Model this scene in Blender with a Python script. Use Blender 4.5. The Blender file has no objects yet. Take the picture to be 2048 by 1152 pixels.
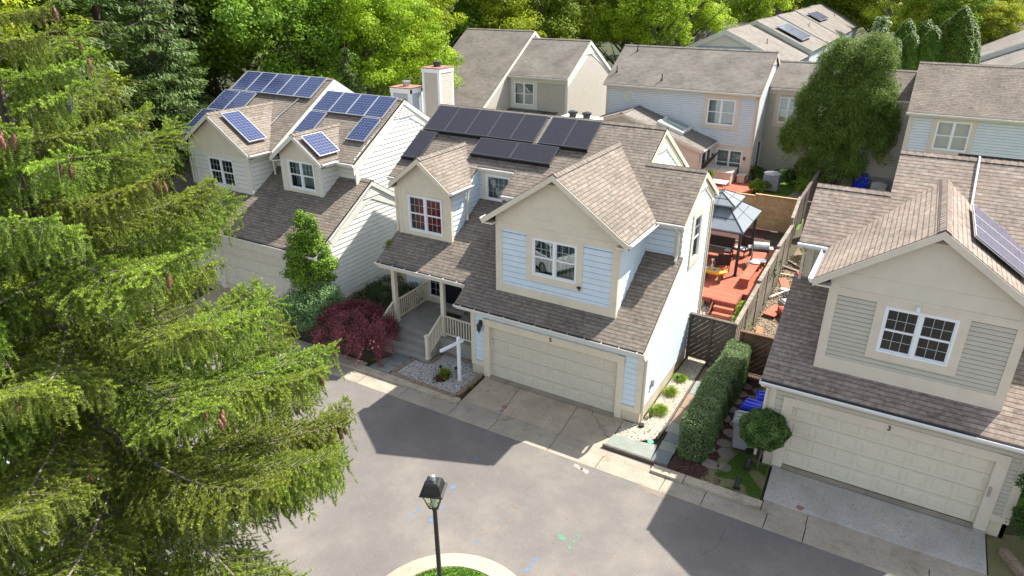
import bpy, math, random
import numpy as np
from mathutils import Vector, Matrix, noise as mnoise
R=math.radians
random.seed(7); rng=np.random.default_rng(7)
sc=bpy.context.scene
COL=sc.collection
# ---------------------------------------------------------------- camera, sky, sun, exposure
cd=bpy.data.cameras.new("camera"); cam=bpy.data.objects.new("camera",cd); COL.objects.link(cam)
cam.location=(11.623,-18.259,13.354); cam.rotation_euler=(R(90-24.215),0,R(30.38))
cd.sensor_width=36; cd.lens=24.02; cd.clip_start=.1; cd.clip_end=1500
sc.camera=cam
SUN=Vector((.38,.70,1.0)).normalized()
w=bpy.data.worlds.new("World"); sc.world=w; w.use_nodes=True
nt=w.node_tree; bg=nt.nodes["Background"]
sky=nt.nodes.new("ShaderNodeTexSky"); sky.sky_type='NISHITA'; sky.sun_disc=False
sky.sun_elevation=math.asin(SUN.z); sky.sun_rotation=math.atan2(SUN.x,SUN.y)
sky.air_density=1.0; sky.dust_density=1.5; sky.ozone_density=1.0
hs=nt.nodes.new('ShaderNodeHueSaturation'); hs.inputs['Saturation'].default_value=.6; nt.links.new(sky.outputs[0],hs.inputs['Color']); nt.links.new(hs.outputs[0],bg.inputs[0]); bg.inputs[1].default_value=.15
sl=bpy.data.lights.new("sun",'SUN'); sl.energy=5.0; sl.angle=R(.55); sl.color=(1,.965,.90)
so=bpy.data.objects.new("sun",sl); COL.objects.link(so); so.rotation_euler=SUN.to_track_quat('Z','Y').to_euler(); so.location=(0,0,40)
sc.view_settings.view_transform='Standard'; sc.view_settings.look='None'
sc.view_settings.exposure=1.0; sc.view_settings.gamma=1
sc.cycles.max_bounces=6; sc.cycles.transparent_max_bounces=12

# ---------------------------------------------------------------- material helpers
class NT:
    def __init__(s,name):
        s.m=bpy.data.materials.new(name); s.m.use_nodes=True; s.t=s.m.node_tree
        s.b=s.t.nodes["Principled BSDF"]; s.out=s.t.nodes["Material Output"]
    def n(s,typ,**k):
        o=s.t.nodes.new(typ)
        for a,v in k.items():
            if a.startswith('i_'): o.inputs[a[2:].replace('_',' ')].default_value=v
            elif a[0]=='_' : o.inputs[int(a[1:])].default_value=v
            else: setattr(o,a,v)
        return o
    def l(s,a,b): s.t.links.new(a,b)
    def noise(s,scale,detail=3,co=None,rough=.6,dist=0):
        o=s.n("ShaderNodeTexNoise"); o.inputs['Scale'].default_value=scale; o.inputs['Detail'].default_value=detail
        o.inputs['Roughness'].default_value=rough; o.inputs['Distortion'].default_value=dist
        s.l(co if co is not None else s.co('Object'),o.inputs['Vector']); return o.outputs[0]
    def co(s,k='Object'):
        if not hasattr(s,'_tc'): s._tc=s.n("ShaderNodeTexCoord")
        return s._tc.outputs[k]
    def ramp(s,f,stops,interp='LINEAR'):
        o=s.n("ShaderNodeValToRGB"); r=o.color_ramp; r.interpolation=interp
        while len(r.elements)<len(stops): r.elements.new(.5)
        for e,(p,c) in zip(r.elements,stops): e.position=p; e.color=(*c,1) if len(c)==3 else c
        s.l(f,o.inputs[0]); return o.outputs[0]
    def mix(s,f,a,b,mode='MIX'):
        o=s.n("ShaderNodeMix"); o.data_type='RGBA'; o.blend_type=mode
        for sock,v in ((o.inputs[0],f),(o.inputs[6],a),(o.inputs[7],b)):
            if isinstance(v,(int,float)): sock.default_value=v
            elif isinstance(v,tuple): sock.default_value=(*v,1) if len(v)==3 else v
            else: s.l(v,sock)
        return o.outputs[2]
    def math(s,op,a,b=0.,c=None):
        o=s.n("ShaderNodeMath"); o.operation=op
        for i,v in enumerate((a,b,c)):
            if v is None: continue
            if isinstance(v,(int,float)): o.inputs[i].default_value=v
            else: s.l(v,o.inputs[i])
        return o.outputs[0]
    def bump(s,h,strength=.3,dist=.02):
        o=s.n("ShaderNodeBump"); o.inputs['Strength'].default_value=strength; o.inputs['Distance'].default_value=dist
        s.l(h,o.inputs['Height']); s.l(o.outputs[0],s.b.inputs['Normal'])
    def setc(s,v):
        if isinstance(v,tuple): s.b.inputs['Base Color'].default_value=(*v,1)
        else: s.l(v,s.b.inputs['Base Color'])
    def rough(s,v,spec=.5): s.b.inputs['Roughness'].default_value=v; s.b.inputs['Specular IOR Level'].default_value=spec
M={}
def paint(name,c,rough=.6,var=.06,spec=.35,metal=0,scale=2.5,dirt=.0):
    t=NT(name); n=t.noise(scale,4); n2=t.noise(scale*14,3)
    a=tuple(x*(1-var*1.6) for x in c); b=tuple(min(1,x*(1+var)) for x in c)
    f=t.math('ADD',t.math('MULTIPLY',n,.65),t.math('MULTIPLY',n2,.35))
    col=t.ramp(f,[(.3,a),(.68,b)])
    if dirt:
        g=t.noise(.9,6,rough=.75); col=t.mix(t.ramp(g,[(.5,(0,0,0)),(.8,(dirt,dirt,dirt))]),col,tuple(x*.62 for x in c))
    t.setc(col); t.rough(rough,spec); t.b.inputs['Metallic'].default_value=metal
    t.bump(n2,.12,.004); M[name]=t.m; return t.m
def shingle(name,cols,scale=1.0,moss=.0,streak=.25):
    t=NT(name); uv=t.co('UV')
    br=t.n("ShaderNodeTexBrick"); br.offset=.5; br.inputs['Scale'].default_value=1.
    br.inputs['Brick Width'].default_value=.33*scale; br.inputs['Row Height'].default_value=.142*scale
    br.inputs['Mortar Size'].default_value=.0; br.inputs['Color1'].default_value=(0,0,0,1); br.inputs['Color2'].default_value=(1,1,1,1); br.inputs['Bias'].default_value=0
    t.l(uv,br.inputs['Vector'])
    sep=t.n("ShaderNodeSeparateXYZ"); t.l(uv,sep.inputs[0])
    # tab tone
    tone=t.ramp(br.outputs[0],[(i/(len(cols)-1),c) for i,c in enumerate(cols)],'LINEAR')
    big=t.noise(.55,5,co=uv,rough=.65); mid=t.noise(7,4,co=uv); fine=t.noise(90,2,co=uv)
    tone=t.mix(.55,tone,t.ramp(mid,[(.35,cols[0]),(.65,cols[-1])]))
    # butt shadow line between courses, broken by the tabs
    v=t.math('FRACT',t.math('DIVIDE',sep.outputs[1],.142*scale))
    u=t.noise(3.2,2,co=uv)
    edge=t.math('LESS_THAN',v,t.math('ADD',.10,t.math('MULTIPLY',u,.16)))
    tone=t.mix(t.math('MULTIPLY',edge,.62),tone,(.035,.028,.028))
    tone=t.mix(1.,tone,t.ramp(fine,[(.25,(.72,.72,.72)),(.75,(1.2,1.2,1.2))]),'MULTIPLY')
    tone=t.mix(1.,tone,t.ramp(big,[(.3,(1-streak,)*3),(.7,(1+streak*.5,)*3)]),'MULTIPLY')
    t.setc(tone); t.rough(.93,.2)
    saw=t.math('SUBTRACT',1.,v)
    t.bump(t.math('ADD',saw,t.math('MULTIPLY',fine,.3)),.6,.012)
    M[name]=t.m; return t.m
def ground_mat(name,cols,s1=1.2,s2=18,rough=.95,bump=.4,dist=.02,speck=None,speckscale=120):
    t=NT(name); a=t.noise(s1,6,rough=.7); b=t.noise(s2,4)
    f=t.math('ADD',t.math('MULTIPLY',a,.6),t.math('MULTIPLY',b,.4))
    n=len(cols); col=t.ramp(f,[(.3+.4*i/(n-1),c) for i,c in enumerate(cols)])
    if speck:
        vo=t.n("ShaderNodeTexVoronoi"); vo.inputs['Scale'].default_value=speckscale; t.l(t.co('Object'),vo.inputs['Vector'])
        col=t.mix(t.ramp(vo.outputs['Color'],[(.5,(0,0,0)),(.9,(1,1,1))]),col,speck)
    t.setc(col); t.rough(rough,.2); t.bump(b,bump,dist); M[name]=t.m; return t.m
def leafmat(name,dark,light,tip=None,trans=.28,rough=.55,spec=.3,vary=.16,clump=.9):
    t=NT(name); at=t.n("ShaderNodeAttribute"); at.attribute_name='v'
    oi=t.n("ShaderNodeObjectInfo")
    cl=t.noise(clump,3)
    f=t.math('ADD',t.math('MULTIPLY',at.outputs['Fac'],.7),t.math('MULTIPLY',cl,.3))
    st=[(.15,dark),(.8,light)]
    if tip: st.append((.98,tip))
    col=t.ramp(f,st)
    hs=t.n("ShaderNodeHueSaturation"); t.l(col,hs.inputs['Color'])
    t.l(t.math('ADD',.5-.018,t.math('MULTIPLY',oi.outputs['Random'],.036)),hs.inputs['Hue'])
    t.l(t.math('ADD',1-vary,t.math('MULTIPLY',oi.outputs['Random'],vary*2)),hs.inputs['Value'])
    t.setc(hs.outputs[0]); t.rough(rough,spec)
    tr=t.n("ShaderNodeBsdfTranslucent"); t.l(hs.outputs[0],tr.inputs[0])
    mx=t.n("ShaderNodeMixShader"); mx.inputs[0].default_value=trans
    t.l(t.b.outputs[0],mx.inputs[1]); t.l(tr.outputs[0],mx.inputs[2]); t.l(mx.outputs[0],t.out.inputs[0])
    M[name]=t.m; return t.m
def glassmat(name,tint=(.85,.9,.9),refl=.12):
    t=NT(name); tr=t.n("ShaderNodeBsdfTransparent"); tr.inputs[0].default_value=(*tint,1)
    gl=t.n("ShaderNodeBsdfGlossy"); gl.inputs['Roughness'].default_value=.015
    wv=t.noise(1.1,3); bp=t.n("ShaderNodeBump"); bp.inputs['Strength'].default_value=.35; t.l(wv,bp.inputs['Height']); t.l(bp.outputs[0],gl.inputs['Normal'])
    fr=t.n("ShaderNodeLayerWeight"); fr.inputs[0].default_value=.35
    mx=t.n("ShaderNodeMixShader"); t.l(t.math('ADD',t.math('MULTIPLY',fr.outputs[0],.4),refl),mx.inputs[0])
    t.l(tr.outputs[0],mx.inputs[1]); t.l(gl.outputs[0],mx.inputs[2]); t.l(mx.outputs[0],t.out.inputs[0]); M[name]=t.m; return t.m
def solarmat(name,cell,line,cw,ch,lw,rough=.12):
    t=NT(name); uv=t.co('UV'); sep=t.n("ShaderNodeSeparateXYZ"); t.l(uv,sep.inputs[0])
    def grid(s,o,wd): return t.math('LESS_THAN',t.math('ABSOLUTE',t.math('SUBTRACT',t.math('FRACT',t.math('DIVIDE',sep.outputs[o],s)),.5)),.5-wd) 
    gx=grid(cw,0,lw); gy=grid(ch,1,lw*.9)
    fx=grid(cw/3,0,lw*1.2)
    inside=t.math('MULTIPLY',gx,gy)
    vo=t.n("ShaderNodeTexVoronoi"); vo.inputs['Scale'].default_value=22; t.l(uv,vo.inputs['Vector'])
    c2=t.mix(t.ramp(vo.outputs['Color'],[(.2,(0,0,0)),(.8,(1,1,1))]),cell,tuple(x*1.55+.004 for x in cell))
    c2=t.mix(t.math('MULTIPLY',t.math('SUBTRACT',1.,fx),.35),c2,line)
    t.setc(t.mix(inside,line,c2)); t.rough(rough,.5); t.b.inputs['Coat Weight'].default_value=.25; t.b.inputs['Coat Roughness'].default_value=.06
    M[name]=t.m; return t.m

C_BROWN=[(.135,.112,.092),(.235,.198,.16),(.275,.212,.168),(.19,.168,.14),(.32,.27,.215)]
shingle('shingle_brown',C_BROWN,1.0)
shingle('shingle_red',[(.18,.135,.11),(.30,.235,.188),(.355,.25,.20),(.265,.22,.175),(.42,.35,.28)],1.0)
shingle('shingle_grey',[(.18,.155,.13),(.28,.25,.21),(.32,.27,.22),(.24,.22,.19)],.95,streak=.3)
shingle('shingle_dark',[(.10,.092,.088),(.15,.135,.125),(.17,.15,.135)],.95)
paint('lap_shade_dark',(.13,.125,.115),.95)  # lap shadow under each siding board, put into the colour of its lip
paint('cap_dark',(.06,.055,.052),.9)
paint('siding_blue',(.66,.755,.82),.62,.05,dirt=.25)
paint('siding_white',(.76,.745,.69),.6,.05,dirt=.2)
paint('siding_taupe',(.53,.49,.40),.6,.05,dirt=.15)
paint('siding_beige',(.55,.50,.42),.6,.05)
paint('siding_pale',(.66,.68,.70),.6,.05)
paint('siding_greyblue',(.40,.46,.52),.6,.05)
paint('trim_beige',(.74,.65,.50),.6,.05,dirt=.35)
paint('trim_cream',(.72,.69,.61),.6,.05,dirt=.2)
paint('trim_tan',(.68,.60,.48),.6,.05,dirt=.2)
paint('trim_peach',(.66,.56,.46),.6,.05)
paint('panel_beige',(.73,.645,.50),.62,.05,dirt=.35)
paint('panel_taupe',(.67,.60,.48),.62,.04,dirt=.25)
paint('vinyl_white',(.82,.84,.85),.35,.03)
paint('gutter_white',(.76,.74,.70),.4,.05,dirt=.3)
paint('garage_beige',(.64,.58,.46),.5,.03)
paint('garage_cream',(.68,.64,.54),.5,.03)
paint('garage_taupe',(.68,.62,.49),.5,.03)
paint('foundation',(.62,.54,.40),.85,.12,dirt=.5)
paint('black_metal',(.018,.018,.018),.35,.1,spec=.5)
paint('dark_metal',(.05,.05,.055),.4,.1)
paint('grey_metal',(.45,.45,.44),.4,.08,metal=.6)
paint('steel',(.62,.62,.62),.25,.05,metal=.9)
paint('alu_white',(.55,.57,.58),.35,.04,metal=.2)
paint('door_black',(.012,.013,.018),.4,.1)
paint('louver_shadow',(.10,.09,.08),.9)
paint('porch_concrete',(.31,.29,.255),.9,.12,dirt=.4)
paint('rust_red',(.34,.17,.12),.8,.25,dirt=.3,scale=4)
paint('window_green',(.07,.12,.11),.4,.3)
def curtain(name,c1,c2,scale=14):
    t=NT(name); wv=t.n("ShaderNodeTexWave"); wv.inputs['Scale'].default_value=scale; wv.inputs['Distortion'].default_value=2.5; t.l(t.co('Object'),wv.inputs['Vector'])
    t.setc(t.mix(wv.outputs[1] if False else wv.outputs['Fac'],c1,c2)); t.rough(.9,.1); M[name]=t.m
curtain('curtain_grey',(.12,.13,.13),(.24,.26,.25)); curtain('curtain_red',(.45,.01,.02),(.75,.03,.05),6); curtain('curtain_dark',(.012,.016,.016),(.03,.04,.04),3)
curtain('curtain_sheer',(.35,.37,.36),(.62,.63,.6)); curtain('blind',(.34,.36,.35),(.5,.52,.5),20); curtain('curtain_teal',(.05,.09,.085),(.22,.30,.28),2.2)
glassmat('glass'); glassmat('glass_dark',(.6,.72,.72),.05); glassmat('lantern_glass',(.95,.95,.9),.12)
solarmat('solar_blue',(.008,.018,.070),(.24,.27,.36),.158,.158,.03)
solarmat('solar_black',(.014,.012,.015),(.035,.034,.04),.165,.083,.04,.35)
paint('frame_grey',(.10,.10,.11),.4,.05)
solarmat('solar_violet',(.06,.06,.105),(.16,.16,.22),.158,.158,.03,.2)
# asphalt: wear, patches, fine aggregate
t=NT('asphalt'); a=t.noise(.35,6,rough=.65); b=t.noise(140,3); c=t.noise(2.4,5,rough=.7)
col=t.ramp(a,[(.32,(.130,.118,.110)),(.5,(.158,.143,.130)),(.7,(.21,.188,.158))])
col=t.mix(1.,col,t.ramp(b,[(.28,(.55,.55,.55)),(.5,(1,1,1)),(.75,(1.9,1.85,1.8))]),'MULTIPLY')
col=t.mix(t.ramp(c,[(.58,(0,0,0)),(.78,(.35,.35,.35))]),col,(.24,.215,.18))
vo=t.n("ShaderNodeTexVoronoi"); vo.inputs['Scale'].default_value=26; t.l(t.co('Object'),vo.inputs['Vector'])
col=t.mix(t.ramp(vo.outputs['Distance'],[(.0,(1,1,1)),(.07,(0,0,0))]),col,(.34,.31,.27))
t.setc(col); t.rough(.92,.25); t.bump(b,.5,.006); M['asphalt']=t.m
def concrete(name,base,agg=.0,stain=(.2,.16,.12),st=.5,scale=60):
    t=NT(name); a=t.noise(.8,6,rough=.7); b=t.noise(scale,3); 
    col=t.ramp(a,[(.3,tuple(x*.78 for x in base)),(.7,tuple(x*1.12 for x in base))])
    col=t.mix(1.,col,t.ramp(b,[(.3,(1-.28-agg,)*3),(.7,(1+.2+agg,)*3)]),'MULTIPLY')
    s=t.noise(2.1,7,rough=.8,dist=.6); col=t.mix(t.ramp(s,[(.52,(0,0,0)),(.72,(st,st,st))]),col,stain)
    t.setc(col); t.rough(.95,.2); t.bump(b,.4,.006); M[name]=t.m
concrete('concrete_gutter',(.37,.32,.25),.08,(.19,.13,.08),.8)
concrete('concrete_kerb',(.46,.39,.29),.3,(.13,.10,.07),.85,40)
concrete('aggregate',(.45,.37,.27),.28,(.20,.17,.14),.5,70)
concrete('driveway_pale',(.46,.43,.38),.08,(.42,.27,.17),.6)
concrete('flagstone',(.27,.29,.25),.0,(.20,.16,.12),.5,30)
concrete('flagstone_blue',(.19,.21,.21),.0,(.12,.11,.10),.4,30)
concrete('step_stone',(.23,.19,.155),.05,(.12,.10,.08),.5,40)
concrete('block_brown',(.30,.21,.15),.2,(.13,.12,.09),.5,50)
concrete('island_kerb',(.42,.35,.255),.1,(.34,.25,.16),.5,40)
ground_mat('soil',[(.05,.04,.03),(.09,.075,.05),(.06,.08,.03)],1.2,16)
ground_mat('mulch',[(.045,.022,.018),(.085,.042,.033),(.12,.07,.05)],3,45,bump=.8)
ground_mat('lawn',[(.06,.12,.015),(.11,.21,.03),(.16,.24,.05)],1.5,40)
ground_mat('grass_dry',[(.17,.125,.08),(.17,.16,.07),(.26,.21,.13)],2.5,40)
ground_mat('forest_floor',[(.02,.03,.01),(.045,.055,.02),(.07,.06,.03)],.4,6)
ground_mat('dirt',[(.12,.085,.055),(.22,.16,.10),(.30,.235,.16)],1.3,22)
paint('muntin_grey',(.50,.55,.54),.5,.05)
def vcol(name,stops,rough=.85,trans=0):
    t=NT(name); at=t.n("ShaderNodeAttribute"); at.attribute_name='v'; col=t.ramp(at.outputs['Fac'],stops)
    t.setc(col); t.rough(rough,.3); M[name]=t.m
vcol('stones_white',[(0,(.30,.27,.24)),(.35,(.55,.52,.48)),(.7,(.72,.69,.65)),(1,(.40,.30,.22))])
vcol('stones_tan',[(0,(.36,.29,.2)),(.5,(.66,.58,.46)),(1,(.78,.72,.62))])
vcol('rubble',[(0,(.10,.07,.05)),(.5,(.27,.20,.14)),(1,(.48,.41,.33))])
vcol('litter',[(0,(.25,.15,.08)),(1,(.42,.30,.18))])
vcol('mulch_chip',[(0,(.03,.015,.012)),(.6,(.10,.045,.035)),(1,(.2,.12,.09))])
vcol('bark',[(0,(.05,.04,.033)),(1,(.17,.14,.115))])
t=NT('twig'); t.setc(t.ramp(t.noise(20,3),[(.3,(.12,.10,.075)),(.7,(.34,.30,.24))])); t.rough(.9,.2); M['twig']=t.m
t=NT('cone'); wv=t.n("ShaderNodeTexVoronoi"); wv.inputs['Scale'].default_value=75; t.l(t.co('Object'),wv.inputs['Vector'])
t.setc(t.ramp(wv.outputs['Distance'],[(.05,(.42,.23,.13)),(.6,(.13,.06,.035))])); t.rough(.6,.3); t.bump(wv.outputs['Distance'],.8,.006); M['cone']=t.m
t=NT('cone_grey'); wv=t.n("ShaderNodeTexVoronoi"); wv.inputs['Scale'].default_value=75; t.l(t.co('Object'),wv.inputs['Vector'])
t.setc(t.ramp(wv.outputs['Distance'],[(.05,(.24,.22,.24)),(.6,(.07,.06,.075))])); t.rough(.6,.3); t.bump(wv.outputs['Distance'],.8,.006); M['cone_grey']=t.m
def wood(name,a,b,scale=(1.5,1.5,12)):
    t=NT(name); mp=t.n("ShaderNodeMapping"); mp.inputs['Scale'].default_value=scale; t.l(t.co('Object'),mp.inputs[0])
    n=t.noise(3,5,co=mp.outputs[0]); g=t.noise(1.2,3)
    t.setc(t.mix(t.ramp(g,[(.35,(0,0,0)),(.7,(.6,.6,.6))]),t.ramp(n,[(.3,a),(.7,b)]),tuple(x*.8 for x in a))); t.rough(.85,.2); t.bump(n,.3,.004); M[name]=t.m
wood('wood_grey',(.17,.14,.11),(.36,.31,.25)); wood('wood_dark',(.09,.07,.06),(.20,.16,.13)); wood('wood_tan',(.42,.26,.12),(.66,.46,.25),(2,2,2))
wood('wood_brown',(.12,.07,.045),(.26,.16,.10)); wood('deck_red',(.40,.105,.06),(.54,.18,.11),(1,9,1)); wood('deck_red_dark',(.30,.075,.05),(.42,.12,.085),(1,6,1)); wood('wood_raw',(.4,.3,.18),(.6,.48,.32))
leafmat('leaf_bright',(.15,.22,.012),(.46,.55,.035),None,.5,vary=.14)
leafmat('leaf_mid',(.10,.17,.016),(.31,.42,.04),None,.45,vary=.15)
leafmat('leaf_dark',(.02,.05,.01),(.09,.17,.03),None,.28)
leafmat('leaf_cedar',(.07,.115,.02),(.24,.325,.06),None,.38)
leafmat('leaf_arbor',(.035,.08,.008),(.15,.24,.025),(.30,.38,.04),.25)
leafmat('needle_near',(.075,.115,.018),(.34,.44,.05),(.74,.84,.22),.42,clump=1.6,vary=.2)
leafmat('needle_far',(.026,.055,.014),(.12,.19,.03),(.30,.38,.06),.25)
leafmat('needle_pine',(.09,.14,.05),(.32,.42,.18),None,.2)
leafmat('leaf_maple_red',(.065,.014,.02),(.38,.105,.115),(.70,.30,.30),.3)
leafmat('leaf_hedge',(.06,.12,.04),(.29,.44,.17),(.58,.68,.34),.3,clump=6)
leafmat('leaf_topiary',(.03,.065,.012),(.15,.26,.055),(.3,.4,.12),.25,clump=6)
leafmat('leaf_azalea',(.02,.04,.014),(.08,.13,.04),None,.15,clump=5)
leafmat('leaf_lime',(.07,.12,.008),(.30,.42,.04),None,.35,clump=5)
leafmat('leaf_pear',(.08,.14,.015),(.28,.40,.04),(.5,.5,.08),.35,clump=3)
leafmat('grass_blade',(.06,.12,.015),(.20,.34,.04),None,.3)
paint('plastic_blue',(.005,.03,.55),.4,.05); paint('plastic_grey',(.30,.30,.31),.5,.05); paint('plastic_black',(.02,.02,.02),.5,.05)
paint('plastic_yellow',(.75,.36,.03),.45,.05); paint('plastic_red',(.6,.05,.04),.4,.05); paint('gazebo_metal',(.17,.19,.21),.55,.08); paint('wicker',(.045,.028,.022),.8,.2,scale=30)
paint('cushion',(.62,.60,.60),.9,.06); paint('car_white',(.80,.81,.82),.22,.02,spec=.6); paint('tyre',(.02,.02,.02),.8); paint('terracotta',(.5,.16,.07),.8,.15)
for nm_,c_ in (('spray_blue',(.03,.25,.60)),('spray_green',(.05,.36,.15)),('pale_paint',(.55,.52,.42))):
    t=NT(nm_); q=t.noise(38,4,rough=.8); t.setc(t.mix(t.ramp(q,[(.40,(0,0,0)),(.62,(.85,.85,.85))]),(.16,.15,.15),c_)); t.rough(.92,.2); M[nm_]=t.m; paint('tar',(.03,.028,.026),.9,.1)
paint('skin_cloth',(.1,.12,.3),.8)
# ---------------------------------------------------------------- geometry helpers
def V3(*a): return Vector(a) if len(a)==3 else Vector(a[0])
ORG=Vector((0,0,0))           # world position of the thing being built
def thing(name,label,cat,loc=(0,0,0),rz=0,group=None):
    global ORG
    o=bpy.data.objects.new(name,None); o.empty_display_size=.2; COL.objects.link(o)
    o.location=loc; o.rotation_euler=(0,0,rz); o['label']=label; o['category']=cat
    if group: o['group']=group
    ORG=Vector(loc); return o
def tag(o,label=None,cat=None,group=None,kind=None):
    for k,v in (('label',label),('category',cat),('group',group),('kind',kind)):
        if v: o[k]=v
    return o
def at0(loc=(0,0,0)):
    global ORG; ORG=Vector(loc)
class MB:
    def __init__(s,auto=False): s.v=[];s.f=[];s.m=[];s.uv=[];s.auto=auto;s.st=[]
    def piece(s): s.st.append((len(s.v),len(s.f)))
    def pieces(s,name,mats,parent):
        out=[]; st=s.st+[(len(s.v),len(s.f))]
        for (v0,f0),(v1,f1) in zip(st,st[1:]):
            q=MB(); q.v=s.v[v0:v1]; q.f=[tuple(i-v0 for i in f) for f in s.f[f0:f1]]; q.m=s.m[f0:f1]; q.uv=s.uv[f0:f1]; out.append(q.build(name,mats,parent))
        return out[0]
    def poly(s,pts,m=0,uv=None):
        i=len(s.v); s.v+= [tuple(p) for p in pts]; s.f.append(tuple(range(i,i+len(pts)))); s.m.append(m); s.uv.append(uv)
    def box(s,c0,c1,m=0):
        x0,y0,z0=[min(a,b) for a,b in zip(c0,c1)]; x1,y1,z1=[max(a,b) for a,b in zip(c0,c1)]
        s.hexa([(x0,y0,z0),(x1,y0,z0),(x1,y1,z0),(x0,y1,z0)],[(x0,y0,z1),(x1,y0,z1),(x1,y1,z1),(x0,y1,z1)],m)
    def hexa(s,lo,hi,m=0):
        if s.auto: s.piece()
        n=len(lo); i=len(s.v); s.v+=[tuple(p) for p in lo]+[tuple(p) for p in hi]
        s.f.append(tuple(i+k for k in reversed(range(n)))); s.f.append(tuple(i+n+k for k in range(n)))
        for k in range(n): s.f.append((i+k,i+(k+1)%n,i+n+(k+1)%n,i+n+k))
        s.m+=[m]*(n+2); s.uv+=[None]*(n+2)
    def beam(s,A,B,w,h,m=0,up=(0,0,1),off=(0,0)):
        A=Vector(A);B=Vector(B);d=(B-A).normalized();u=Vector(up)
        r=d.cross(u)
        if r.length<1e-4: r=d.cross(Vector((1,0,0)))
        r.normalize(); u=r.cross(d).normalized()
        o=r*off[0]+u*off[1]
        q=[(-w/2,-h/2),(w/2,-h/2),(w/2,h/2),(-w/2,h/2)]
        s.hexa([A+o+r*a+u*b for a,b in q],[B+o+r*a+u*b for a,b in q],m)
    def tube(s,pts,rad,n=8,m=0,cap=True):
        pts=[Vector(p) for p in pts]; rs=rad if isinstance(rad,(list,tuple)) else [rad]*len(pts)
        i=len(s.v); prev=None
        for k,p in enumerate(pts):
            d=(pts[min(k+1,len(pts)-1)]-pts[max(k-1,0)]).normalized()
            if prev is None:
                a=d.cross(Vector((0,0,1)));
                if a.length<1e-3: a=Vector((1,0,0))
                a.normalize()
            else: a=(prev-d*prev.dot(d)).normalized()
            prev=a; b=d.cross(a)
            for j in range(n):
                t=2*math.pi*j/n; s.v.append(tuple(p+(a*math.cos(t)+b*math.sin(t))*rs[k]))
        for k in range(len(pts)-1):
            for j in range(n):
                a=i+k*n+j; b=i+k*n+(j+1)%n; s.f.append((a,b,b+n,a+n)); s.m.append(m); s.uv.append(None)
        if cap:
            s.f.append(tuple(i+j for j in reversed(range(n)))); s.f.append(tuple(i+(len(pts)-1)*n+j for j in range(n))); s.m+=[m,m]; s.uv+=[None,None]
    def lathe(s,c,prof,n=16,m=0,axis='z'):
        s.tube([(c[0],c[1],c[2]+z) for r,z in prof],[max(r,.0005) for r,z in prof],n,m)
    def ball(s,c,r,n=8,m=0,sq=(1,1,1)):
        i=len(s.v); k=max(4,n//2+1)
        for a in range(k):
            th=math.pi*a/(k-1)
            for b in range(n):
                ph=2*math.pi*b/n; s.v.append((c[0]+r*sq[0]*max(math.sin(th),.01)*math.cos(ph),c[1]+r*sq[1]*max(math.sin(th),.01)*math.sin(ph),c[2]+r*sq[2]*math.cos(th)))
        for a in range(k-1):
            for b in range(n):
                q=i+a*n+b; q2=i+a*n+(b+1)%n; s.f.append((q,q+n,q2+n,q2)); s.m.append(m); s.uv.append(None)
    def build(s,name,mats,parent=None,smooth=False,bevel=0):
        if isinstance(mats,str): mats=[mats]
        if name=='wall_siding' and len(mats)==1: mats=mats+['lap_shade_dark']
        me=bpy.data.meshes.new(name); O=ORG
        me.from_pydata([(x-O.x,y-O.y,z-O.z) for x,y,z in s.v],[],s.f)
        for k in mats: me.materials.append(M[k])
        me.polygons.foreach_set('material_index',s.m)
        if any(u is not None for u in s.uv):
            ul=me.uv_layers.new(name='UVMap').data
            for p,u in zip(me.polygons,s.uv):
                if u is not None:
                    for li,q in zip(p.loop_indices,u): ul[li].uv=q
        if smooth: me.polygons.foreach_set('use_smooth',[True]*len(me.polygons))
        me.update(); o=bpy.data.objects.new(name,me); COL.objects.link(o)
        if parent is not None: o.parent=parent
        else: o.location=O
        if bevel:
            b=o.modifiers.new('bevel','BEVEL'); b.width=bevel; b.segments=2; b.limit_method='ANGLE'
        if smooth:
            try: me.set_sharp_from_angle(angle=R(40))
            except Exception: pass
        return o
def npmesh(name,verts,faces,mats,v=None,midx=None,parent=None,smooth=False,link=True,loc=None):
    """verts (n,3), faces (m,k) numpy; v = per-vertex float attribute"""
    me=bpy.data.meshes.new(name); verts=np.asarray(verts,np.float32); faces=np.asarray(faces,np.int32)
    me.vertices.add(len(verts)); me.vertices.foreach_set('co',verts.ravel())
    k=faces.shape[1]; me.loops.add(faces.size); me.loops.foreach_set('vertex_index',faces.ravel())
    me.polygons.add(len(faces)); me.polygons.foreach_set('loop_start',np.arange(0,faces.size,k,dtype=np.int32))
    for q in ([mats] if isinstance(mats,str) else mats): me.materials.append(M[q])
    if midx is not None: me.polygons.foreach_set('material_index',np.asarray(midx,np.int32))
    if smooth: me.polygons.foreach_set('use_smooth',np.ones(len(faces),bool))
    if v is not None:
        a=me.attributes.new('v','FLOAT','POINT'); a.data.foreach_set('value',np.asarray(v,np.float32))
    me.update(calc_edges=True); me.validate()
    if not link: return me
    return obj(name,me,parent,loc)
def obj(name,me,parent=None,loc=None,rot=None,scale=None):
    o=bpy.data.objects.new(name,me); COL.objects.link(o)
    if parent is not None: o.parent=parent
    if loc is not None: o.location=loc
    if rot is not None: o.rotation_euler=rot
    if scale is not None: o.scale=scale if hasattr(scale,'__len__') else (scale,)*3
    return o
def copy_tree(o,loc=None,rz=None,label=None,parent=None):
    c=o.copy(); COL.objects.link(c)
    if parent is not None: c.parent=parent
    if loc is not None: c.location=loc
    if rz is not None: c.rotation_euler=(0,0,rz)
    if label: c['label']=label
    for ch in list(o.children): copy_tree(ch,parent=c)
    return c
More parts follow.
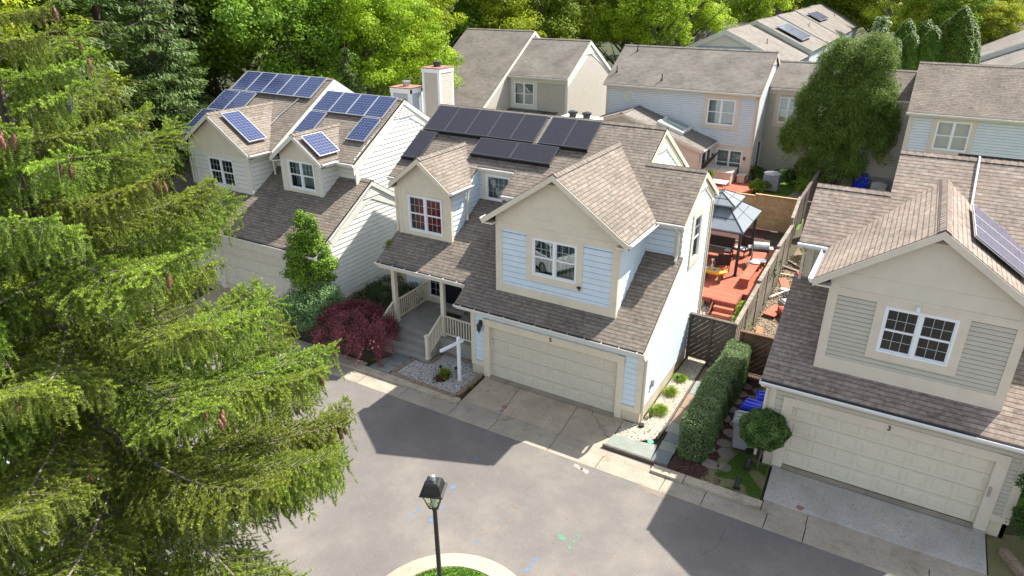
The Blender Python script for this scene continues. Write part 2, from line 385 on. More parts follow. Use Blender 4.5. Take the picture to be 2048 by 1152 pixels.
def text_obj(name,s,size,P,rot,mat,parent=None,depth=.01):
    cu=bpy.data.curves.new(name,'FONT'); cu.body=s; cu.size=size; cu.extrude=depth; cu.align_x='CENTER'; cu.align_y='CENTER'
    t=bpy.data.objects.new(name,cu); COL.objects.link(t)
    dg=bpy.context.evaluated_depsgraph_get(); me=bpy.data.meshes.new_from_object(t.evaluated_get(dg))
    bpy.data.objects.remove(t); me.materials.clear(); me.materials.append(M[mat])
    o=obj(name,me,parent,Vector(P)-(ORG if parent is not None else Vector((0,0,0))),rot); return o

# ---- walls
class WF:
    """vertical wall frame from plan point p0 to p1; outward normal is to the right of p0->p1"""
    def __init__(s,p0,p1):
        s.o=Vector((p0[0],p0[1],0)); d=Vector((p1[0]-p0[0],p1[1]-p0[1],0)); s.L=d.length; s.u=d.normalized(); s.n=Vector((s.u.y,-s.u.x,0))
    def P(s,a,z,d=0): return s.o+s.u*a+s.n*d+Vector((0,0,z))
    def box(s,mb,a0,z0,a1,z1,d0,d1,m=0):
        mb.hexa([s.P(a0,z0,d0),s.P(a1,z0,d0),s.P(a1,z1,d0),s.P(a0,z1,d0)][::-1],[s.P(a0,z0,d1),s.P(a1,z0,d1),s.P(a1,z1,d1),s.P(a0,z1,d1)][::-1],m)
    def prism(s,mb,pts,d0,d1,m=0):
        mb.hexa([s.P(a,z,d0) for a,z in pts],[s.P(a,z,d1) for a,z in pts],m)
def clip(poly,axis,val,keep):   # keep=+1 keeps coordinate>=val
    out=[]
    for i in range(len(poly)):
        a=poly[i]; b=poly[(i+1)%len(poly)]; da=(a[axis]-val)*keep; db=(b[axis]-val)*keep
        if da>=-1e-9: out.append(a)
        if (da>1e-9 and db<-1e-9) or (da<-1e-9 and db>1e-9):
            t=da/(da-db); out.append((a[0]+(b[0]-a[0])*t,a[1]+(b[1]-a[1])*t))
    return out
def siding(mb,fr,polys,holes=(),pitch=.2,z0=0,m=0,plain=False,lap=.018,base=.004,joint=.017):
    """lapped boards clipped to convex polygons, with rectangular holes (a0,z0,a1,z1)"""
    for poly in polys:
        zs=[p[1] for p in poly]; lo,hi=min(zs),max(zs)
        cuts=set([lo,hi])
        if not plain:
            k=math.floor((lo-z0)/pitch)
            while z0+k*pitch<hi:
                if z0+k*pitch>lo: cuts.add(z0+k*pitch)
                k+=1
        for h in holes:
            for z in (h[1],h[3]):
                if lo<z<hi: cuts.add(z)
        cuts=sorted(cuts)
        for a,b in zip(cuts,cuts[1:]):
            if b-a<1e-5: continue
            pc=clip(clip(poly,1,a,1),1,b,-1)
            if len(pc)<3: continue
            pieces=[pc]
            for h in holes:
                if h[1]<b-1e-6 and h[3]>a+1e-6:
                    nw=[]
                    for q in pieces:
                        l=clip(q,0,h[0],-1); r=clip(q,0,h[2],1)
                        for z in (l,r):
                            if len(z)>=3 and max(p[0] for p in z)-min(p[0] for p in z)>1e-4: nw.append(z)
                    pieces=nw
            for q in pieces:
                if plain: mb.poly([fr.P(x,z,base) for x,z in q],m); continue
                def dep(z):
                    f=((z-z0)/pitch)%1.0
                    if abs(z-b)<1e-6 and f<1e-4: f=1.0
                    if f>1-1e-6 and abs(z-a)<1e-6: f=0.
                    return base+lap*(1-f)
                if dep(a)>base+lap*.9 and b-a>.03 and joint is not None:
                    q=clip(q,1,a+joint,1)
                    if len(q)<3: continue
                mb.poly([fr.P(x,z,dep(z)) for x,z in q],m)
                za=min(p[1] for p in q); bot=sorted([p for p in q if abs(p[1]-za)<1e-6])
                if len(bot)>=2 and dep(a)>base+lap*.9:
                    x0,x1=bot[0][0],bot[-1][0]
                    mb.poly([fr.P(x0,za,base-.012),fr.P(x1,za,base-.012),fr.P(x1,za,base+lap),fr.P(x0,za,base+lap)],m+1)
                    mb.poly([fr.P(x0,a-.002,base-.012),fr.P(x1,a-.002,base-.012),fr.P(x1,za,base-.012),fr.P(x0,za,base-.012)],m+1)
def window(root,fr,a0,z0,a1,z1,units=2,grid=(3,2),dh=True,cur='curtain_grey',frame='vinyl_white',casing=None,depth=.35,mats=('glass',),bottom=None,name='window',fw=.055,blind=None):
    """frame + muntins, panes as sub-part, a shallow room behind with a curtain"""
    mb=MB(); fr.box(mb,a0,z0,a1,z0+fw,-.05,.045); fr.box(mb,a0,z1-fw,a1,z1,-.05,.045)
    fr.box(mb,a0,z0+fw,a0+fw,z1-fw,-.05,.044); fr.box(mb,a1-fw,z0+fw,a1,z1-fw,-.05,.044)
    g=MB(); mu=MB(); W=(a1-a0-2*fw)
    mul=.085 if units>1 else 0; uw=(W-mul*(units-1))/units
    for k in range(units):
        u0=a0+fw+k*(uw+mul); u1=u0+uw
        if k: fr.box(mb,u0-mul,z0+fw,u0,z1-fw,-.05,.042)
        zm=(z0+z1)/2
        sashes=[(z0+fw,zm,-.02),(zm,z1-fw,0.0)] if dh else [(z0+fw,z1-fw,0.)]
        for q,(s0,s1,dd) in enumerate(sashes):
            t=.032
            fr.box(mb,u0,s0,u1,s0+t,dd-.02,dd+.02); fr.box(mb,u0,s1-t,u1,s1,dd-.02,dd+.021)
            fr.box(mb,u0,s0+t,u0+t,s1-t,dd-.02,dd+.019); fr.box(mb,u1-t,s0+t,u1,s1-t,dd-.02,dd+.019)
            gx,gy=grid
            if not(dh and bottom==0 and q==0):
                for i in range(1,gx):
                    x=u0+t+(u1-u0-2*t)*i/gx; fr.box(mu,x-.0055,s0+t,x+.0055,s1-t,dd-.004,dd+.006)
                for i in range(1,gy):
                    z=s0+t+(s1-s0-2*t)*i/gy; fr.box(mu,u0+t,z-.0055,u1-t,z+.0055,dd-.0045,dd+.0065)
            g.poly([fr.P(u0+t,s0+t,dd-.008),fr.P(u1-t,s0+t,dd-.008),fr.P(u1-t,s1-t,dd-.008),fr.P(u0+t,s1-t,dd-.008)])
    o=mb.build(name,frame,root); g.build('pane',mats[0],o)
    if mu.f: mu.build('muntin','muntin_grey',o)
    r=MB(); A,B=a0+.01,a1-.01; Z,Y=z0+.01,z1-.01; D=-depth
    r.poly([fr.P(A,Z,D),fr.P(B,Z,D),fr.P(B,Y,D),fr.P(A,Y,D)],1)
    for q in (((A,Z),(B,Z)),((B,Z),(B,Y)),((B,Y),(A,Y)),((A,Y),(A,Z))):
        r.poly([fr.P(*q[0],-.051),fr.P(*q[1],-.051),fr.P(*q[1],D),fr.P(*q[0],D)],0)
    if blind:
        n=9; zt=Y-(Y-Z)*blind
        for k in range(int((Y-zt)/.05)):
            zz=Y-.05*(k+1); r.poly([fr.P(A+.03,zz,-.09),fr.P(B-.03,zz,-.09),fr.P(B-.03,zz+.045,-.105),fr.P(A+.03,zz+.045,-.105)],2)
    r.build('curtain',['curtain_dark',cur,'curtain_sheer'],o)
    if casing:
        cw,cm=casing; cb=MB()
        fr.box(cb,a0-cw,z0-cw,a1+cw,z0,.0,.034); fr.box(cb,a0-cw,z1,a1+cw,z1+cw,.0,.034)
        fr.box(cb,a0-cw,z0,a0,z1,.0,.033); fr.box(cb,a1,z0,a1+cw,z1,.0,.033)
        cb.build('casing',cm,o)
    return o
def garage_door(root,fr,a0,z0,a1,z1,mat,cols=8,rows=4,rec=.13,casing=None,num=None):
    mb=MB(); W=(a1-a0); H=z1-z0; D=-rec; px=W/cols; pz=H/rows
    for j in range(rows):
        zb=z0+j*pz
        fr.box(mb,a0,zb+.006,a1,zb+pz-.006,D-.03,D)
        for i in range(cols):
            x=a0+i*px; ax0,ax1,az0,az1=x+.06,x+px-.06,zb+.09,zb+pz-.09
            rings=[(0,.0),(.012,-.014),(.03,-.014),(.055,.004)]
            for (e0,d0),(e1,d1) in zip(rings,rings[1:]):
                c0=[(ax0+e0,az0+e0),(ax1-e0,az0+e0),(ax1-e0,az1-e0),(ax0+e0,az1-e0)]; c1=[(ax0+e1,az0+e1),(ax1-e1,az0+e1),(ax1-e1,az1-e1),(ax0+e1,az1-e1)]
                for k in range(4): mb.poly([fr.P(*c0[k],D+.016+d0),fr.P(*c0[(k+1)%4],D+.016+d0),fr.P(*c1[(k+1)%4],D+.016+d1),fr.P(*c1[k],D+.016+d1)])
            mb.poly([fr.P(x_,z_,D+.02) for x_,z_ in c1])
        # stile / rail sheet round the panels
        zt=zb+pz-.006; zl=zb+.006; d=D+.016
        mb.poly([fr.P(a0,zl,d),fr.P(a1,zl,d),fr.P(a1,zb+.09,d),fr.P(a0,zb+.09,d)]); mb.poly([fr.P(a0,zb+pz-.09,d),fr.P(a1,zb+pz-.09,d),fr.P(a1,zt,d),fr.P(a0,zt,d)])
        for i in range(cols+1):
            x0=max(a0,a0+i*px-.06); x1=min(a1,a0+i*px+.06); mb.poly([fr.P(x0,zb+.09,d),fr.P(x1,zb+.09,d),fr.P(x1,zb+pz-.09,d),fr.P(x0,zb+pz-.09,d)])
        mb.poly([fr.P(a0,zt,D),fr.P(a0,zt,d),fr.P(a1,zt,d),fr.P(a1,zt,D)]); mb.poly([fr.P(a0,zl,d),fr.P(a0,zl,D),fr.P(a1,zl,D),fr.P(a1,zl,d)])
    o=mb.build('garage_door',mat,root)
    s=MB(); fr.box(s,a0,z0-.03,a1,z0+.012,D-.02,D+.03); s.build('weather_seal','plastic_black',o)
    return o
def roofplane(mb,pts,th=.09,flip=False):
    pts=[Vector(p) for p in pts]; n=Vector((0,0,0))
    for i in range(len(pts)):
        a,b=pts[i],pts[(i+1)%len(pts)]; n+=a.cross(b)
    n.normalize()
    if n.z<0: pts=pts[::-1]; n=-n
    u=Vector((0,0,1)).cross(n); u=Vector((1,0,0)) if u.length<1e-4 else u.normalized(); v=n.cross(u)
    if v.z<0: v=-v
    uv=[(p.dot(u),p.dot(v)) for p in pts]
    mb.poly(pts,0,uv); lo=[p-Vector((0,0,th)) for p in pts]; mb.poly(lo[::-1],1)
    for i in range(len(pts)): j=(i+1)%len(pts); mb.poly([lo[i],lo[j],pts[j],pts[i]],1)
def ridge_cap(mb,A,B,s=.62,w=.15,m=0,lift=.022):
    A=Vector(A);B=Vector(B);L=(B-A).length;d=(B-A).normalized();r=d.cross(Vector((0,0,1))).normalized(); n=max(1,int(L/.2))
    for k in range(n):
        a=A+d*(L*k/n); b=A+d*(L*(k+1)/n+.02); l0=lift+.012; l1=lift
        for sg in (-1,1):
            e=r*sg*w-Vector((0,0,w*s))
            q=[a+Vector((0,0,l0)),b+Vector((0,0,l1)),b+e+Vector((0,0,l1)),a+e+Vector((0,0,l0))]
            uv=[(k*3.1+.1,sg),(k*3.1+.3,sg),(k*3.1+.3,sg+.1),(k*3.1+.1,sg+.1)]
            mb.poly(q if sg>0 else q[::-1],m,uv)
            mb.poly([a+e,a,a+Vector((0,0,l0)),a+e+Vector((0,0,l0))],m)
            mb.poly([a+e,b+e,b+e+Vector((0,0,l1)),a+e+Vector((0,0,l0))],1)
def gutter(mb,A,B,out,m=0,w=.12,h=.11):
    """open trough along A->B (top back edge), out = outward unit vector"""
    mb.piece(); A=Vector(A);B=Vector(B);o=Vector(out).normalized()
    prof=[(0,0),(0,-h),(w*.6,-h),(w*.85,-h*.55),(w,-h*.35),(w,0),(w-.012,0),(w-.02,-h*.4),(w*.55,-h+.012),(.012,-h+.012),(.012,0)]
    P=lambda X,a,b: X+o*a+Vector((0,0,b))
    for i in range(len(prof)):
        p,q=prof[i],prof[(i+1)%len(prof)]; mb.poly([P(A,*p),P(B,*p),P(B,*q),P(A,*q)],m)
    for X in (A,B): mb.poly([P(X,*p) for p in [(0,0),(0,-h),(w*.6,-h),(w*.85,-h*.55),(w,-h*.35),(w,0)]],m)
def spout(mb,pts,m=0,w=.075,h=.055):
    for a,b in zip(pts,pts[1:]): mb.beam(a,b,w,h,m,up=(0,1,0) if abs((Vector(b)-Vector(a)).normalized().z)>.7 else (0,0,1))
def rake(mb,A,B,n,h=.2,t=.03,m=0,d=0.0):
    A=Vector(A);B=Vector(B);n=Vector(n); dn=Vector((0,0,-h))
    a=[A+n*d,B+n*d,B+dn+n*d,A+dn+n*d]; mb.hexa(a,[p+n*t for p in a],m)
def solar(root,P0,u,v,w,h,mat='solar_blue',frame='alu_white',lift=.12,th=.045,skirt=None):
    """panel: P0 = lower-left corner on the roof surface, u across, v up the slope"""
    u=Vector(u).normalized();v=Vector(v).normalized();n=u.cross(v).normalized()
    if n.z<0:n=-n
    P0=Vector(P0)+n*lift; g=.012
    q=[P0+u*g+v*g,P0+u*(w-g)+v*g,P0+u*(w-g)+v*(h-g),P0+u*g+v*(h-g)]
    mb=MB(); mb.hexa([p-n*th for p in q],[p-n*.004 for p in q],0)
    b=.022
    for a0,b0,a1,b1 in ((g,g,w-g,g+b),(g,h-g-b,w-g,h-g),(g,g+b,g+b,h-g-b),(w-g-b,g+b,w-g,h-g-b)):
        c=[P0+u*a0+v*b0,P0+u*a1+v*b0,P0+u*a1+v*b1,P0+u*a0+v*b1]; mb.hexa([p-n*.02 for p in c],[p+n*.004 for p in c],0)
    o=mb.build('solar_panel',frame,root)
    c=MB(); i0=g+b; c.poly([P0+u*i0+v*i0,P0+u*(w-i0)+v*i0,P0+u*(w-i0)+v*(h-i0),P0+u*i0+v*(h-i0)],0,[(0,0),(w-2*i0,0),(w-2*i0,h-2*i0),(0,h-2*i0)]); c.build('cell_sheet',mat,o)
    return o
# gable-roofed bay on a front slope.  y grows to the back, main slope z = zm + s*(y-ym)
def bay_roof(mb,xl,xr,yf,zr,ze,ym,zm,s,th=.09):
    xc=(xl+xr)/2; yb=ym+(zr-zm)/s; ye=max(yf+.1,ym+(ze-zm)/s)
    roofplane(mb,[(xc,yf,zr),(xc,yb,zr),(xl,ye,ze),(xl,yf,ze)],th); roofplane(mb,[(xc,yf,zr),(xr,yf,ze),(xr,ye,ze),(xc,yb,zr)],th)
    return xc,yb,ye
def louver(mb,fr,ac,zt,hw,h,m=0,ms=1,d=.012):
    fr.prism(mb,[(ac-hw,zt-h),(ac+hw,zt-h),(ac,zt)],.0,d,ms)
    n=6
    for k in range(n):
        z=zt-h+h*k/n*.95; hh=hw*(1-(z+.02-(zt-h))/h)
        if hh>.02: mb.hexa([fr.P(ac-hh,z,d),fr.P(ac+hh,z,d),fr.P(ac+hh,z+.004,d),fr.P(ac-hh,z+.004,d)],[fr.P(ac-hh,z,d+.03),fr.P(ac+hh,z,d+.03),fr.P(ac+hh*.85,z+h/n*.6,d),fr.P(ac-hh*.85,z+h/n*.6,d)],m)
# ---------------------------------------------------------------- houses
S=.62
def bay(root,rmb,tmb,xl,xr,yf,zb,ze,zr,ohx,ohf,ym,zm,yback,sid,panel,win,roofs=.62,zs=None,border=.22,bottom=.3,frieze=None,sidepitch=.2,frontpitch=.2,cap=True,sidemat=None,louv=True,soff=None,sidezone=None,left=True):
    """gabled bay standing on the lower roof: siding meshes per bay are parts of the house"""
    xc,yb,ye=bay_roof(rmb,xl-ohx,xr+ohx,yf-ohf,zr,ze,ym,zm,roofs)
    if cap: ridge_cap(rmb,(xc,yf-ohf,zr),(xc,yb,zr),.7)
    sl=(zr-ze)/((xr-xl)/2+ohx); zt=ze+sl*ohx-.1; zap=zr-.1
    fr=WF((xl,yf),(xr,yf)); W=xr-xl
    zfr=frieze if frieze else zt
    hole=[(win[0]-xl,win[1],win[2]-xl,win[3])]
    cw=win[4] if len(win)>4 else .2
    sb=MB()
    if sidezone is None: sidezone=True
    if sidezone:
        siding(sb,fr,[[(0,zb),(W,zb),(W,zfr),(0,zfr)]],hole,frontpitch,zb)
        sb.build('wall_siding',sid,root)
    pb=MB()
    body=[[(0,zfr if sidezone else zb),(W,zfr if sidezone else zb),(W,zt),(0,zt)],[(0,zt),(W,zt),(W/2,zap)]]
    siding(pb,fr,body,hole,plain=True,base=.018)
    pb.build('gable_panel',panel,root)
    # trim boards
    b=.036
    fr.box(tmb,0,zb,border,zt,0,b); fr.box(tmb,W-border*.9,zb,W,zt,0,b)
    if sidezone:
        fr.box(tmb,border,zb,W-border*.9,zb+bottom,0,b-.002)
        fr.box(tmb,border,zfr-.02,W-border*.9,zfr+.2,0,b-.003)
    a0,z0,a1,z1=hole[0]
    if cw:
        for q in ((a0-cw,z0-cw,a1+cw,z0),(a0-cw,z1,a1+cw,z1+cw*.9),(a0-cw,z0,a0,z1),(a1,z0,a1+cw,z1)): fr.box(tmb,*q,0,b+.004)
    # seam battens of the panel
    fr.box(tmb,border,zt-.008,W-border*.9,zt+.008,.018,.026)
    # sides
    for sg in (1,-1):
        L=yback-yf; zs_=zb+S*L
        f2=WF((xr,yf),(xr,yback)) if sg>0 else WF((xl,yback),(xl,yf))
        P=[(0,zb),(L,zs_),(L,zt+.02),(0,zt+.02)] if sg>0 else [(0,zs_),(L,zb),(L,zt+.02),(0,zt+.02)]
        sm=MB(); siding(sm,f2,[P],(),sidepitch,zb); sm.build('wall_siding',sidemat or sid,root)
        if sg>0: f2.box(tmb,-.03,zb-.02,.1,zt,0,.034)
        else: f2.box(tmb,L-.1,zb-.02,L+.03,zt,0,.034)
    # rakes and soffit
    n=(0,-1,0)
    rake(tmb,(xl-ohx,yf-ohf,ze-.02),(xc,yf-ohf,zr-.02),n,.2,.03); rake(tmb,(xc,yf-ohf,zr-.02),(xr+ohx,yf-ohf,ze-.02),n,.2,.031)
    for x0,x1 in ((xl-ohx,xl),(xr,xr+ohx)):
        tmb.box((x0,yf-ohf,ze-.2),(x1,yf,ze-.15))
        tmb.box((x0 if x0<xl else x1-.03,yf-ohf,ze-.2),(x0+.03 if x0<xl else x1,ye,ze-.03))
        tmb.box((x0+.031,yf,ze-.198),(x1-.031,ye,ze-.155))
    if louv: louver(tmb,WF((xl,yf),(xr,yf)),W/2,zap-.12,.34,.2,0,1,.026)
    return xc,yb,ye
def gable_wall(root,tmb,x,yA,yB,zb,ze,yr,zr,sid,out=1,pitch=.2,oh=.12,holes=(),extra=(),rk=.22,louv=True,base=.0,z0=0,name='wall_siding',trimrk=True):
    """side wall at x: eaves at yA/yB height ze, ridge at yr zr"""
    f=WF((x,yA),(x,yB)) if out>0 else WF((x,yB),(x,yA)); L=yB-yA; r=(yr-yA) if out>0 else (yB-yr)
    polys=[[(0,zb),(L,zb),(L,ze),(0,ze)],[(0,ze),(L,ze),(r,zr-.05)]]+list(extra)
    mb=MB(); siding(mb,f,polys,holes,pitch,z0); o=mb.build(name,sid,root)
    if louv: louver(tmb,f,r,zr-.35,.5,.36,0,1,.028)
    return f
def eave_trim(mb,x0,x1,y,z,wall_y,m=0):
    """fascia and soffit along x in front of a wall"""
    mb.box((x0,y,z-.2),(x1,y+.03,z-.02),m); mb.box((x0+.005,y+.03,z-.2),(x1-.005,wall_y,z-.175),m)

# ===== house with the number 5 =====
def house_five():
    root=thing('house','light blue two storey house with number 5 on its garage and black solar panels','house',(0,3,0))
    roof=MB(); tr=MB(); gu=MB()
    zm,ym=6.16,2.62
    # main front slope with the notch over the recessed window, low part to the right
    roofplane(roof,[(-6.42,6.33,8.46),(-6.42,2.62,6.16),(-2.72,2.62,6.16),(-2.72,3.63,6.786),(-1.07,3.63,6.786),(-1.07,2.62,6.16),(5.84,2.62,6.16),(5.84,4.75,7.4806),(3.78,4.75,7.4806),(3.78,6.33,8.46)])
    roofplane(roof,[(-6.42,6.33,8.46),(3.78,6.33,8.46),(3.78,9.8,6.3),(-6.42,9.8,6.3)])
    roofplane(roof,[(3.66,4.75,7.48),(5.84,4.75,7.48),(5.84,6.75,6.3),(3.66,6.75,6.3)])
    ridge_cap(roof,(-6.42,6.33,8.46),(3.78,6.33,8.46)); ridge_cap(roof,(3.7,4.75,7.48),(5.84,4.75,7.48))
    # lower roof
    sk=lambda y:2.93+S*(y+.42)
    roofplane(roof,[(-5.4,.35,sk(.35)),(-1.2,.35,sk(.35)),(-1.2,-.42,sk(-.42)),(5.84,-.42,sk(-.42)),(5.84,2.86,sk(2.86)),(.2,2.86,sk(2.86)),(.2,3.72,sk(3.72)),(-5.4,3.72,sk(3.72))])
    # bays
    bay(root,roof,tr,.09,4.52,.4,3.44,6.12,7.93,.4,.3,ym,zm,2.86,'siding_blue','panel_beige',(1.49,4.33,3.11,5.65,.22),frieze=5.78,sidemat='siding_blue')
    bay(root,roof,tr,-5.2,-2.74,1.7,4.24,6.3,7.4,.2,.3,ym,zm,3.72,'siding_blue','panel_beige',(-4.72,4.42,-3.12,5.86,.03),sidezone=False,border=.14,louv=False)
    # walls
    sb=MB()
    f=WF((-.79,0),(5.74,0)); H=[(.79-.02,0.0,.79+4.9,2.15)]
    siding(sb,f,[[(0,.42),(6.53,.42),(6.53,2.86),(0,2.86)]],H,.2,.42); 
    f2=WF((-6.15,3.0),(-.79,3.0)); siding(sb,f2,[[(0,.6),(5.36,.6),(5.36,4.2),(0,4.2)]],[(2.02,.76,2.92,2.82),(1.22,1.0,1.9,2.6)],.2,.6)
    siding(sb,WF((-.79,3.0),(-.79,0)),[[(0,.2),(3,.2),(3,2.9),(0,4.8)]],(),.2,.42)
    siding(sb,WF((-2.74,3.72),(.2,3.72)),[[(0,5.2),(2.94,5.2),(2.94,6.8),(0,6.8)]],[(.32,5.5,1.42,6.5)],.2,.42)
    siding(sb,WF((-2.74,2.3),(-2.74,3.72)),[[(0,6.2),(1.42,6.2),(1.42,6.84),(.33,6.14)]],(),.2,.42)
    siding(sb,WF((-1.07,3.72),(-1.07,2.7)),[[(0,5.0),(1.02,5.0),(1.02,6.2),(0,6.8)]],(),.2,.42)
    siding(sb,WF((-1.07,2.9),(.2,2.9)),[[(0,4.9),(1.27,4.9),(1.27,6.2),(0,6.2)]],(),.2,.42)
    siding(sb,WF((4.5,2.86),(5.74,2.86)),[[(0,4.7),(1.24,4.7),(1.24,6.15),(0,6.15)]],(),.2,.42)
    siding(sb,WF((-6.15,9.5),(-6.15,3.0)),[[(0,.3),(6.5,.3),(6.5,6.2),(0,6.2)],[(0,6.2),(6.5,6.2),(3.17,8.3)]],(),.2,.42)
    siding(sb,WF((3.6,9.5),(-6.15,9.5)),[[(0,.3),(9.75,.3),(9.75,6.4),(0,6.4)]],(),.2,.42)
    siding(sb,WF((5.74,6.2),(3.6,6.2)),[[(0,.3),(2.14,.3),(2.14,6.4),(0,6.4)]],(),.2,.42)
    siding(sb,WF((3.6,6.2),(3.6,9.5)),[[(0,.3),(3.3,.3),(3.3,6.4),(0,6.4)]],(),.2,.42)
    fs=WF((5.74,0),(5.74,6.2))
    siding(sb,fs,[[(0,.45),(6.2,.45),(6.2,4.9),(2.86,4.9),(0,3.12)],[(2.86,4.9),(6.2,4.9),(6.2,6.35),(2.86,6.2)],[(2.86,6.2),(6.2,6.35),(4.77,7.35)]],[(4.12,4.3,4.98,5.95)],.2,.45)
    fg=WF((3.7,3.2),(3.7,9.5)); siding(sb,fg,[[(0,6.2),(6.3,6.2),(3.13,8.36)]],(),.2,.45)
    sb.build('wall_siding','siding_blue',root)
    fo=MB(True); f.box(fo,0.02,-.3,.56,.45,-.05,.0); f.box(fo,5.92,-.3,6.51,.45,-.05,.0); fs.box(fo,.02,-.3,6.2,.46,-.05,.0); fo.box((-6.1,3.02,-.3),(-.8,3.2,.62)); fo.box((-6.13,3.1,-.3),(-6.0,9.4,.32)); fo.box((-6.1,9.3,-.3),(3.5,9.48,.32))
    f.box(fo,0.0,.40,.56,.42,-.02,.03); f.box(fo,5.92,.40,6.53,.42,-.02,.03)
    fo.pieces('foundation','foundation',root)
    # front trim
    b=.036
    f.box(tr,0,.42,.17,2.78,0,b); f.box(tr,6.36,.42,6.53,2.78,0,b); fs.box(tr,-.036,.42,.14,2.85,0,b)
    f.box(tr,.17,.42,.56,.62,0,b-.002); f.box(tr,5.92,.42,6.36,.62,0,b-.002)
    f.box(tr,.54,0,.78,2.4,0,b+.008); f.box(tr,5.69,0,5.92,2.4,0,b+.008); f.box(tr,.54,2.13,5.92,2.4,0,b+.01)
    for a in (.76,5.67): f.box(tr,a,0,a+.025,2.13,-.14,.0)
    f.box(tr,.78,2.11,5.69,2.135,-.14,0)
    # recess window wall trim
    fw=WF((-2.74,3.72),(.2,3.72)); fw.box(tr,.12,5.2,.32,6.65,0,b); fw.box(tr,1.42,5.2,1.62,6.65,0,b); fw.box(tr,.0,5.2,2.9,5.5,0,b-.003); fw.box(tr,0,6.5,2.9,6.68,0,b-.002)
    f5=WF((4.5,2.86),(5.74,2.86)); f5.box(tr,1.0,4.7,1.24,6.1,0,b); f5.box(tr,0,5.95,1.0,6.1,0,b-.004)
    # side wall rakes
    n=(1,0,0)
    rake(tr,(5.81,-.4,sk(-.4)-.03),(5.81,2.8,sk(2.8)-.03),n,.2,.03)
    rake(tr,(5.81,2.62,6.13),(5.81,4.75,7.45),n,.2,.032); rake(tr,(5.81,4.75,7.45),(5.81,6.75,6.27),n,.2,.031)
    fs.prism(tr,[(2.75,6.02),(4.77,7.27),(6.35,6.3),(6.35,5.98),(4.77,6.93),(2.95,5.83)],.0,.035)
    for p in ([(4.0,6.44),(5.5,6.44),(5.35,6.55),(4.15,6.55)],): pass
    louver(tr,fs,4.77,7.15,.42,.3,0,1,.036)
    fs.box(tr,6.08,.46,6.2,6.3,0,b+.002)
    rake(tr,(3.75,4.7,7.4),(3.75,6.33,8.43),n,.2,.03); rake(tr,(3.75,6.33,8.43),(3.75,9.8,6.27),n,.2,.031)
    fg.prism(tr,[(1.2,6.95),(3.13,8.2),(5.9,6.5),(5.9,6.15),(3.13,7.8),(1.2,6.6)],.0,.035); louver(tr,fg,3.13,8.05,.6,.42,0,1,.036)
    # small rake on the left of main roof
    rake(tr,(-6.39,2.62,6.13),(-6.39,6.33,8.43),(-1,0,0),.2,.03); rake(tr,(-6.39,6.33,8.43),(-6.39,9.8,6.27),(-1,0,0),.2,.031)
    # side window casing
    fs.box(tr,3.92,4.1,5.18,4.3,0,b+.01); fs.box(tr,3.92,5.95,5.18,6.13,0,b+.01); fs.box(tr,3.92,4.3,4.12,5.95,0,b+.01); fs.box(tr,4.98,4.3,5.18,5.95,0,b+.01)
    # eaves
    eave_trim(tr,-6.4,-5.42,2.62,6.16,3.0); eave_trim(tr,-2.97,-1.1,3.63,6.78,3.72); eave_trim(tr,-1.06,.0,2.62,6.16,2.9); eave_trim(tr,4.95,5.8,2.62,6.16,2.86)
    eave_trim(tr,-1.18,5.8,-.40,sk(-.42),0); 
    tr.box((-5.38,.37,sk(.35)-.24),(-1.2,.5,sk(.35)-.04)); tr.box((-5.38,.5,sk(.35)-.22),(-5.28,2.98,sk(.35)-.06)); 
    tr.box((-5.3,.5,sk(.35)-.10),(-.8,2.98,sk(.35)-.06))
    # porch ceiling side gable and the infill above the beam
    rake(tr,(-5.38,.38,sk(.38)-.03),(-5.38,3.0,sk(3.0)-.03),(-1,0,0),.18,.03)
    tr.build('trim',['trim_beige','louver_shadow'],root)
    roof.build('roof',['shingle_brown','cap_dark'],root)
    # gutters
    gutter(gu,(-1.22,-.40,sk(-.42)-.02),(5.9,-.40,sk(-.42)-.02),(0,-1,0)); gutter(gu,(-5.45,.37,sk(.35)-.02),(-1.22,.37,sk(.35)-.02),(0,-1,0))
    gutter(gu,(-6.44,2.62,6.13),(-5.4,2.62,6.13),(0,-1,0)); gutter(gu,(-2.95,3.63,6.75),(-1.1,3.63,6.75),(0,-1,0)); gutter(gu,(-1.06,2.62,6.13),(.0,2.62,6.13),(0,-1,0)); gutter(gu,(4.92,2.62,6.13),(5.86,2.62,6.13),(0,-1,0))
    gutter(gu,(4.92,.12,6.09),(4.92,2.62,6.09),(1,0,0)); gutter(gu,(-2.54,1.42,6.27),(-2.54,2.85,6.27),(1,0,0)); gutter(gu,(-.31,.12,6.09),(-.31,.5,6.09),(-1,0,0))
    g=gu.pieces('gutter','gutter_white',root)
    hb=MB(True)
    for k in range(12):
        x=-.95+k*.6; hb.box((x,-.53,sk(-.42)-.03),(x+.012,-.40,sk(-.42)-.012))
    for k in range(7):
        x=-5.2+k*.6; hb.box((x,.24,sk(.35)-.03),(x+.012,.37,sk(.35)-.012))
    hb.pieces('gutter_bracket','vinyl_white',g)
    def ds(pts,mat='trim_beige'):
        m=MB(); spout(m,pts); m.build('downspout',mat,root)
    ds([(5.87,-.46,2.78),(5.86,-.3,2.6),(5.82,.06,2.5),(5.82,.06,.15),(5.84,-.1,.02)])
    ds([(5.6,2.52,6.02),(5.66,2.75,5.8),(5.66,2.76,5.05),(5.66,2.6,4.86)],'gutter_white')
    ds([(-2.46,2.75,6.2),(-2.66,2.75,6.05),(-2.68,2.72,5.1),(-2.6,2.6,4.9)])
    ds([(-5.26,1.62,6.1),(-5.26,1.62,4.3)]); ds([(5.7,6.4,6.2),(5.78,6.27,6.0),(5.78,6.25,.3)],'trim_beige')
    bx=MB(); bx.tube([(5.9,-.12,.0),(5.9,-.12,.14)],.09,10); bx.build('drain_cap','plastic_black',root)
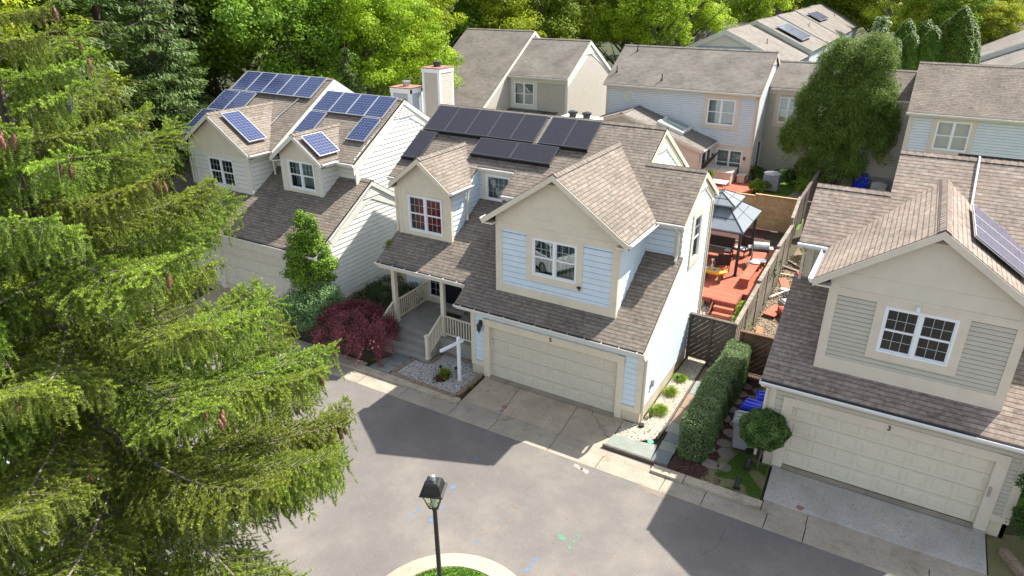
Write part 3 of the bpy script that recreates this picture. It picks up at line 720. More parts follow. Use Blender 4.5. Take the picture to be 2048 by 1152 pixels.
    # windows
    window(root,WF((.09,.4),(4.52,.4)),1.4,4.33,3.02,5.65,2,(3,2),cur='curtain_teal',bottom=0)
    window(root,WF((-5.2,1.7),(-2.74,1.7)),.48,4.42,2.08,5.86,2,(3,2),cur='curtain_red',mats=('glass_dark',),blind=.12)
    window(root,fw,.32,5.5,1.42,6.5,1,(4,3),dh=False,cur='curtain_teal')
    window(root,fs,4.12,4.3,4.98,5.95,1,(3,2),cur='curtain_dark',mats=('glass_dark',),bottom=0)
    window(root,f2,1.22,1.0,1.9,2.6,1,(2,5),dh=False,cur='curtain_dark',mats=('glass_dark',),fw=.035)
    garage_door(root,f,.785,.02,5.665,2.13,'garage_beige')
    hs=MB(); f.box(hs,.80,1.35,.86,1.6,-.11,-.05); hs.build('door_sensor','trim_tan',root)
    # front door
    d=MB(); f2.box(d,2.02,.76,2.92,2.82,-.12,-.06); 
    for a0,z0,a1,z1 in ((2.12,.95,2.42,1.7),(2.52,.95,2.82,1.7),(2.12,1.85,2.42,2.65),(2.52,1.85,2.82,2.65)): f2.box(d,a0,z0,a1,z1,-.06,-.045)
    do=d.build('door','door_black',root); h=MB(); h.ball(f2.P(2.12,1.75,-.02),.035); h.build('door_handle','steel',do)
    dt=MB()
    for q in ((.75,.62,1.22,3.0),(1.22,.62,1.9,1.0),(1.22,2.6,1.9,3.0),(1.9,.76,2.02,3.0),(2.02,2.82,2.92,3.0),(2.92,.76,3.5,3.0)): f2.box(dt,*q,0,.04)
    dt.build('door_surround','trim_beige',root)
    dm=MB(); dm.box((-3.0,2.25,.76),(-2.2,2.75,.775)); 
    # porch slab and steps
    p=MB(); p.box((-5.1,.5,-.2),(-.82,3.0,.75)); p.box((-4.95,.2,-.2),(-2.62,.5,.56)); p.box((-4.92,-.08,-.2),(-2.58,.2,.37)); p.box((-4.9,-.36,-.2),(-2.56,-.08,.18)); p.box((-4.25,2.55,.75),(-2.9,3.0,.87))
    p.box((-.83,.62,.0),(-.8,.0,.0))
    p.build('porch','porch_concrete',root,bevel=.012)
    ff=MB(); ff.box((-2.6,.55,-.1),(-.81,.61,.62)); ff.build('porch_skirt','trim_beige',root)
    def post(x,y,z0,z1,w=.13):
        m=MB(); m.box((x-w/2,y-w/2,z0),(x+w/2,y+w/2,z1)); m.box((x-w/2-.02,y-w/2-.02,z0),(x+w/2+.02,y+w/2+.02,z0+.1)); m.box((x-w/2-.02,y-w/2-.02,z1-.1),(x+w/2+.02,y+w/2+.02,z1)); m.build('porch_post','trim_beige',root)
    post(-4.92,.75,.75,3.25,.17); post(-2.55,.72,.75,3.25,.15); post(-.93,.62,-.0,.01,.1)
    def railing(A,B,h=.86,z=True):
        A=Vector(A);B=Vector(B); m=MB(); up=Vector((0,0,1)); m.beam(A+up*h,B+up*h,.07,.045); m.beam(A+up*.1,B+up*.1,.05,.05); n=int((B-A).length/.12)
        o=m.build('railing','trim_beige',root); k=MB()
        for i in range(1,n): q=A.lerp(B,i/n); k.box((q.x-.018,q.y-.018,q.z+.1),(q.x+.018,q.y+.018,q.z+h))
        k.build('baluster','trim_beige',o)
    railing((-4.98,.8,.75),(-5.0,2.95,.75)); railing((-2.47,.7,.75),(-.84,.64,.75)); railing((-2.6,-.3,.24),(-2.6,.64,.78)); railing((-4.97,-.3,.24),(-4.97,.64,.78))
    n=MB(); n.box((-2.67,-.38,.19),(-2.54,-.25,1.16)); n.box((-2.69,-.4,1.16),(-2.52,-.23,1.2)); n.box((-2.69,-.4,.19),(-2.52,-.23,.27)); n.build('newel_post','trim_beige',root)
    # porch side trim wall between porch and garage
    # lantern beside the garage
    l=MB(); l.box((-.42,-.05,2.05),(-.30,-.02,2.3)); l.tube([(-.36,-.05,2.2),(-.36,-.14,2.32),(-.36,-.16,2.25)],.012,6); l.lathe((-.36,-.16,1.9),[(.0,-.12),(.015,-.08),(.03,0),(.07,.03),(.085,.22),(.1,.24),(.05,.31),(.01,.36)],8); lo=l.build('wall_lantern','dark_metal',root)
    # floodlight on bay
    q=MB(); q.box((3.2,.33,4.2),(3.3,.37,4.28)); q.tube([(3.25,.35,4.24),(3.22,.25,4.27)],.035,8); q.tube([(3.25,.35,4.24),(3.29,.25,4.2)],.035,8); q.build('floodlight','dark_metal',root)
    mt=MB(); mt.box((5.77,.95,.95),(5.83,1.05,1.2)); mt.build('outdoor_socket','grey_metal',root)
    text_obj('house_number','5',.22,(2.46,-.06,2.28),(R(90),0,0),'black_metal',root)
    # solar panels  (front slope of main roof)
    u=Vector((1,0,0)); v=Vector((0,1,S)).normalized(); pl=lambda x,y:Vector((x,y,6.16+S*(y-2.62)))
    def row(x0,x1,n,y0,y1,mat='solar_black',fr='frame_grey',only=None):
        hh=(y1-y0)/v.y; ww=(x1-x0)/n
        for i in range(n):
            if only and i not in only: continue
            solar(root,pl(x0+i*ww,y0),u,v,ww,hh,mat,fr)
    row(-6.25,-.98,5,4.9,6.18); row(-6.35,-5.45,1,3.5,4.82); row(-.78,1.32,2,4.9,6.18); row(-3.32,.2,2,4.06,4.84)
    k=MB(True); 
    for a,b,y in ((-6.35,-5.45,3.46),(-5.4,-3.35,4.86),(-3.32,.2,4.02),(.22,1.32,4.86)): 
        A=pl(a,y);B=pl(b,y); n_=Vector((0,-S,1)).normalized(); k.hexa([A,B,B+n_*.16,A+n_*.16],[p-v*.02 for p in (A,B,B+n_*.16,A+n_*.16)])
    k.pieces('array_skirt','black_metal',root)
    pj=MB(); A=pl(-.88,4.9);B=pl(-.88,6.2); pj.tube([A+Vector((0,0,.06)),B+Vector((0,0,.06))],.02,6); pj.build('conduit','grey_metal',root)
    # chimney behind
    c=MB(); fr_=WF((-2.75,11.0),(-.85,11.0)); c.box((-2.7,10.4,0),(-1.0,11.4,7.45)); co=c.build('chimney','trim_beige',root)
    c2=MB(); c2.box((-2.78,10.32,7.45),(-.92,11.48,7.6)); c2.build('chimney_cap','trim_cream',co)
    for x in (-2.2,-1.5):
        c3=MB(); c3.lathe((x,10.9,7.6),[(.17,0),(.17,.16),(.22,.17),(.22,.25),(.05,.3)],12); c3.build('flue','black_metal',co)
    return root
H5=house_five()
doormat=MB(); at0((-2.2,2.1,.75)); doormat.box((-3.6,1.95,.755),(-2.85,2.4,.77)); tag(doormat.build('doormat','plastic_black'),'dark doormat on the grey porch before the black front door','doormat')

# ===== house with the number 3 =====
def house_three():
    root=thing('house','taupe house with number 3 over its wide garage door, at the right','house',(12.6,3,0.1))
    roof=MB(); tr=MB(); gu=MB(); z0=.14
    zm,ym=6.27,2.6; sk=lambda y:3.1+S*(y+.42)
    pl=lambda y: zm+S*(y-ym)
    roofplane(roof,[(9.33,2.6,pl(2.6)),(19.5,2.6,pl(2.6)),(19.5,6.22,pl(6.22)),(11.38,6.22,pl(6.22)),(11.38,4.65,pl(4.65)),(9.33,4.65,pl(4.65))])
    roofplane(roof,[(11.38,6.22,pl(6.22)),(19.5,6.22,pl(6.22)),(19.5,9.8,6.3),(11.38,9.8,6.3)]); roofplane(roof,[(9.33,4.65,pl(4.65)),(11.5,4.65,pl(4.65)),(11.5,6.7,6.3),(9.33,6.7,6.3)])
    ridge_cap(roof,(11.38,6.22,pl(6.22)),(19.5,6.22,pl(6.22))); ridge_cap(roof,(9.33,4.65,pl(4.65)),(11.4,4.65,pl(4.65)))
    roofplane(roof,[(9.33,-.42,3.1),(18.5,-.42,3.1),(18.5,2.86,sk(2.86)),(9.33,2.86,sk(2.86))])
    bay(root,roof,tr,10.56,14.9,.3,3.50,6.22,8.0,.44,.3,ym,zm,2.86,'siding_taupe','panel_taupe',(11.92,4.41,13.56,5.72,.22),frieze=5.8,frontpitch=.125,sidepitch=.125,border=.2,bottom=.42)
    sb=MB(); f=WF((9.55,0),(15.82,0))
    siding(sb,f,[[(0,.5),(6.27,.5),(6.27,3.0),(0,3.0)]],[(.68,0,5.6,2.28)],.125,.5)
    siding(sb,WF((9.55,6.1),(9.55,0)),[[(0,.5),(6.1,.5),(6.1,3.2),(3.24,5.0),(0,5.0)],[(0,5),(3.24,5),(3.24,6.3),(0,6.35)],[(0,6.35),(3.24,6.3),(1.45,7.45)]],(),.125,.5)
    siding(sb,WF((9.55,2.86),(10.6,2.86)),[[(0,5.0),(1.05,5.0),(1.05,6.3),(0,6.3)]],(),.125,.5)
    siding(sb,WF((14.8,2.86),(19.3,2.86)),[[(0,4.9),(4.5,4.9),(4.5,6.3),(0,6.3)]],(),.125,.5)
    siding(sb,WF((11.45,9.5),(11.45,4)),[[(0,.5),(5.5,.5),(5.5,6.3),(0,6.3)],[(0,6.3),(5.5,6.3),(3.28,8.35)]],(),.125,.5)
    siding(sb,WF((19.3,9.5),(11.45,9.5)),[[(0,.5),(7.85,.5),(7.85,6.3),(0,6.3)]],(),.125,.5); siding(sb,WF((11.45,6.1),(9.55,6.1)),[[(0,.5),(1.9,.5),(1.9,6.4),(0,6.4)]],(),.125,.5)
    siding(sb,WF((15.82,0),(15.82,3.0)),[[(0,.5),(3,.5),(3,4.9),(0,3.1)]],(),.125,.5); siding(sb,WF((15.82,3),(19.3,3)),[[(0,.5),(3.48,.5),(3.48,5),(0,5)]],(),.125,.5)
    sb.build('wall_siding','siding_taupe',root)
    fo=MB(True); fo.box((9.57,0.0,-.2),(10.1,.1,.5)); fo.box((15.3,0,-.2),(15.8,.1,.5)); fo.box((9.57,0,-.2),(9.7,6.1,.5)); fo.box((15.7,0,-.2),(15.8,3,.5)); fo.box((9.6,6.0,-.2),(11.5,6.08,.5)); fo.pieces('foundation','foundation',root)
    b=.036
    f.box(tr,0,.5,.2,3.0,0,b); f.box(tr,6.07,.5,6.27,3.0,0,b); WF((9.55,6.1),(9.55,0)).box(tr,5.95,.5,6.13,3.1,0,b)
    f.box(tr,.2,.5,.45,.7,0,b-.002); f.box(tr,5.85,.5,6.07,.7,0,b-.002)
    f.box(tr,.42,.1,.70,2.52,0,b+.008); f.box(tr,5.58,.1,5.86,2.52,0,b+.008); f.box(tr,.42,2.27,5.86,2.52,0,b+.01)
    for a in (.68,5.575): f.box(tr,a,.1,a+.025,2.27,-.14,0)
    f.box(tr,.70,2.255,5.58,2.275,-.14,0)
    g2=WF((9.55,2.86),(10.6,2.86)); g2.box(tr,0,5.0,.22,6.2,0,b); g2.box(tr,.22,6.05,1.0,6.2,0,b-.002)
    rake(tr,(9.36,-.4,sk(-.4)-.03),(9.36,2.8,sk(2.8)-.03),(-1,0,0),.2,.03); rake(tr,(9.36,2.6,pl(2.6)-.03),(9.36,4.65,pl(4.65)-.03),(-1,0,0),.2,.031); rake(tr,(9.36,4.65,pl(4.65)-.03),(9.36,6.7,6.27),(-1,0,0),.2,.032)
    rake(tr,(11.41,4.65,pl(4.65)-.03),(11.41,6.22,pl(6.22)-.03),(-1,0,0),.2,.032)
    eave_trim(tr,9.36,10.14,2.6,pl(2.6),2.86); eave_trim(tr,15.3,19.4,2.6,pl(2.6),2.86); eave_trim(tr,9.36,18.4,-.4,3.1,0)
    tr.build('trim',['trim_tan','louver_shadow'],root)
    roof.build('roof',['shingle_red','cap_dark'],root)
    gutter(gu,(9.3,-.40,3.08),(18.5,-.40,3.08),(0,-1,0),0,.13,.12); gutter(gu,(9.3,2.6,pl(2.6)-.03),(10.14,2.6,pl(2.6)-.03),(0,-1,0)); gutter(gu,(10.12,.02,6.19),(10.12,2.6,6.19),(-1,0,0),0,.13,.12); gutter(gu,(15.34,.02,6.19),(15.34,2.6,6.19),(1,0,0),0,.13,.12)
    gu.pieces('gutter','vinyl_white',root)
    def ds(pts,mat='trim_tan'):
        m=MB(); spout(m,pts); m.build('downspout',mat,root)
    ds([(9.42,2.5,6.15),(9.5,2.72,5.95),(9.5,2.74,5.0)]); ds([(9.4,-.5,2.95),(9.5,-.1,2.7),(9.47,-.06,.3)])
    window(root,WF((10.56,.3),(14.9,.3)),1.36,4.41,3.0,5.72,2,(3,2),cur='curtain_dark',mats=('glass_dark',))
    garage_door(root,f,.70,.14,5.58,2.27,'garage_taupe')
    mm=MB(); f.box(mm,5.62,1.2,5.68,1.5,.04,.07); mm.build('key_pad','grey_metal',root)
    text_obj('house_number','3',.21,(12.68,-.06,2.40),(R(90),0,R(0)),'black_metal',root)
    c=MB(); c.lathe((12.62,.12,5.86),[(.0,-.06),(.05,-.06),(.055,0),(.03,.05),(.001,.06)],10); c.box((12.6,.14,5.86),(12.64,.3,5.9)); c.build('security_camera','vinyl_white',root)
    # panels on the right slope of the gable
    xc=(10.56+14.9)/2; sl=(8.0-6.22)/(15.34-xc); u=Vector((0,-1,0)); v=Vector((-1,0,sl)).normalized()
    for i in range(3):
        for j in range(1):
            pass
    n=3; wy=(3.95-.95)/n
    for i in range(n):
        y=3.95-i*wy; x=14.75; solar(root,(x,y,8.0-sl*(x-xc)),u,v,wy,1.72,'solar_violet','alu_white',lift=.16,th=.05)
    vp=MB(); a=(13.45,4.66,pl(4.66)); vp.tube([(13.45,4.45,pl(4.45)+.08),(13.45,6.1,pl(6.1)+.1),(13.45,6.3,pl(6.22)+.05)],.028,8); vp.build('conduit','vinyl_white',root)
    rb=MB(); rb.box((12.9,6.26,pl(6.22)+.0),(18.5,6.34,pl(6.22)+.09)); rb.build('array_skirt','black_metal',root)
    return root
H3=house_three()

# ===== duplex at the left =====
def house_seven():
    root=thing('house','cream duplex with blue solar panels on both halves, partly behind the spruce','house',(-13,3,.35))
    roof=MB(); tr=MB(); gu=MB()
    s=.61; sk=lambda y:3.36+s*(y+.42)
    R1=lambda y:8.54+s*(y-6.35); R2=lambda y:9.07+s*(y-6.75)
    # right half
    roofplane(roof,[(-12.93,2.75,R1(2.75)),(-8.42,2.75,R1(2.75)),(-8.42,6.35,8.54),(-12.93,6.35,8.54)]); roofplane(roof,[(-12.93,6.35,8.54),(-8.42,6.35,8.54),(-8.42,9.9,6.4),(-12.93,9.9,6.4)])
    ridge_cap(roof,(-12.93,6.35,8.54),(-8.42,6.35,8.54))
    # left half
    roofplane(roof,[(-19.45,2.45,R2(2.45)),(-12.95,2.45,R2(2.45)),(-12.95,6.75,9.07),(-19.0,6.75,9.07)]); roofplane(roof,[(-19.0,6.75,9.07),(-12.95,6.75,9.07),(-12.95,10.2,6.97),(-19.45,10.2,6.97)])
    ridge_cap(roof,(-19.0,6.75,9.07),(-12.95,6.75,9.07))
    # lower roof
    roofplane(roof,[(-19.3,-.42,3.36),(-7.95,-.42,3.36),(-7.95,3.25,sk(3.25)),(-8.5,3.25,sk(3.25)),(-19.3,3.25,sk(3.25))]); roofplane(roof,[(-8.55,3.25,sk(3.25)),(-7.95,3.25,sk(3.25)),(-7.95,6.3,sk(3.25)-1.86),(-8.55,6.3,sk(3.25)-1.86)])
    ridge_cap(roof,(-8.5,3.25,sk(3.25)),(-7.95,3.25,sk(3.25)))
    bay(root,roof,tr,-12.0,-9.68,2.1,4.86,6.42,7.5,.34,.3,2.75,R1(2.75),3.15,'siding_white','panel_beige',(-11.6,5.05,-10.05,6.3,.05),roofs=s,sidezone=False,border=.2,louv=False)
    bay(root,roof,tr,-17.4,-13.5,1.57,4.55,6.45,8.03,.42,.3,2.45,R2(2.45),3.15,'siding_white','panel_beige',(-16.25,4.72,-14.55,6.0,.05),roofs=s,frieze=6.05,border=.28,louv=False,bottom=.25)
    sb=MB()
    fs=WF((-8.05,.05),(-8.05,6.2)); siding(sb,fs,[[(0,.55),(6.15,.55),(6.15,3.5),(0,3.5)],[(0,3.5),(6.15,3.5),(3.2,5.45)]],(),.2,.55)
    fb=WF((-8.5,2.9),(-8.5,9.6)); siding(sb,fb,[[(0,4.2),(6.7,4.2),(6.7,6.5),(0,6.5)],[(0,6.5),(6.7,6.5),(3.45,8.5)]],(),.2,.55)
    siding(sb,WF((-8.5,6.2),(-8.5,9.6)),[[(0,.55),(3.4,.55),(3.4,4.2),(0,4.2)]],(),.2,.55)
    siding(sb,WF((-13.5,3.15),(-8.5,3.15)),[[(0,5.2),(5.0,5.2),(5.0,6.4),(0,6.4)]],(),.2,.55)
    siding(sb,WF((-12.95,2.7),(-12.95,10)),[[(0,6.3),(7.3,6.9),(4.05,9.0)]],(),.2,.55)
    siding(sb,WF((-19.2,3.0),(-13.5,3.0)),[[(0,5.0),(5.7,5.0),(5.7,6.6),(0,6.6)]],(),.2,.55)
    f=WF((-19.1,.05),(-8.05,.05)); siding(sb,f,[[(0,.55),(11.05,.55),(11.05,3.2),(0,3.2)]],[(4.6,.3,9.5,2.75)],.2,.55)
    siding(sb,WF((-19.2,10),(-19.2,.05)),[[(0,.4),(9.95,.4),(9.95,3.5),(0,7)],[(0,7.0),(6.9,6.7),(3.2,9)]],(),.2,.55); siding(sb,WF((-8.5,9.6),(-19.2,9.6)),[[(0,.4),(10.7,.4),(10.7,6.7),(0,6.7)]],(),.2,.55)
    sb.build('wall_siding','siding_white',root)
    fo=MB(True); fo.box((-19,.08,-.2),(-8.08,.2,.55)); fo.box((-8.2,.1,-.2),(-8.04,6.1,.55)); fs.box(fo,.0,.9,6.15,.93,0,.05); fs.box(fo,.0,.3,6.15,.9,0,.03); fo.pieces('foundation','foundation',root)
    b=.036
    f.box(tr,10.87,.5,11.05,3.2,0,b); fs.box(tr,-.03,.5,.14,3.3,0,b); f.box(tr,4.35,.3,4.6,3.0,0,b+.01); f.box(tr,9.5,.3,9.75,3.0,0,b+.01); f.box(tr,4.35,2.7,9.75,3.0,0,b+.012)
    f.box(tr,4.56,.3,4.64,2.7,-.3,0); f.box(tr,9.46,.3,9.54,2.7,-.3,0); f.box(tr,4.64,2.62,9.46,2.72,-.3,0)
    rake(tr,(-7.98,-.4,sk(-.4)-.03),(-7.98,3.25,sk(3.25)-.03),(1,0,0),.2,.03); rake(tr,(-7.98,3.25,sk(3.25)-.03),(-7.98,6.3,sk(3.25)-1.9),(1,0,0),.2,.031)
    fs.prism(tr,[(.0,3.35),(3.2,5.36),(6.1,3.6),(6.1,3.3),(3.2,4.85),(.0,3.0)],0,.035); louver(tr,fs,3.2,5.25,.55,.36,0,1,.036)
    fs.prism(tr,[(1.2,4.0),(3.2,4.98),(5.2,4.0),(4.9,3.97),(3.2,4.78),(1.5,3.97)],0,.04)
    rake(tr,(-8.45,2.75,R1(2.75)-.03),(-8.45,6.35,8.51),(1,0,0),.22,.03); rake(tr,(-8.45,6.35,8.51),(-8.45,9.9,6.37),(1,0,0),.22,.031)
    fb.prism(tr,[(-.1,6.3),(3.45,8.4),(6.8,6.45),(6.8,6.1),(3.45,7.85),(-.1,5.8)],0,.035); louver(tr,fb,3.45,8.25,.75,.5,0,1,.036)
    fb.box(tr,.0,4.9,.2,6.3,0,b+.003)
    rake(tr,(-12.98,2.45,R2(2.45)-.03),(-12.98,6.75,9.04),(1,0,0),.36,.04); rake(tr,(-12.98,6.75,9.04),(-12.98,10.2,6.94),(1,0,0),.3,.041)
    eave_trim(tr,-9.3,-8.45,2.75,R1(2.75),3.15); eave_trim(tr,-19.4,-17.8,2.45,R2(2.45),3.0); eave_trim(tr,-19.3,-7.98,-.4,3.36,.05)
    f6=WF((-13.5,3.15),(-8.5,3.15)); f6.box(tr,4.78,5.2,5.0,6.3,0,b)
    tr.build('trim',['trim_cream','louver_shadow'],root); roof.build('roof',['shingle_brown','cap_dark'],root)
    gutter(gu,(-19.3,-.4,3.33),(-7.9,-.4,3.33),(0,-1,0)); gutter(gu,(-9.35,2.75,R1(2.75)-.03),(-8.4,2.75,R1(2.75)-.03),(0,-1,0)); gutter(gu,(-9.34,1.85,6.39),(-9.34,2.75,6.39),(1,0,0)); gutter(gu,(-13.08,1.3,6.42),(-13.08,2.6,6.42),(1,0,0)); gutter(gu,(-19.5,2.45,R2(2.45)-.03),(-17.85,2.45,R2(2.45)-.03),(0,-1,0))
    gu.pieces('gutter','gutter_white',root)
    def ds(pts,mat='trim_cream'):
        m=MB(); spout(m,pts); m.build('downspout',mat,root)
    ds([(-8.6,2.66,6.2),(-8.62,3.05,5.95),(-8.62,3.06,5.4),(-8.6,2.9,5.25)]); ds([(-7.95,-.45,3.2),(-8.0,0,3.0),(-7.98,.02,.5)]); ds([(-17.6,1.6,6.3),(-17.5,1.52,6.0),(-17.5,1.52,4.6)]); ds([(-13.2,2.6,6.3),(-13.1,2.6,5.9),(-13.1,2.62,5.3)])
    window(root,WF((-12.0,2.1),(-9.68,2.1)),.4,5.05,1.95,6.3,2,(3,2),cur='curtain_sheer',bottom=0,mats=('glass_dark',))
    window(root,WF((-17.4,1.57),(-13.5,1.57)),1.15,4.72,2.85,6.0,2,(3,2),cur='curtain_dark')
    garage_door(root,f,4.62,.35,9.48,2.65,'garage_cream')
    # solar panels
    u=Vector((1,0,0)); v=Vector((0,1,s)).normalized()
    def row(fn,x0,x1,n,y0,y1,only=None):
        hh=(y1-y0)/v.y; ww=(x1-x0)/n
        for i in range(n):
            if only is None or i in only: solar(root,(x0+i*ww,y0,fn(y0)),u,v,ww,hh,'solar_blue','alu_white')
    row(R1,-12.88,-8.62,4,5.08,6.28); row(R1,-12.88,-8.62,4,3.8,5.04,(0,3))
    row(R2,-18.75,-13.2,5,5.38,6.65); row(R2,-19.1,-16.75,2,4.1,5.34); row(R2,-19.35,-18.35,1,2.55,4.06)
    # panels on the dormer slopes
    for (xc,zr,hw,ze,yf,x0,ly,lv) in ((-10.84,7.5,1.5,6.42,1.95,-9.55,1.2,1.25),(-15.45,8.03,2.37,6.45,1.75,-13.55,1.0,1.95)):
        sl=(zr-ze)/hw; vv=Vector((-1,0,sl)).normalized(); solar(root,(x0,yf+ly,zr-sl*(x0-xc)),Vector((0,-1,0)),vv,ly,lv,'solar_violet' if False else 'solar_blue','alu_white',lift=.17,th=.06)
    cn=MB(); cn.tube([(-13.9,5.3,R2(5.3)+.08),(-14.2,4.2,R2(4.2)+.06),(-14.25,3.2,R2(3.2)+.08),(-14.6,2.6,R2(2.7)+.1)],.025,6); cn.build('conduit','grey_metal',root)
    # chimneys at the rear
    c=MB(); c.box((-13.3,11.3,0),(-12.0,12.4,8.05)); co=c.build('chimney','siding_greyblue',root)
    e=MB(True)
    for x in (-13.32,-12.15): e.box((x,11.28,5),(x+.17,11.45,8.05)); e.box((x,12.25,5),(x+.17,12.42,8.05))
    e.box((-13.34,11.26,7.85),(-11.98,12.44,8.1)); e.pieces('corner_board','vinyl_white',co)
    e=MB(); e.box((-13.36,11.24,8.1),(-11.96,12.46,8.15)); e.build('chimney_cap','rust_red',co); e=MB(); e.lathe((-12.65,11.85,8.15),[(.2,0),(.2,.2),(.23,.2),(.23,.27),(.05,.28)],12); e.build('flue','grey_metal',co)
    c=MB(); siding(c,WF((-11.5,11.8),(-10.4,11.8)),[[(0,4),(1.1,4),(1.1,9.1),(0,9.1)]],(),.12,0); siding(c,WF((-10.4,11.8),(-10.4,13.0)),[[(0,4),(1.2,4),(1.2,9.1),(0,9.1)]],(),.12,0); c.box((-11.48,11.82,0),(-10.42,13.0,9.1)); co=c.build('chimney','siding_beige',root)
    e=MB(True)
    for x,y in ((-11.52,11.78),(-10.52,11.78),(-10.52,12.9)): e.box((x,y,4),(x+.14,y+.14,9.1))
    e.box((-11.54,11.76,8.95),(-10.36,13.06,9.15)); e.pieces('corner_board','vinyl_white',co)
    e=MB(); e.box((-11.56,11.74,9.15),(-10.34,13.08,9.2)); e.build('chimney_cap','rust_red',co); e=MB(); e.lathe((-10.95,12.4,9.2),[(.2,0),(.2,.2),(.23,.2),(.23,.27),(.05,.28)],12); e.build('flue','dark_metal',co)
    return root
H7=house_seven()
# ---------------------------------------------------------------- houses of the rear row
def pipe(root,x,y,z,h=.4,base=True):
    m=MB(); m.tube([(x,y,z-.1),(x,y,z+h)],.04,8); m.lathe((x,y,z),[(.12,-.05),(.05,.1)],8); m.build('vent_pipe','dark_metal',root)
def house_b1():
    root=thing('house','beige clapboard house with two stepped grey roofs behind the chimneys, backed by bright trees','house',(-17,34,.3))
    roof=MB();tr=MB();gu=MB()
    yR,zR=35.8,9.5; L=lambda y:zR+S*(y-yR); r=lambda y:6.4+S*(y-31.2)
    roofplane(roof,[(-24.7,24.5,L(24.5)),(-17.85,24.5,L(24.5)),(-17.85,yR,zR),(-24.7,yR,zR)]); roofplane(roof,[(-24.7,yR,zR),(-17.85,yR,zR),(-17.85,40.5,6.6),(-24.7,40.5,6.6)]); ridge_cap(roof,(-24.7,yR,zR),(-17.85,yR,zR))
    roofplane(roof,[(-17.9,31.2,6.4),(-12.4,31.2,6.4),(-12.4,35.35,r(35.35)),(-17.9,35.35,r(35.35))]); roofplane(roof,[(-17.9,35.35,r(35.35)),(-12.4,35.35,r(35.35)),(-12.4,40,6.3),(-17.9,40,6.3)]); ridge_cap(roof,(-17.9,35.35,r(35.35)),(-12.4,35.35,r(35.35)))
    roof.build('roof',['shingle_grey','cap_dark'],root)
    sr=MB(); roofplane(sr,[(-17.8,29.5,3.3),(-13.2,29.5,3.3),(-13.2,31.5,3.75),(-17.8,31.5,3.75)]); so_=sr.build('sunroom_roof',['shingle_dark','trim_cream'],root)
    for x in (-16.9,-15.2):
        q=MB(); q.box((x,29.9,3.5),(x+1.1,30.9,3.78)); q.build('skylight','glass_dark',so_)
    sb=MB()
    siding(sb,WF((-17.85,24.8),(-17.85,40)),[[(0,.3),(15.2,.3),(15.2,6.6),(11,9.4),(0,2.6)]],(),.14,0)
    f=WF((-17.85,31.5),(-12.5,31.5)); siding(sb,f,[[(0,.3),(5.35,.3),(5.35,6.3),(0,6.3)]],[(.55,4.1,2.35,5.85)],.14,0)
    fs=WF((-12.5,31.5),(-12.5,39.6)); siding(sb,fs,[[(0,.3),(8.1,.3),(8.1,6.5),(0,6.5)],[(0,6.5),(8.1,6.5),(3.87,8.85)]],(),.14,0)
    siding(sb,WF((-24.5,40),(-24.5,24.8)),[[(0,.3),(15.2,.3),(15.2,2.6),(4.2,9.4),(0,6.6)]],(),.14,0); siding(sb,WF((-12.5,39.8),(-24.5,39.8)),[[(0,.3),(12,.3),(12,6.5),(0,6.5)]],(),.14,0); siding(sb,WF((-24.5,24.9),(-17.85,24.9)),[[(0,.3),(6.6,.3),(6.6,2.6),(0,2.6)]],(),.14,0)
    sb.box((-17.7,29.6,.2),(-13.3,31.4,3.3))
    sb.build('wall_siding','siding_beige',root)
    rake(tr,(-17.82,24.5,L(24.5)-.02),(-17.82,yR,zR-.02),(1,0,0),.3,.04); rake(tr,(-17.82,yR,zR-.02),(-17.82,40.5,6.58),(1,0,0),.3,.041)
    rake(tr,(-12.42,31.2,6.38),(-12.42,35.35,r(35.35)-.02),(1,0,0),.3,.04); rake(tr,(-12.42,35.35,r(35.35)-.02),(-12.42,40,6.28),(1,0,0),.3,.041)
    fs.prism(tr,[(-.1,6.3),(3.87,8.75),(8.2,6.4),(8.2,6.1),(3.87,8.0),(-.1,5.7)],0,.04); louver(tr,fs,3.87,8.5,.8,.55,0,1,.05)
    f.box(tr,2.35,3.8,2.65,6.2,0,.04); f.box(tr,.25,3.8,.55,6.2,0,.04); f.box(tr,.55,5.85,2.35,6.2,0,.038); f.box(tr,.55,3.8,2.35,4.1,0,.038); f.box(tr,5.15,.3,5.35,6.2,0,.04); f.box(tr,2.65,5.95,5.15,6.2,0,.036)
    eave_trim(tr,-17.85,-12.4,31.2,6.4,31.5)
    tr.build('trim',['trim_cream','louver_shadow'],root); gutter(gu,(-17.85,31.2,6.36),(-12.3,31.2,6.36),(0,-1,0)); gu.pieces('gutter','gutter_white',root)
    window(root,f,.55,4.1,2.35,5.85,2,(1,1),cur='blind')
    pipe(root,-24.2,30.2,L(30.2)); pipe(root,-13.4,33,r(33)-.2,.1)
    return root
B1=house_b1()
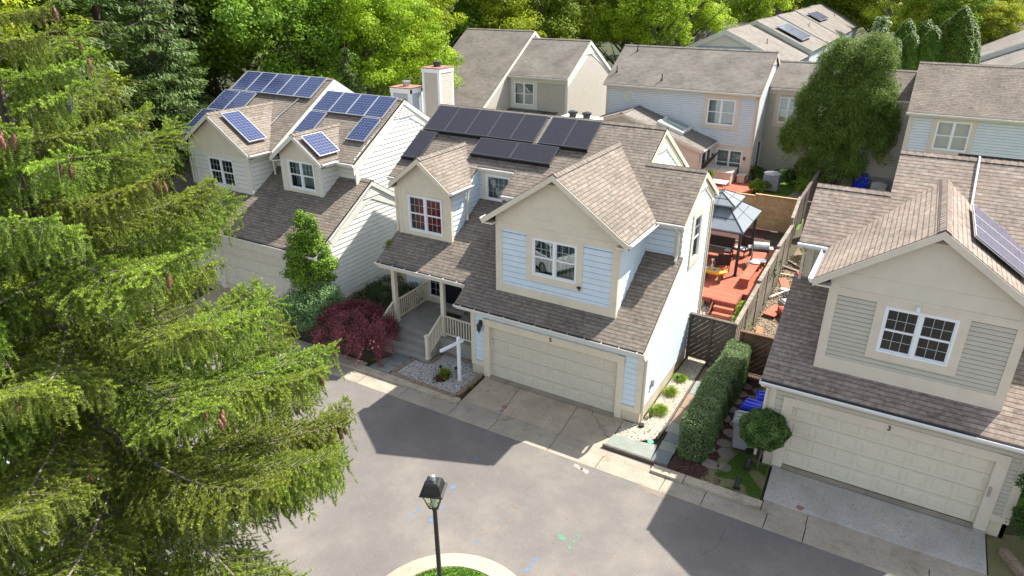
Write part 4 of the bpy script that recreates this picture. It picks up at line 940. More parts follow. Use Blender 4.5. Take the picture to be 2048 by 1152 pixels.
def house_b2():
    root=thing('house','pale blue rear house with long grey roof, octagonal window and skylit extension','house',(-3,34,.3))
    roof=MB();tr=MB();gu=MB(); r=lambda y:6.42+S*(y-30.65); yr=34.55
    roofplane(roof,[(-9.15,30.65,r(30.65)),(2.25,30.65,r(30.65)),(2.25,yr,r(yr)),(-9.15,yr,r(yr))]); roofplane(roof,[(-9.15,yr,r(yr)),(2.25,yr,r(yr)),(2.25,38.6,6.3),(-9.15,38.6,6.3)]); ridge_cap(roof,(-9.15,yr,r(yr)),(2.25,yr,r(yr)))
    roofplane(roof,[(2.1,33.7,6.55),(5.6,33.7,6.55),(5.6,36.3,8.1),(2.1,36.3,8.1)]); roofplane(roof,[(2.1,36.3,8.1),(5.6,36.3,8.1),(5.6,39,6.5),(2.1,39,6.5)]); ridge_cap(roof,(2.1,36.3,8.1),(5.6,36.3,8.1))
    # extension roof
    e=lambda x:4.95-.33*abs(x+6.3)
    roofplane(roof,[(-6.3,27.4,e(-6.3)),(-.35,27.4,e(-.35)),(-.35,31.0,e(-.35)),(-6.3,31.0,e(-6.3))]); roofplane(roof,[(-6.3,27.4,4.95),(-6.3,31,4.95),(-9.2,31,e(-9.2)),(-9.2,27.4,e(-9.2))]); ridge_cap(roof,(-6.3,27.4,4.95),(-6.3,31,4.95),.33)
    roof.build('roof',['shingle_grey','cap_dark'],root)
    for y0,y1 in ((28.55,29.45),(29.75,30.6)):
        x0,x1=-4.1,-2.2; n=Vector((.33,0,1)).normalized()
        q=[Vector((x0,y0,e(x0))),Vector((x1,y0,e(x1))),Vector((x1,y1,e(x1))),Vector((x0,y1,e(x0)))]
        m=MB(); m.hexa(q,[p+n*.22 for p in q]); so_=m.build('skylight','trim_cream',root)
        g=MB(); c=sum(q,Vector())/4; g.poly([c+(p-c)*.84+n*.225 for p in q]); g.build('pane','glass_dark',so_)
    sb=MB(); f=WF((-9,31),(2.1,31))
    siding(sb,f,[[(0,.3),(11.1,.3),(11.1,6.35),(0,6.35)]],[(7.7,4.1,9.62,5.85),(8.7,.66,10.5,2.46),(1.5,5.3,2.1,5.88)],.125,0)
    siding(sb,WF((2.1,31),(2.1,38.4)),[[(0,.3),(7.4,.3),(7.4,6.4),(0,6.4)],[(0,6.4),(7.4,6.4),(3.55,8.7)]],[(1.6,.7,2.9,2.9)],.125,0)
    siding(sb,WF((-9,38.4),(-9,31)),[[(0,.3),(7.4,.3),(7.4,6.4),(0,6.4)],[(0,6.4),(7.4,6.4),(3.85,8.7)]],(),.125,0); siding(sb,WF((5.4,38.3),(-9,38.3)),[[(0,.3),(14.4,.3),(14.4,6.3),(0,6.3)]],(),.125,0)
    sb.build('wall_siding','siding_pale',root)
    sb=MB(); f3=WF((2.1,34),(5.35,34)); siding(sb,f3,[[(0,.3),(3.25,.3),(3.25,6.5),(0,6.5)]],[(.85,4.1,2.1,5.9)],.125,0); siding(sb,WF((5.35,34),(5.35,38.5)),[[(0,.3),(4.5,.3),(4.5,6.5),(0,6.5)],[(0,6.5),(4.5,6.5),(2.3,8)]],(),.125,0); sb.build('wall_siding','siding_taupe',root)
    ex=MB(); fe=WF((-8.9,27.6),(-.6,27.6)); siding(ex,fe,[[(0,.3),(8.3,.3),(8.3,3.0),(2.6,4.8),(0,3.9)]],(),plain=True); siding(ex,WF((-.6,27.6),(-.6,31)),[[(0,.3),(3.4,.3),(3.4,3.0),(0,3.0)]],[(.6,1.3,2.9,2.75)],plain=True); siding(ex,WF((-8.9,31),(-8.9,27.6)),[[(0,.3),(3.4,.3),(3.4,3.9),(0,3.9)]],(),plain=True); ex.build('extension_wall','trim_peach',root)
    window(root,WF((-.6,27.6),(-.6,31)),.6,1.3,2.9,2.75,2,(1,1),dh=False,cur='curtain_dark')
    b=.04
    for a0,z0,a1,z1,c in ((7.7,4.1,9.62,5.85,.32),(8.7,.66,10.5,2.46,.3)):
        f.box(tr,a0-c,z0-c,a1+c,z0,0,b); f.box(tr,a0-c,z1,a1+c,z1+c,0,b); f.box(tr,a0-c,z0,a0,z1,0,b-.002); f.box(tr,a1,z0,a1+c,z1,0,b-.002)
    f.box(tr,10.9,.3,11.1,6.2,0,b+.004); f.box(tr,0,6.1,7.38,6.35,0,b-.006); f.box(tr,9.94,6.1,10.9,6.35,0,b-.006); f.box(tr,0,.3,.18,6.1,0,b)
    f.box(tr,8.3,.3,10.9,.66,0,b+.002); f.box(tr,10.8,.66,10.9,2.6,0,b-.008)
    WF((2.1,31),(2.1,38.4)).box(tr,0,.3,.14,6.3,0,b)
    f3.box(tr,.55,3.8,.85,6.3,0,b); f3.box(tr,2.1,3.8,2.4,6.3,0,b); f3.box(tr,.85,3.8,2.1,4.1,0,b-.002); f3.box(tr,.0,6.05,3.25,6.5,0,b-.005)
    rake(tr,(2.22,30.65,6.4),(2.22,yr,r(yr)-.02),(1,0,0),.25,.03); rake(tr,(2.22,yr,r(yr)-.02),(2.22,38.6,6.28),(1,0,0),.25,.031); louver(tr,WF((2.1,31),(2.1,38.4)),3.5,8.4,.6,.4,0,1,.05)
    rake(tr,(-.38,27.35,e(-.38)-.02),(-.38,31,e(-.38)-.02),(1,0,0),.2,.03); rake(tr,(-6.3,27.38,4.92),(-.35,27.38,e(-.35)-.03),(0,-1,0),.22,.03); rake(tr,(-9.2,27.38,e(-9.2)-.03),(-6.3,27.38,4.92),(0,-1,0),.22,.03)
    eave_trim(tr,-9.1,2.2,30.65,6.42,31); eave_trim(tr,2.26,5.55,33.7,6.55,34); tr.build('trim',['trim_peach','louver_shadow'],root)
    gutter(gu,(-9.15,30.65,6.38),(2.3,30.65,6.38),(0,-1,0)); gutter(gu,(2.3,33.7,6.5),(5.6,33.7,6.5),(0,-1,0)); gutter(gu,(-.33,27.4,e(-.35)-.02),(-.33,31,e(-.35)-.02),(1,0,0)); gu.pieces('gutter','gutter_white',root)
    m=MB(); spout(m,[(2.0,30.6,6.2),(2.02,30.93,6.0),(2.02,30.93,.5)]); m.build('downspout','trim_peach',root)
    window(root,f,7.7,4.1,9.62,5.85,2,(3,2),cur='blind'); window(root,f,8.7,.66,10.5,2.46,2,(3,3),cur='curtain_sheer',mats=('glass_dark',)); window(root,f3,.85,4.1,2.1,5.9,2,(1,1),cur='blind'); window(root,WF((2.1,31),(2.1,38.4)),1.6,.7,2.9,2.9,1,(2,3),dh=False,cur='curtain_dark')
    # octagonal window
    m=MB(); c=(1.8,5.59)
    for k in range(8):
        a0=math.pi*(k+.5)/4; a1=a0+math.pi/4
        q=[(c[0]+r_*math.cos(a),c[1]+r_*math.sin(a)) for r_,a in ((.42,a0),(.42,a1),(.3,a1),(.3,a0))]; f.prism(m,q,0,.06)
    for d in (-.1,.1): f.box(m,1.8+d-.012,5.3,1.8+d+.012,5.88,.0,.03); f.box(m,1.5,5.59+d-.012,2.1,5.59+d+.012,.0,.031)
    o=m.build('window','trim_cream',root); g=MB(); g.poly([f.P(1.8+.32*math.cos(math.pi*(k+.5)/4),5.59+.32*math.sin(math.pi*(k+.5)/4),-.01) for k in range(8)]); g.poly([f.P(1.4,5.2,-.2),f.P(2.2,5.2,-.2),f.P(2.2,6,-.2),f.P(1.4,6,-.2)]); g.build('pane','trim_cream',o)
    for x in (8.45,10.68):
        l=MB(); f.box(l,x-.06,1.85,x+.06,2.08,.04,.14); l.build('wall_lantern','dark_metal',root)
    for x,y in ((-7.9,34.0),(-8.6,31.8),(-4.9,31.3)): pipe(root,x,y,r(y),.45)
    return root
B2=house_b2()
def house_b3():
    root=thing('house','rear house with brown roof and white sash window beyond the number 3 house','house',(14,30,.6))
    roof=MB();tr=MB();gu=MB(); r=lambda y:6.42+S*(y-28.2); yr=32.1
    roofplane(roof,[(11.0,28.2,r(28.2)),(22,28.2,r(28.2)),(22,yr,r(yr)),(11.0,yr,r(yr))]); roofplane(roof,[(11.0,yr,r(yr)),(22,yr,r(yr)),(22,36,6.4),(11.0,36,6.4)]); ridge_cap(roof,(11.0,yr,r(yr)),(22,yr,r(yr)))
    roofplane(roof,[(6.6,30.8,6.7),(11.1,30.8,6.7),(11.1,33.2,8.19),(6.6,33.2,8.19)]); roofplane(roof,[(6.6,33.2,8.19),(11.1,33.2,8.19),(11.1,35.8,6.6),(6.6,35.8,6.6)]); ridge_cap(roof,(6.6,33.2,8.19),(11.0,33.2,8.19))
    roof.build('roof',['shingle_brown','cap_dark'],root)
    sb=MB(); f=WF((11.15,28.5),(22,28.5)); siding(sb,f,[[(0,.3),(10.85,.3),(10.85,6.35),(0,6.35)]],[(1.5,4.38,3.2,6.02)],.16,0); sb.build('wall_siding','siding_pale',root)
    sb=MB(); f2=WF((6.8,31.1),(11.15,31.1)); siding(sb,f2,[[(0,.3),(4.35,.3),(4.35,6.6),(0,6.6)]],[(2.6,4.2,3.65,6.2)],.16,0); siding(sb,WF((11.15,35.8),(11.15,28.5)),[[(0,.3),(7.3,.3),(7.3,6.4),(0,6.4)],[(0,6.4),(7.3,6.4),(3.7,8.7)]],(),.16,0); siding(sb,WF((6.8,35.6),(6.8,31.1)),[[(0,.3),(4.5,.3),(4.5,6.5),(0,6.5)],[(0,6.5),(4.5,6.5),(2.4,8)]],(),.16,0); siding(sb,WF((22,35.6),(6.8,35.6)),[[(0,.3),(15.2,.3),(15.2,6.5),(0,6.5)]],(),.16,0); sb.build('wall_siding','siding_taupe',root)
    b=.04; c=.26; a0,z0,a1,z1=1.5,4.38,3.2,6.02
    f.box(tr,a0-c,z0-c,a1+c,z0,0,b); f.box(tr,a0-c,z1,a1+c,6.3,0,b); f.box(tr,a0-c,z0,a0,z1,0,b-.002); f.box(tr,a1,z0,a1+c,z1,0,b-.002); f.box(tr,0,.3,.28,6.3,0,b); f.box(tr,.28,6.15,1.24,6.35,0,b-.01); f.box(tr,3.46,6.15,10,6.35,0,b-.01)
    c=.25; a0,z0,a1,z1=2.6,4.2,3.65,6.2; f2.box(tr,a0-c,z0-c,a1+c,z0,0,b); f2.box(tr,a0-c,z0,a0,z1,0,b-.002); f2.box(tr,a1,z0,a1+c,z1,0,b-.002); f2.box(tr,0,6.2,4.3,6.55,0,b-.006)
    rake(tr,(11.05,28.2,r(28.2)-.02),(11.05,yr,r(yr)-.02),(-1,0,0),.22,.03); eave_trim(tr,11.05,21.9,28.2,6.42,28.5); eave_trim(tr,6.6,11.0,30.8,6.7,31.1)
    tr.build('trim',['trim_peach','louver_shadow'],root); gutter(gu,(10.95,28.2,6.39),(22,28.2,6.39),(0,-1,0)); gutter(gu,(6.6,30.8,6.66),(11.0,30.8,6.66),(0,-1,0)); gu.pieces('gutter','gutter_white',root)
    window(root,f,1.5,4.38,3.2,6.02,2,(1,1),cur='curtain_sheer'); window(root,f2,2.6,4.2,3.65,6.2,1,(1,1),cur='curtain_sheer')
    return root
B3=house_b3()
# ===== rows of gabled houses farther back (ridges run away from the viewer) =====
def far_house(label,x,y,w,d,zr,ze,sid,shf='shingle_grey',panels=None,right=True,ext=None,off=0):
    root=thing('terraced_house',label,'house',(x,y,0.),group='gabled houses in the far rows')
    roof=MB();tr=MB(); hw=w/2; xr=x+off
    roofplane(roof,[(x-hw,y,ze),(xr,y,zr),(xr,y+d,zr),(x-hw,y+d,ze)]); roofplane(roof,[(xr,y,zr),(x+hw,y,ze),(x+hw,y+d,ze),(xr,y+d,zr)]); ridge_cap(roof,(xr,y,zr),(xr,y+d,zr),.4)
    roof.build('roof',[shf,'trim_cream'],root)
    sb=MB(); f=WF((x-hw+.3,y+.3),(x+hw-.3,y+.3)); W=w-.6; siding(sb,f,[[(0,0),(W,0),(W,ze-.1),(0,ze-.1)],[(0,ze-.1),(W,ze-.1),(W/2+off,zr-.2)]],(),.3,0,lap=.04); siding(sb,WF((x+hw-.3,y+.3),(x+hw-.3,y+d-.3)),[[(0,0),(d-.6,0),(d-.6,ze),(0,ze)]],(),.3,0,lap=.04); siding(sb,WF((x-hw+.3,y+d-.3),(x-hw+.3,y+.3)),[[(0,0),(d-.6,0),(d-.6,ze),(0,ze)]],(),.3,0,lap=.04); sb.build('wall_siding',sid,root)
    rake(tr,(x-hw,y-.02,ze-.02),(xr,y-.02,zr-.02),(0,-1,0),.5,.05); rake(tr,(xr,y-.02,zr-.02),(x+hw,y-.02,ze-.02),(0,-1,0),.5,.05)
    f.prism(tr,[(W/2+off-hw*.45,zr-.3-(zr-ze)*.45),(W/2+off+hw*.45,zr-.3-(zr-ze)*.45),(W/2+off,zr-.25)],.03,.06)
    tr.build('trim','trim_cream',root)
    if panels:
        sl=(zr-ze)/(hw-off); vv=Vector((-1,0,sl)).normalized(); uu=Vector((0,-1,0)); py0,py1,px1,h=panels
        n=max(1,int((py1-py0)/1.1)); 
        for i in range(n): solar(root,(px1,py1-(py1-py0)/n*i,zr-sl*(px1-xr)),uu,vv,(py1-py0)/n,h,'solar_violet','alu_white',lift=.3)
    pipe(root,x+hw*.5,y+d*.4,ze+(zr-ze)*.5,.5)
    return root
far_house('grey blue gabled house peeking over the long grey roof, nearest of the far row',-6.9,56,13.4,10,8.9,5.9,'siding_greyblue')
far_house('far row house with a tilted solar array on its grey roof, second back',-6.5,67.5,13.0,11,9.3,6.3,'siding_pale',panels=(68.5,75,-1.5,3.4))
far_house('third gabled house back in the far row with plain pale roof',-6.6,80,13.0,12,9.4,6.3,'siding_pale')
far_house('fourth far row house with a long bright solar strip on its roof',-6.9,94,13.2,14,9.5,6.3,'siding_greyblue',panels=(95,104,-3.5,2.2))
far_house('last small gable at the back end of the far row',-7.4,110,13.0,16,9.6,6.2,'siding_greyblue','shingle_grey')
far_house('low gabled house with cream boards at the right edge, nearest of its row',20.5,52,13.5,9,8.6,5.6,'siding_beige')
far_house('right row house with a cream rake and two roof pipes, second from the front',20.6,62.5,13.2,13,9.2,6.2,'siding_pale')
far_house('right row house with brown roof and pale rake, third from the front',20.4,78,13.2,15,9.4,6.4,'siding_pale')
far_house('right row house with blue clerestory strip, farthest of its row',20.0,96,13.0,18,9.6,6.4,'siding_greyblue')
def side_roof(label,x0,x1,y0,zr,ze,d,mat):
    root=thing('terraced_house',label,'house',((x0+x1)/2,y0,0),group='gabled houses in the far rows'); m=MB(); roofplane(m,[(x0,y0,ze),(x1,y0,ze),(x1,y0+d,zr),(x0,y0+d,zr)]); roofplane(m,[(x0,y0+d,zr),(x1,y0+d,zr),(x1,y0+2*d,ze),(x0,y0+2*d,ze)]); ridge_cap(m,(x0,y0+d,zr),(x1,y0+d,zr)); m.build('roof',[mat,'cap_dark'],root)
    s_=MB(); s_.box((x0+.3,y0+.3,0),(x1-.3,y0+2*d-.3,ze-.05)); s_.build('wall_siding','siding_beige',root)
side_roof('dark brown side wing roof left of the far row gable',-14.5,-9.5,55,8.2,6.2,3.6,'shingle_brown')
side_roof('dark violet brown roof half hidden by maples behind the far row',-14,-5,70,8.6,6.2,4.,'shingle_dark')
# ---------------------------------------------------------------- ground, road, yards
def sheet(name,pts,z,mat,kind='structure',th=0,label=None,cat=None):
    at0((0,0,0)); mb=MB()
    if th: mb.hexa([(x,y,z-th) for x,y in pts],[(x,y,z) for x,y in pts])
    else: mb.poly([(x,y,z) for x,y in pts])
    o=mb.build(name,mat); o['kind']=kind
    return o
at0((0,0,0))
def gz(x,y):
    if y<-1.75: return -.16
    if y<-.02: return -.06
    t=min(1,max(0,(y-6)/14)); b=.3*t*t*(3-2*t)
    u=min(1,max(0,(y-24)/6)); 
    if x>6.5: b+=.5*u*min(1,(x-6.5)/2)
    return b
xs=[-250,-120,-60,-40]+list(np.linspace(-30,30,41))+[40,60,120,250]; ys=[-120,-60,-40,-25,-1.761,-1.74,-.03,-.01,3,6]+list(np.linspace(8,40,22))+[50,70,100,160,300,500]
V=[(x,y,gz(x,y)) for y in ys for x in xs]; n=len(xs)
F=[(j*n+i,j*n+i+1,(j+1)*n+i+1,(j+1)*n+i) for j in range(len(ys)-1) for i in range(n-1)]
g=npmesh('ground',V,F,'soil'); g['kind']='structure'
def far_floor():
    m=MB(); m.poly([(-250,41,.34),(250,41,.34),(250,500,.34),(-250,500,.34)]); m.poly([(-250,-2,.02),(-20.5,-2,.02),(-20.5,41,.34),(-250,41,.34)]); o=m.build('forest_floor','forest_floor'); o['kind']='structure'
far_floor()
sheet('road',[(-60,-40),(60,-40),(60,-2.64),(-60,-2.64)],-.052,'asphalt')
# gutter pan in poured lengths with joints, kerb on top where there is no driveway
def strip(name,segs,y0,y1,z0,z1,mat,gap=.012):
    mb=MB()
    for a,b in segs:
        mb.hexa([(a+gap,y0,-.3),(b-gap,y0,-.3),(b-gap,y1,-.3),(a+gap,y1,-.3)],[(a+gap,y0,z0),(b-gap,y0,z0),(b-gap,y1,z1),(a+gap,y1,z1)])
    o=mb.build(name,mat); o['kind']='structure'; return o
xs_=[-30,-26,-22,-18,-14,-10.2,-7,-4.1,-2.2,-.05,1.6,3.75,5.4,7.4,8.6,10.3,11.3,14.2,17,20,24,30]
strip('kerb_gutter',list(zip(xs_,xs_[1:])),-2.72,-2.06,-.046,-.042,'concrete_gutter')
ks=[-30,-27,-24,-21,-19.5]; k2=[-13.5+3.4,-8,-6.2,-4.1,-1.9,-.12]; k3=[6.9,7.9,10.1]; k4=[15.5,18,21,25,30]
strip('kerb',[q for k in (ks,k2,k3,k4) for q in zip(k,k[1:])],-2.058,-1.74,.045,.05,'concrete_kerb')
ap=MB()
for a,b in ((-.1,1.5),(1.52,3.7),(3.72,6.88)): ap.hexa([(a,-2.058,-.3),(b,-2.058,-.3),(b,-1.74,-.3),(a,-1.74,-.3)],[(a,-2.058,-.040),(b,-2.058,-.040),(b,-1.74,-.018),(a,-1.74,-.018)])
for a,b in ((10.11,11.27),(11.29,15.48)): ap.hexa([(a,-2.058,-.3),(b,-2.058,-.3),(b,-1.6,-.3),(a,-1.6,-.3)],[(a,-2.058,-.040),(b,-2.058,-.040),(b,-1.6,.0),(a,-1.6,.0)])
ap.hexa([(-19.5,-2.058,-.3),(-10.1,-2.058,-.3),(-10.1,-1.7,-.3),(-19.5,-1.7,-.3)],[(-19.5,-2.058,-.04),(-10.1,-2.058,-.04),(-10.1,-1.7,.03),(-19.5,-1.7,.03)])
o=ap.build('driveway_apron','concrete_gutter'); o['kind']='structure'
dw=MB()
for a,b,c,d in ((-.15,1.28,-.1,1.5),(1.3,3.58,1.52,3.73),(3.6,5.28,3.75,5.28)): dw.hexa([(c,-1.738,-.2),(d,-1.738,-.2),(b,-.02,-.2),(a,-.02,-.2)],[(c,-1.738,-.016),(d,-1.738,-.016),(b,-.02,.05),(a,-.02,.05)])
o=dw.build('driveway','aggregate'); o['kind']='structure'
sheet('garage_apron',[(.0,-.14),(4.9,-.14),(4.9,.15),(.0,.15)],.066,'concrete_gutter')
dw=MB(); dw.hexa([(10.08,-1.598,-.2),(15.42,-1.598,-.2),(15.4,.05,-.2),(10.02,.05,-.2)],[(10.08,-1.598,.002),(15.42,-1.598,.002),(15.4,.05,.12),(10.02,.05,.12)]); o=dw.build('driveway','driveway_pale'); o['kind']='structure'
sheet('garage_apron',[(10.25,-.12),(15.13,-.12),(15.13,.13),(10.25,.13)],.138,'concrete_gutter')
dw=MB(); dw.hexa([(-15,-1.698,-.2),(-10.1,-1.698,-.2),(-9.5,.05,-.2),(-15,.05,-.2)],[(-15,-1.698,.04),(-10.1,-1.698,.04),(-9.5,.05,.33),(-15,.05,.33)]); o=dw.build('driveway','aggregate'); o['kind']='structure'
# crack in the driveway
def ribbon(pts,w,z,mb):
    L=[];Rr=[]
    for i,p in enumerate(pts):
        a=Vector(pts[max(0,i-1)]);b=Vector(pts[min(len(pts)-1,i+1)]);d=(b-a).normalized();n_=Vector((-d.y,d.x)); ww=w*random.uniform(.5,1.3)
        zz=z(p[1]) if callable(z) else z
        L.append((p[0]+n_.x*ww,p[1]+n_.y*ww,zz));Rr.append((p[0]-n_.x*ww,p[1]-n_.y*ww,zz))
    for i in range(len(pts)-1): mb.poly([Rr[i],Rr[i+1],L[i+1],L[i]])
cr=MB(); dz=lambda y:-.016+(y+1.738)*.066/1.718+.004
pts=[(4.02+.0*t,-.1) for t in (0,)]+[(4.02+1.2*t+.06*math.sin(t*19),-.1-1.1*t+.05*math.sin(t*27)) for t in np.linspace(.05,1,18)]
ribbon(pts,.010,dz,cr); o=cr.build('pavement_crack','tar'); o['kind']='structure'
# utility paint on the asphalt
def blob(cx,cy,r,el,ang,z,mat,lab,cat='paint mark',grp='utility paint marks on the asphalt'):
    at0((cx,cy,z)); mb=MB(); k=14; P=[]
    for i in range(k):
        a=2*math.pi*i/k; rr=r*random.uniform(.6,1.15); x=rr*math.cos(a)*el; y=rr*math.sin(a); P.append((cx+x*math.cos(ang)-y*math.sin(ang),cy+x*math.sin(ang)+y*math.cos(ang),z))
    mb.poly(P)
    for _ in range(7):
        a=random.uniform(0,6.3); d=r*random.uniform(1.2,2.2); s=r*random.uniform(.08,.2); c=(cx+d*el*.7*math.cos(a),cy+d*math.sin(a)); mb.poly([(c[0]+s*math.cos(t_),c[1]+s*math.sin(t_),z) for t_ in (0,1.3,2.5,3.8,5.1)])
    o=mb.build('paint_mark',mat); tag(o,lab,cat,grp)
B=[(1.79,-2.86,.07,'blue paint dot at the gutter edge below the driveway'),(2.07,-4.14,.10,'blue paint dash at the tip of the roof shadow on the road'),(2.21,-5.58,.13,'large blue dash right of the lamp head'),(2.41,-6.42,.12,'blue dash just right of the lamp post below its head'),(2.43,-6.97,.12,'blue smear touching the lamp post on its left'),(1.91,-6.82,.09,'blue dot left of the lamp post, upper one of the cluster'),(1.88,-6.99,.06,'small blue dot in the middle of the cluster left of the lamp post'),(1.86,-7.18,.08,'leftmost blue dot of the cluster beside the lamp post'),(3.95,-7.00,.08,'faint blue dot above the curved island kerb'),(5.57,-6.74,.11,'topmost of three blue dashes right of the island'),(5.55,-6.95,.10,'middle one of three blue dashes right of the island'),(5.54,-7.16,.11,'lowest of three blue dashes right of the island')]
for x,y,r_,l in B: blob(x,y,r_*.5,1.6,.9,-.048,'spray_blue',l)
for x,y,r_,l in [(5.79,-5.73,.15,'largest green paint blot on the road'),(6.14,-5.46,.08,'green dot right of the largest green blot'),(6.14,-5.71,.06,'small green dot between two other green dots'),(6.14,-5.95,.08,'lowest green dot on the road')]: blob(x,y,r_*.6,1.6,-.3,-.048,'spray_green',l)
for x,y,l in [(4.94,-2.92,'cream paint smear on the road at the kerb beside the stone slab'),(5.2,-2.98,'second cream smear beside the first near the stone slab')]: blob(x,y,.09,2.2,-.3,-.048,'pale_paint',l)
blob(1.42,-1.60,.045,1.8,1.3,-.005,'spray_blue','blue paint dash on the tan driveway below the drain cap')
blob(.4,-.85,.07,1.4,.5,.023,'pale_paint','white paint spill on the tan driveway near the garage','paint spill','white spills on the driveway'); blob(.25,-.5,.035,2.,.5,.037,'pale_paint','tiny white paint drip above the larger spill','paint spill','white spills on the driveway')
def drain(x,y,z,lab):
    at0((x,y,z)); m=MB(); m.lathe((x,y,z-.02),[(.0,0),(.10,0),(.10,.026),(.075,.028),(.07,.02),(.001,.02)],16); tag(m.build('drain_cover','rust_red'),lab,'drain cover')
drain(1.42,-1.38,.0,'rusty round drain cover in the tan driveway joint'); drain(11.04,-1.45,.012,'round drain cover in the pale driveway of number 3')
# small leaves / debris on the road
m=MB(); at0((0,0,0))
for _ in range(240):
    x=random.uniform(-3,14); y=random.uniform(-9,-2.8); s=random.uniform(.008,.03); a=random.uniform(0,6.3); m.poly([(x+s*math.cos(a+k)*(1.6 if k%2 else 1),y+s*math.sin(a+k),-.049+.004*(k%2)) for k in (0,1.2,2.6,4.2,5.2)])
for _ in range(900):
    x=random.uniform(10.2,15.3); y=random.uniform(-1.5,-.2); s=random.uniform(.008,.022); a=random.uniform(0,6.3); m.poly([(x+s*math.cos(a+k),y+s*math.sin(a+k)*.5,.002+(y+1.598)*.118/1.648+.005) for k in (0,1.6,3.2,4.7)])
o=m.build('leaf_litter','litter'); tag(o,'brown fallen bud scales scattered on road and pale driveway','leaf litter',kind='stuff')
# planting island with rolled kerb
def capsule(A,Bp,r,n=40):
    A=Vector(A);Bp=Vector(Bp);d=(Bp-A).normalized();b=math.atan2(d.y,d.x); P=[]
    for i in range(n+1): a=b+math.pi/2+math.pi*i/n; P.append((A.x+r*math.cos(a),A.y+r*math.sin(a)))
    for i in range(n+1): a=b-math.pi/2+math.pi*i/n; P.append((Bp.x+r*math.cos(a),Bp.y+r*math.sin(a)))
    return P
IA,IB=(4.72,-9.45),(2.9,-17)
mb=MB(); prof=[(2.12,-.051),(2.08,-.03),(1.95,.0),(1.78,.035),(1.62,.05),(1.60,.05),(1.58,.02),(1.58,-.1)]
rings=[capsule(IA,IB,r) for r,_ in prof]
for k in range(len(prof)-1):
    a,b=rings[k],rings[k+1]; za,zb=prof[k][1],prof[k+1][1]; N=len(a)
    for i in range(N):
        j=(i+1)%N
        mb.poly([(*a[i],za),(*a[j],za),(*b[j],zb),(*b[i],zb)])
o=mb.build('island_kerb','island_kerb',smooth=True); o['kind']='structure'
mb=MB(); mb.poly([(x,y,.03) for x,y in capsule(IA,IB,1.58)]); o=mb.build('island_lawn','lawn'); o['kind']='structure'
def grass(name,fn,n,h,mat='grass_blade',lab='',w=.012,lean=.5):
    P=[];Fc=[];Vv=[]; i=0
    while len(Fc)<n:
        q=fn()
        if q is None: continue
        x,y,z=q; a=random.uniform(0,6.3); hh=h*random.uniform(.5,1.2); l=random.uniform(0,lean)*hh; b=random.uniform(0,6.3)
        P+=[(x-w*math.cos(a),y-w*math.sin(a),z),(x+w*math.cos(a),y+w*math.sin(a),z),(x+l*math.cos(b),y+l*math.sin(b),z+hh)]; Fc.append((i,i+1,i+2)); v=random.random(); Vv+=[v*.6,v*.6,min(1,v+.2)]; i+=3
    o=npmesh(name,P,Fc,mat,v=Vv); tag(o,lab,'grass',kind='stuff'); return o
def isl():
    r_=1.57*math.sqrt(random.random()); a=random.uniform(0,6.3); x,y=IA[0]+r_*math.cos(a),IA[1]+r_*math.sin(a)
    if random.random()<.45: t=random.random(); x+=(IB[0]-IA[0])*t; y+=(IB[1]-IA[1])*t
    return (x,y,.03)
grass('island_grass',isl,26000,.09,lab='short sunlit grass on the kerbed island round the lamp post',w=.009)
# stones
def stones(name,fn,n,s0,s1,mat,lab,flat=.6,cat='gravel'):
    base=np.array([(1,0,0),(-1,0,0),(0,1,0),(0,-1,0),(0,0,1),(0,0,-1)],float); fc=np.array([(0,2,4),(2,1,4),(1,3,4),(3,0,4),(2,0,5),(1,2,5),(3,1,5),(0,3,5)])
    P=[];Vv=[]
    while len(P)<n:
        q=fn()
        if q is None: continue
        s=random.uniform(s0,s1); b=base*np.array([s*random.uniform(.8,1.5),s*random.uniform(.7,1.1),s*flat])+rng.normal(0,s*.12,(6,3)); a=random.uniform(0,6.3); c_,s_=math.cos(a),math.sin(a)
        b=b@np.array([[c_,s_,0],[-s_,c_,0],[0,0,1]]); P.append(b+np.array(q)); Vv+= [random.random()]*6
    V_=np.concatenate(P); F_=np.concatenate([fc+6*i for i in range(len(P))]); o=npmesh(name,V_,F_,mat,v=Vv); tag(o,lab,cat,kind='stuff'); return o
def inpoly(x,y,P):
    c=False; j=len(P)-1
    for i in range(len(P)):
        if (P[i][1]>y)!=(P[j][1]>y) and x<(P[j][0]-P[i][0])*(y-P[i][1])/(P[j][1]-P[i][1]+1e-12)+P[i][0]: c=not c
        j=i
    return c
def inp(P,z,ex=None,jit=.01):
    xa=[p[0] for p in P]; ya=[p[1] for p in P]
    def f():
        x=random.uniform(min(xa),max(xa)); y=random.uniform(min(ya),max(ya))
        if not inpoly(x,y,P) or (ex and ex(x,y)): return None
        return (x,y,(z(x,y) if callable(z) else z)+random.uniform(0,jit))
    return f
bedP=[(-3.2,-1.6),(-.42,-1.68),(-.40,-.02),(-.82,-.0),(-.84,.46),(-2.45,.46),(-2.5,-.42),(-3.15,-.42)]
sheet('flower_bed',bedP,.02,'mulch')
stones('white_gravel',inp(bedP,.03,lambda x,y:(x+1.55)**2*1.2+(y+.98)**2<.10+random.uniform(-.05,.1)),8500,.012,.03,'stones_white','white marble chips filling the brick edged bed before the porch')
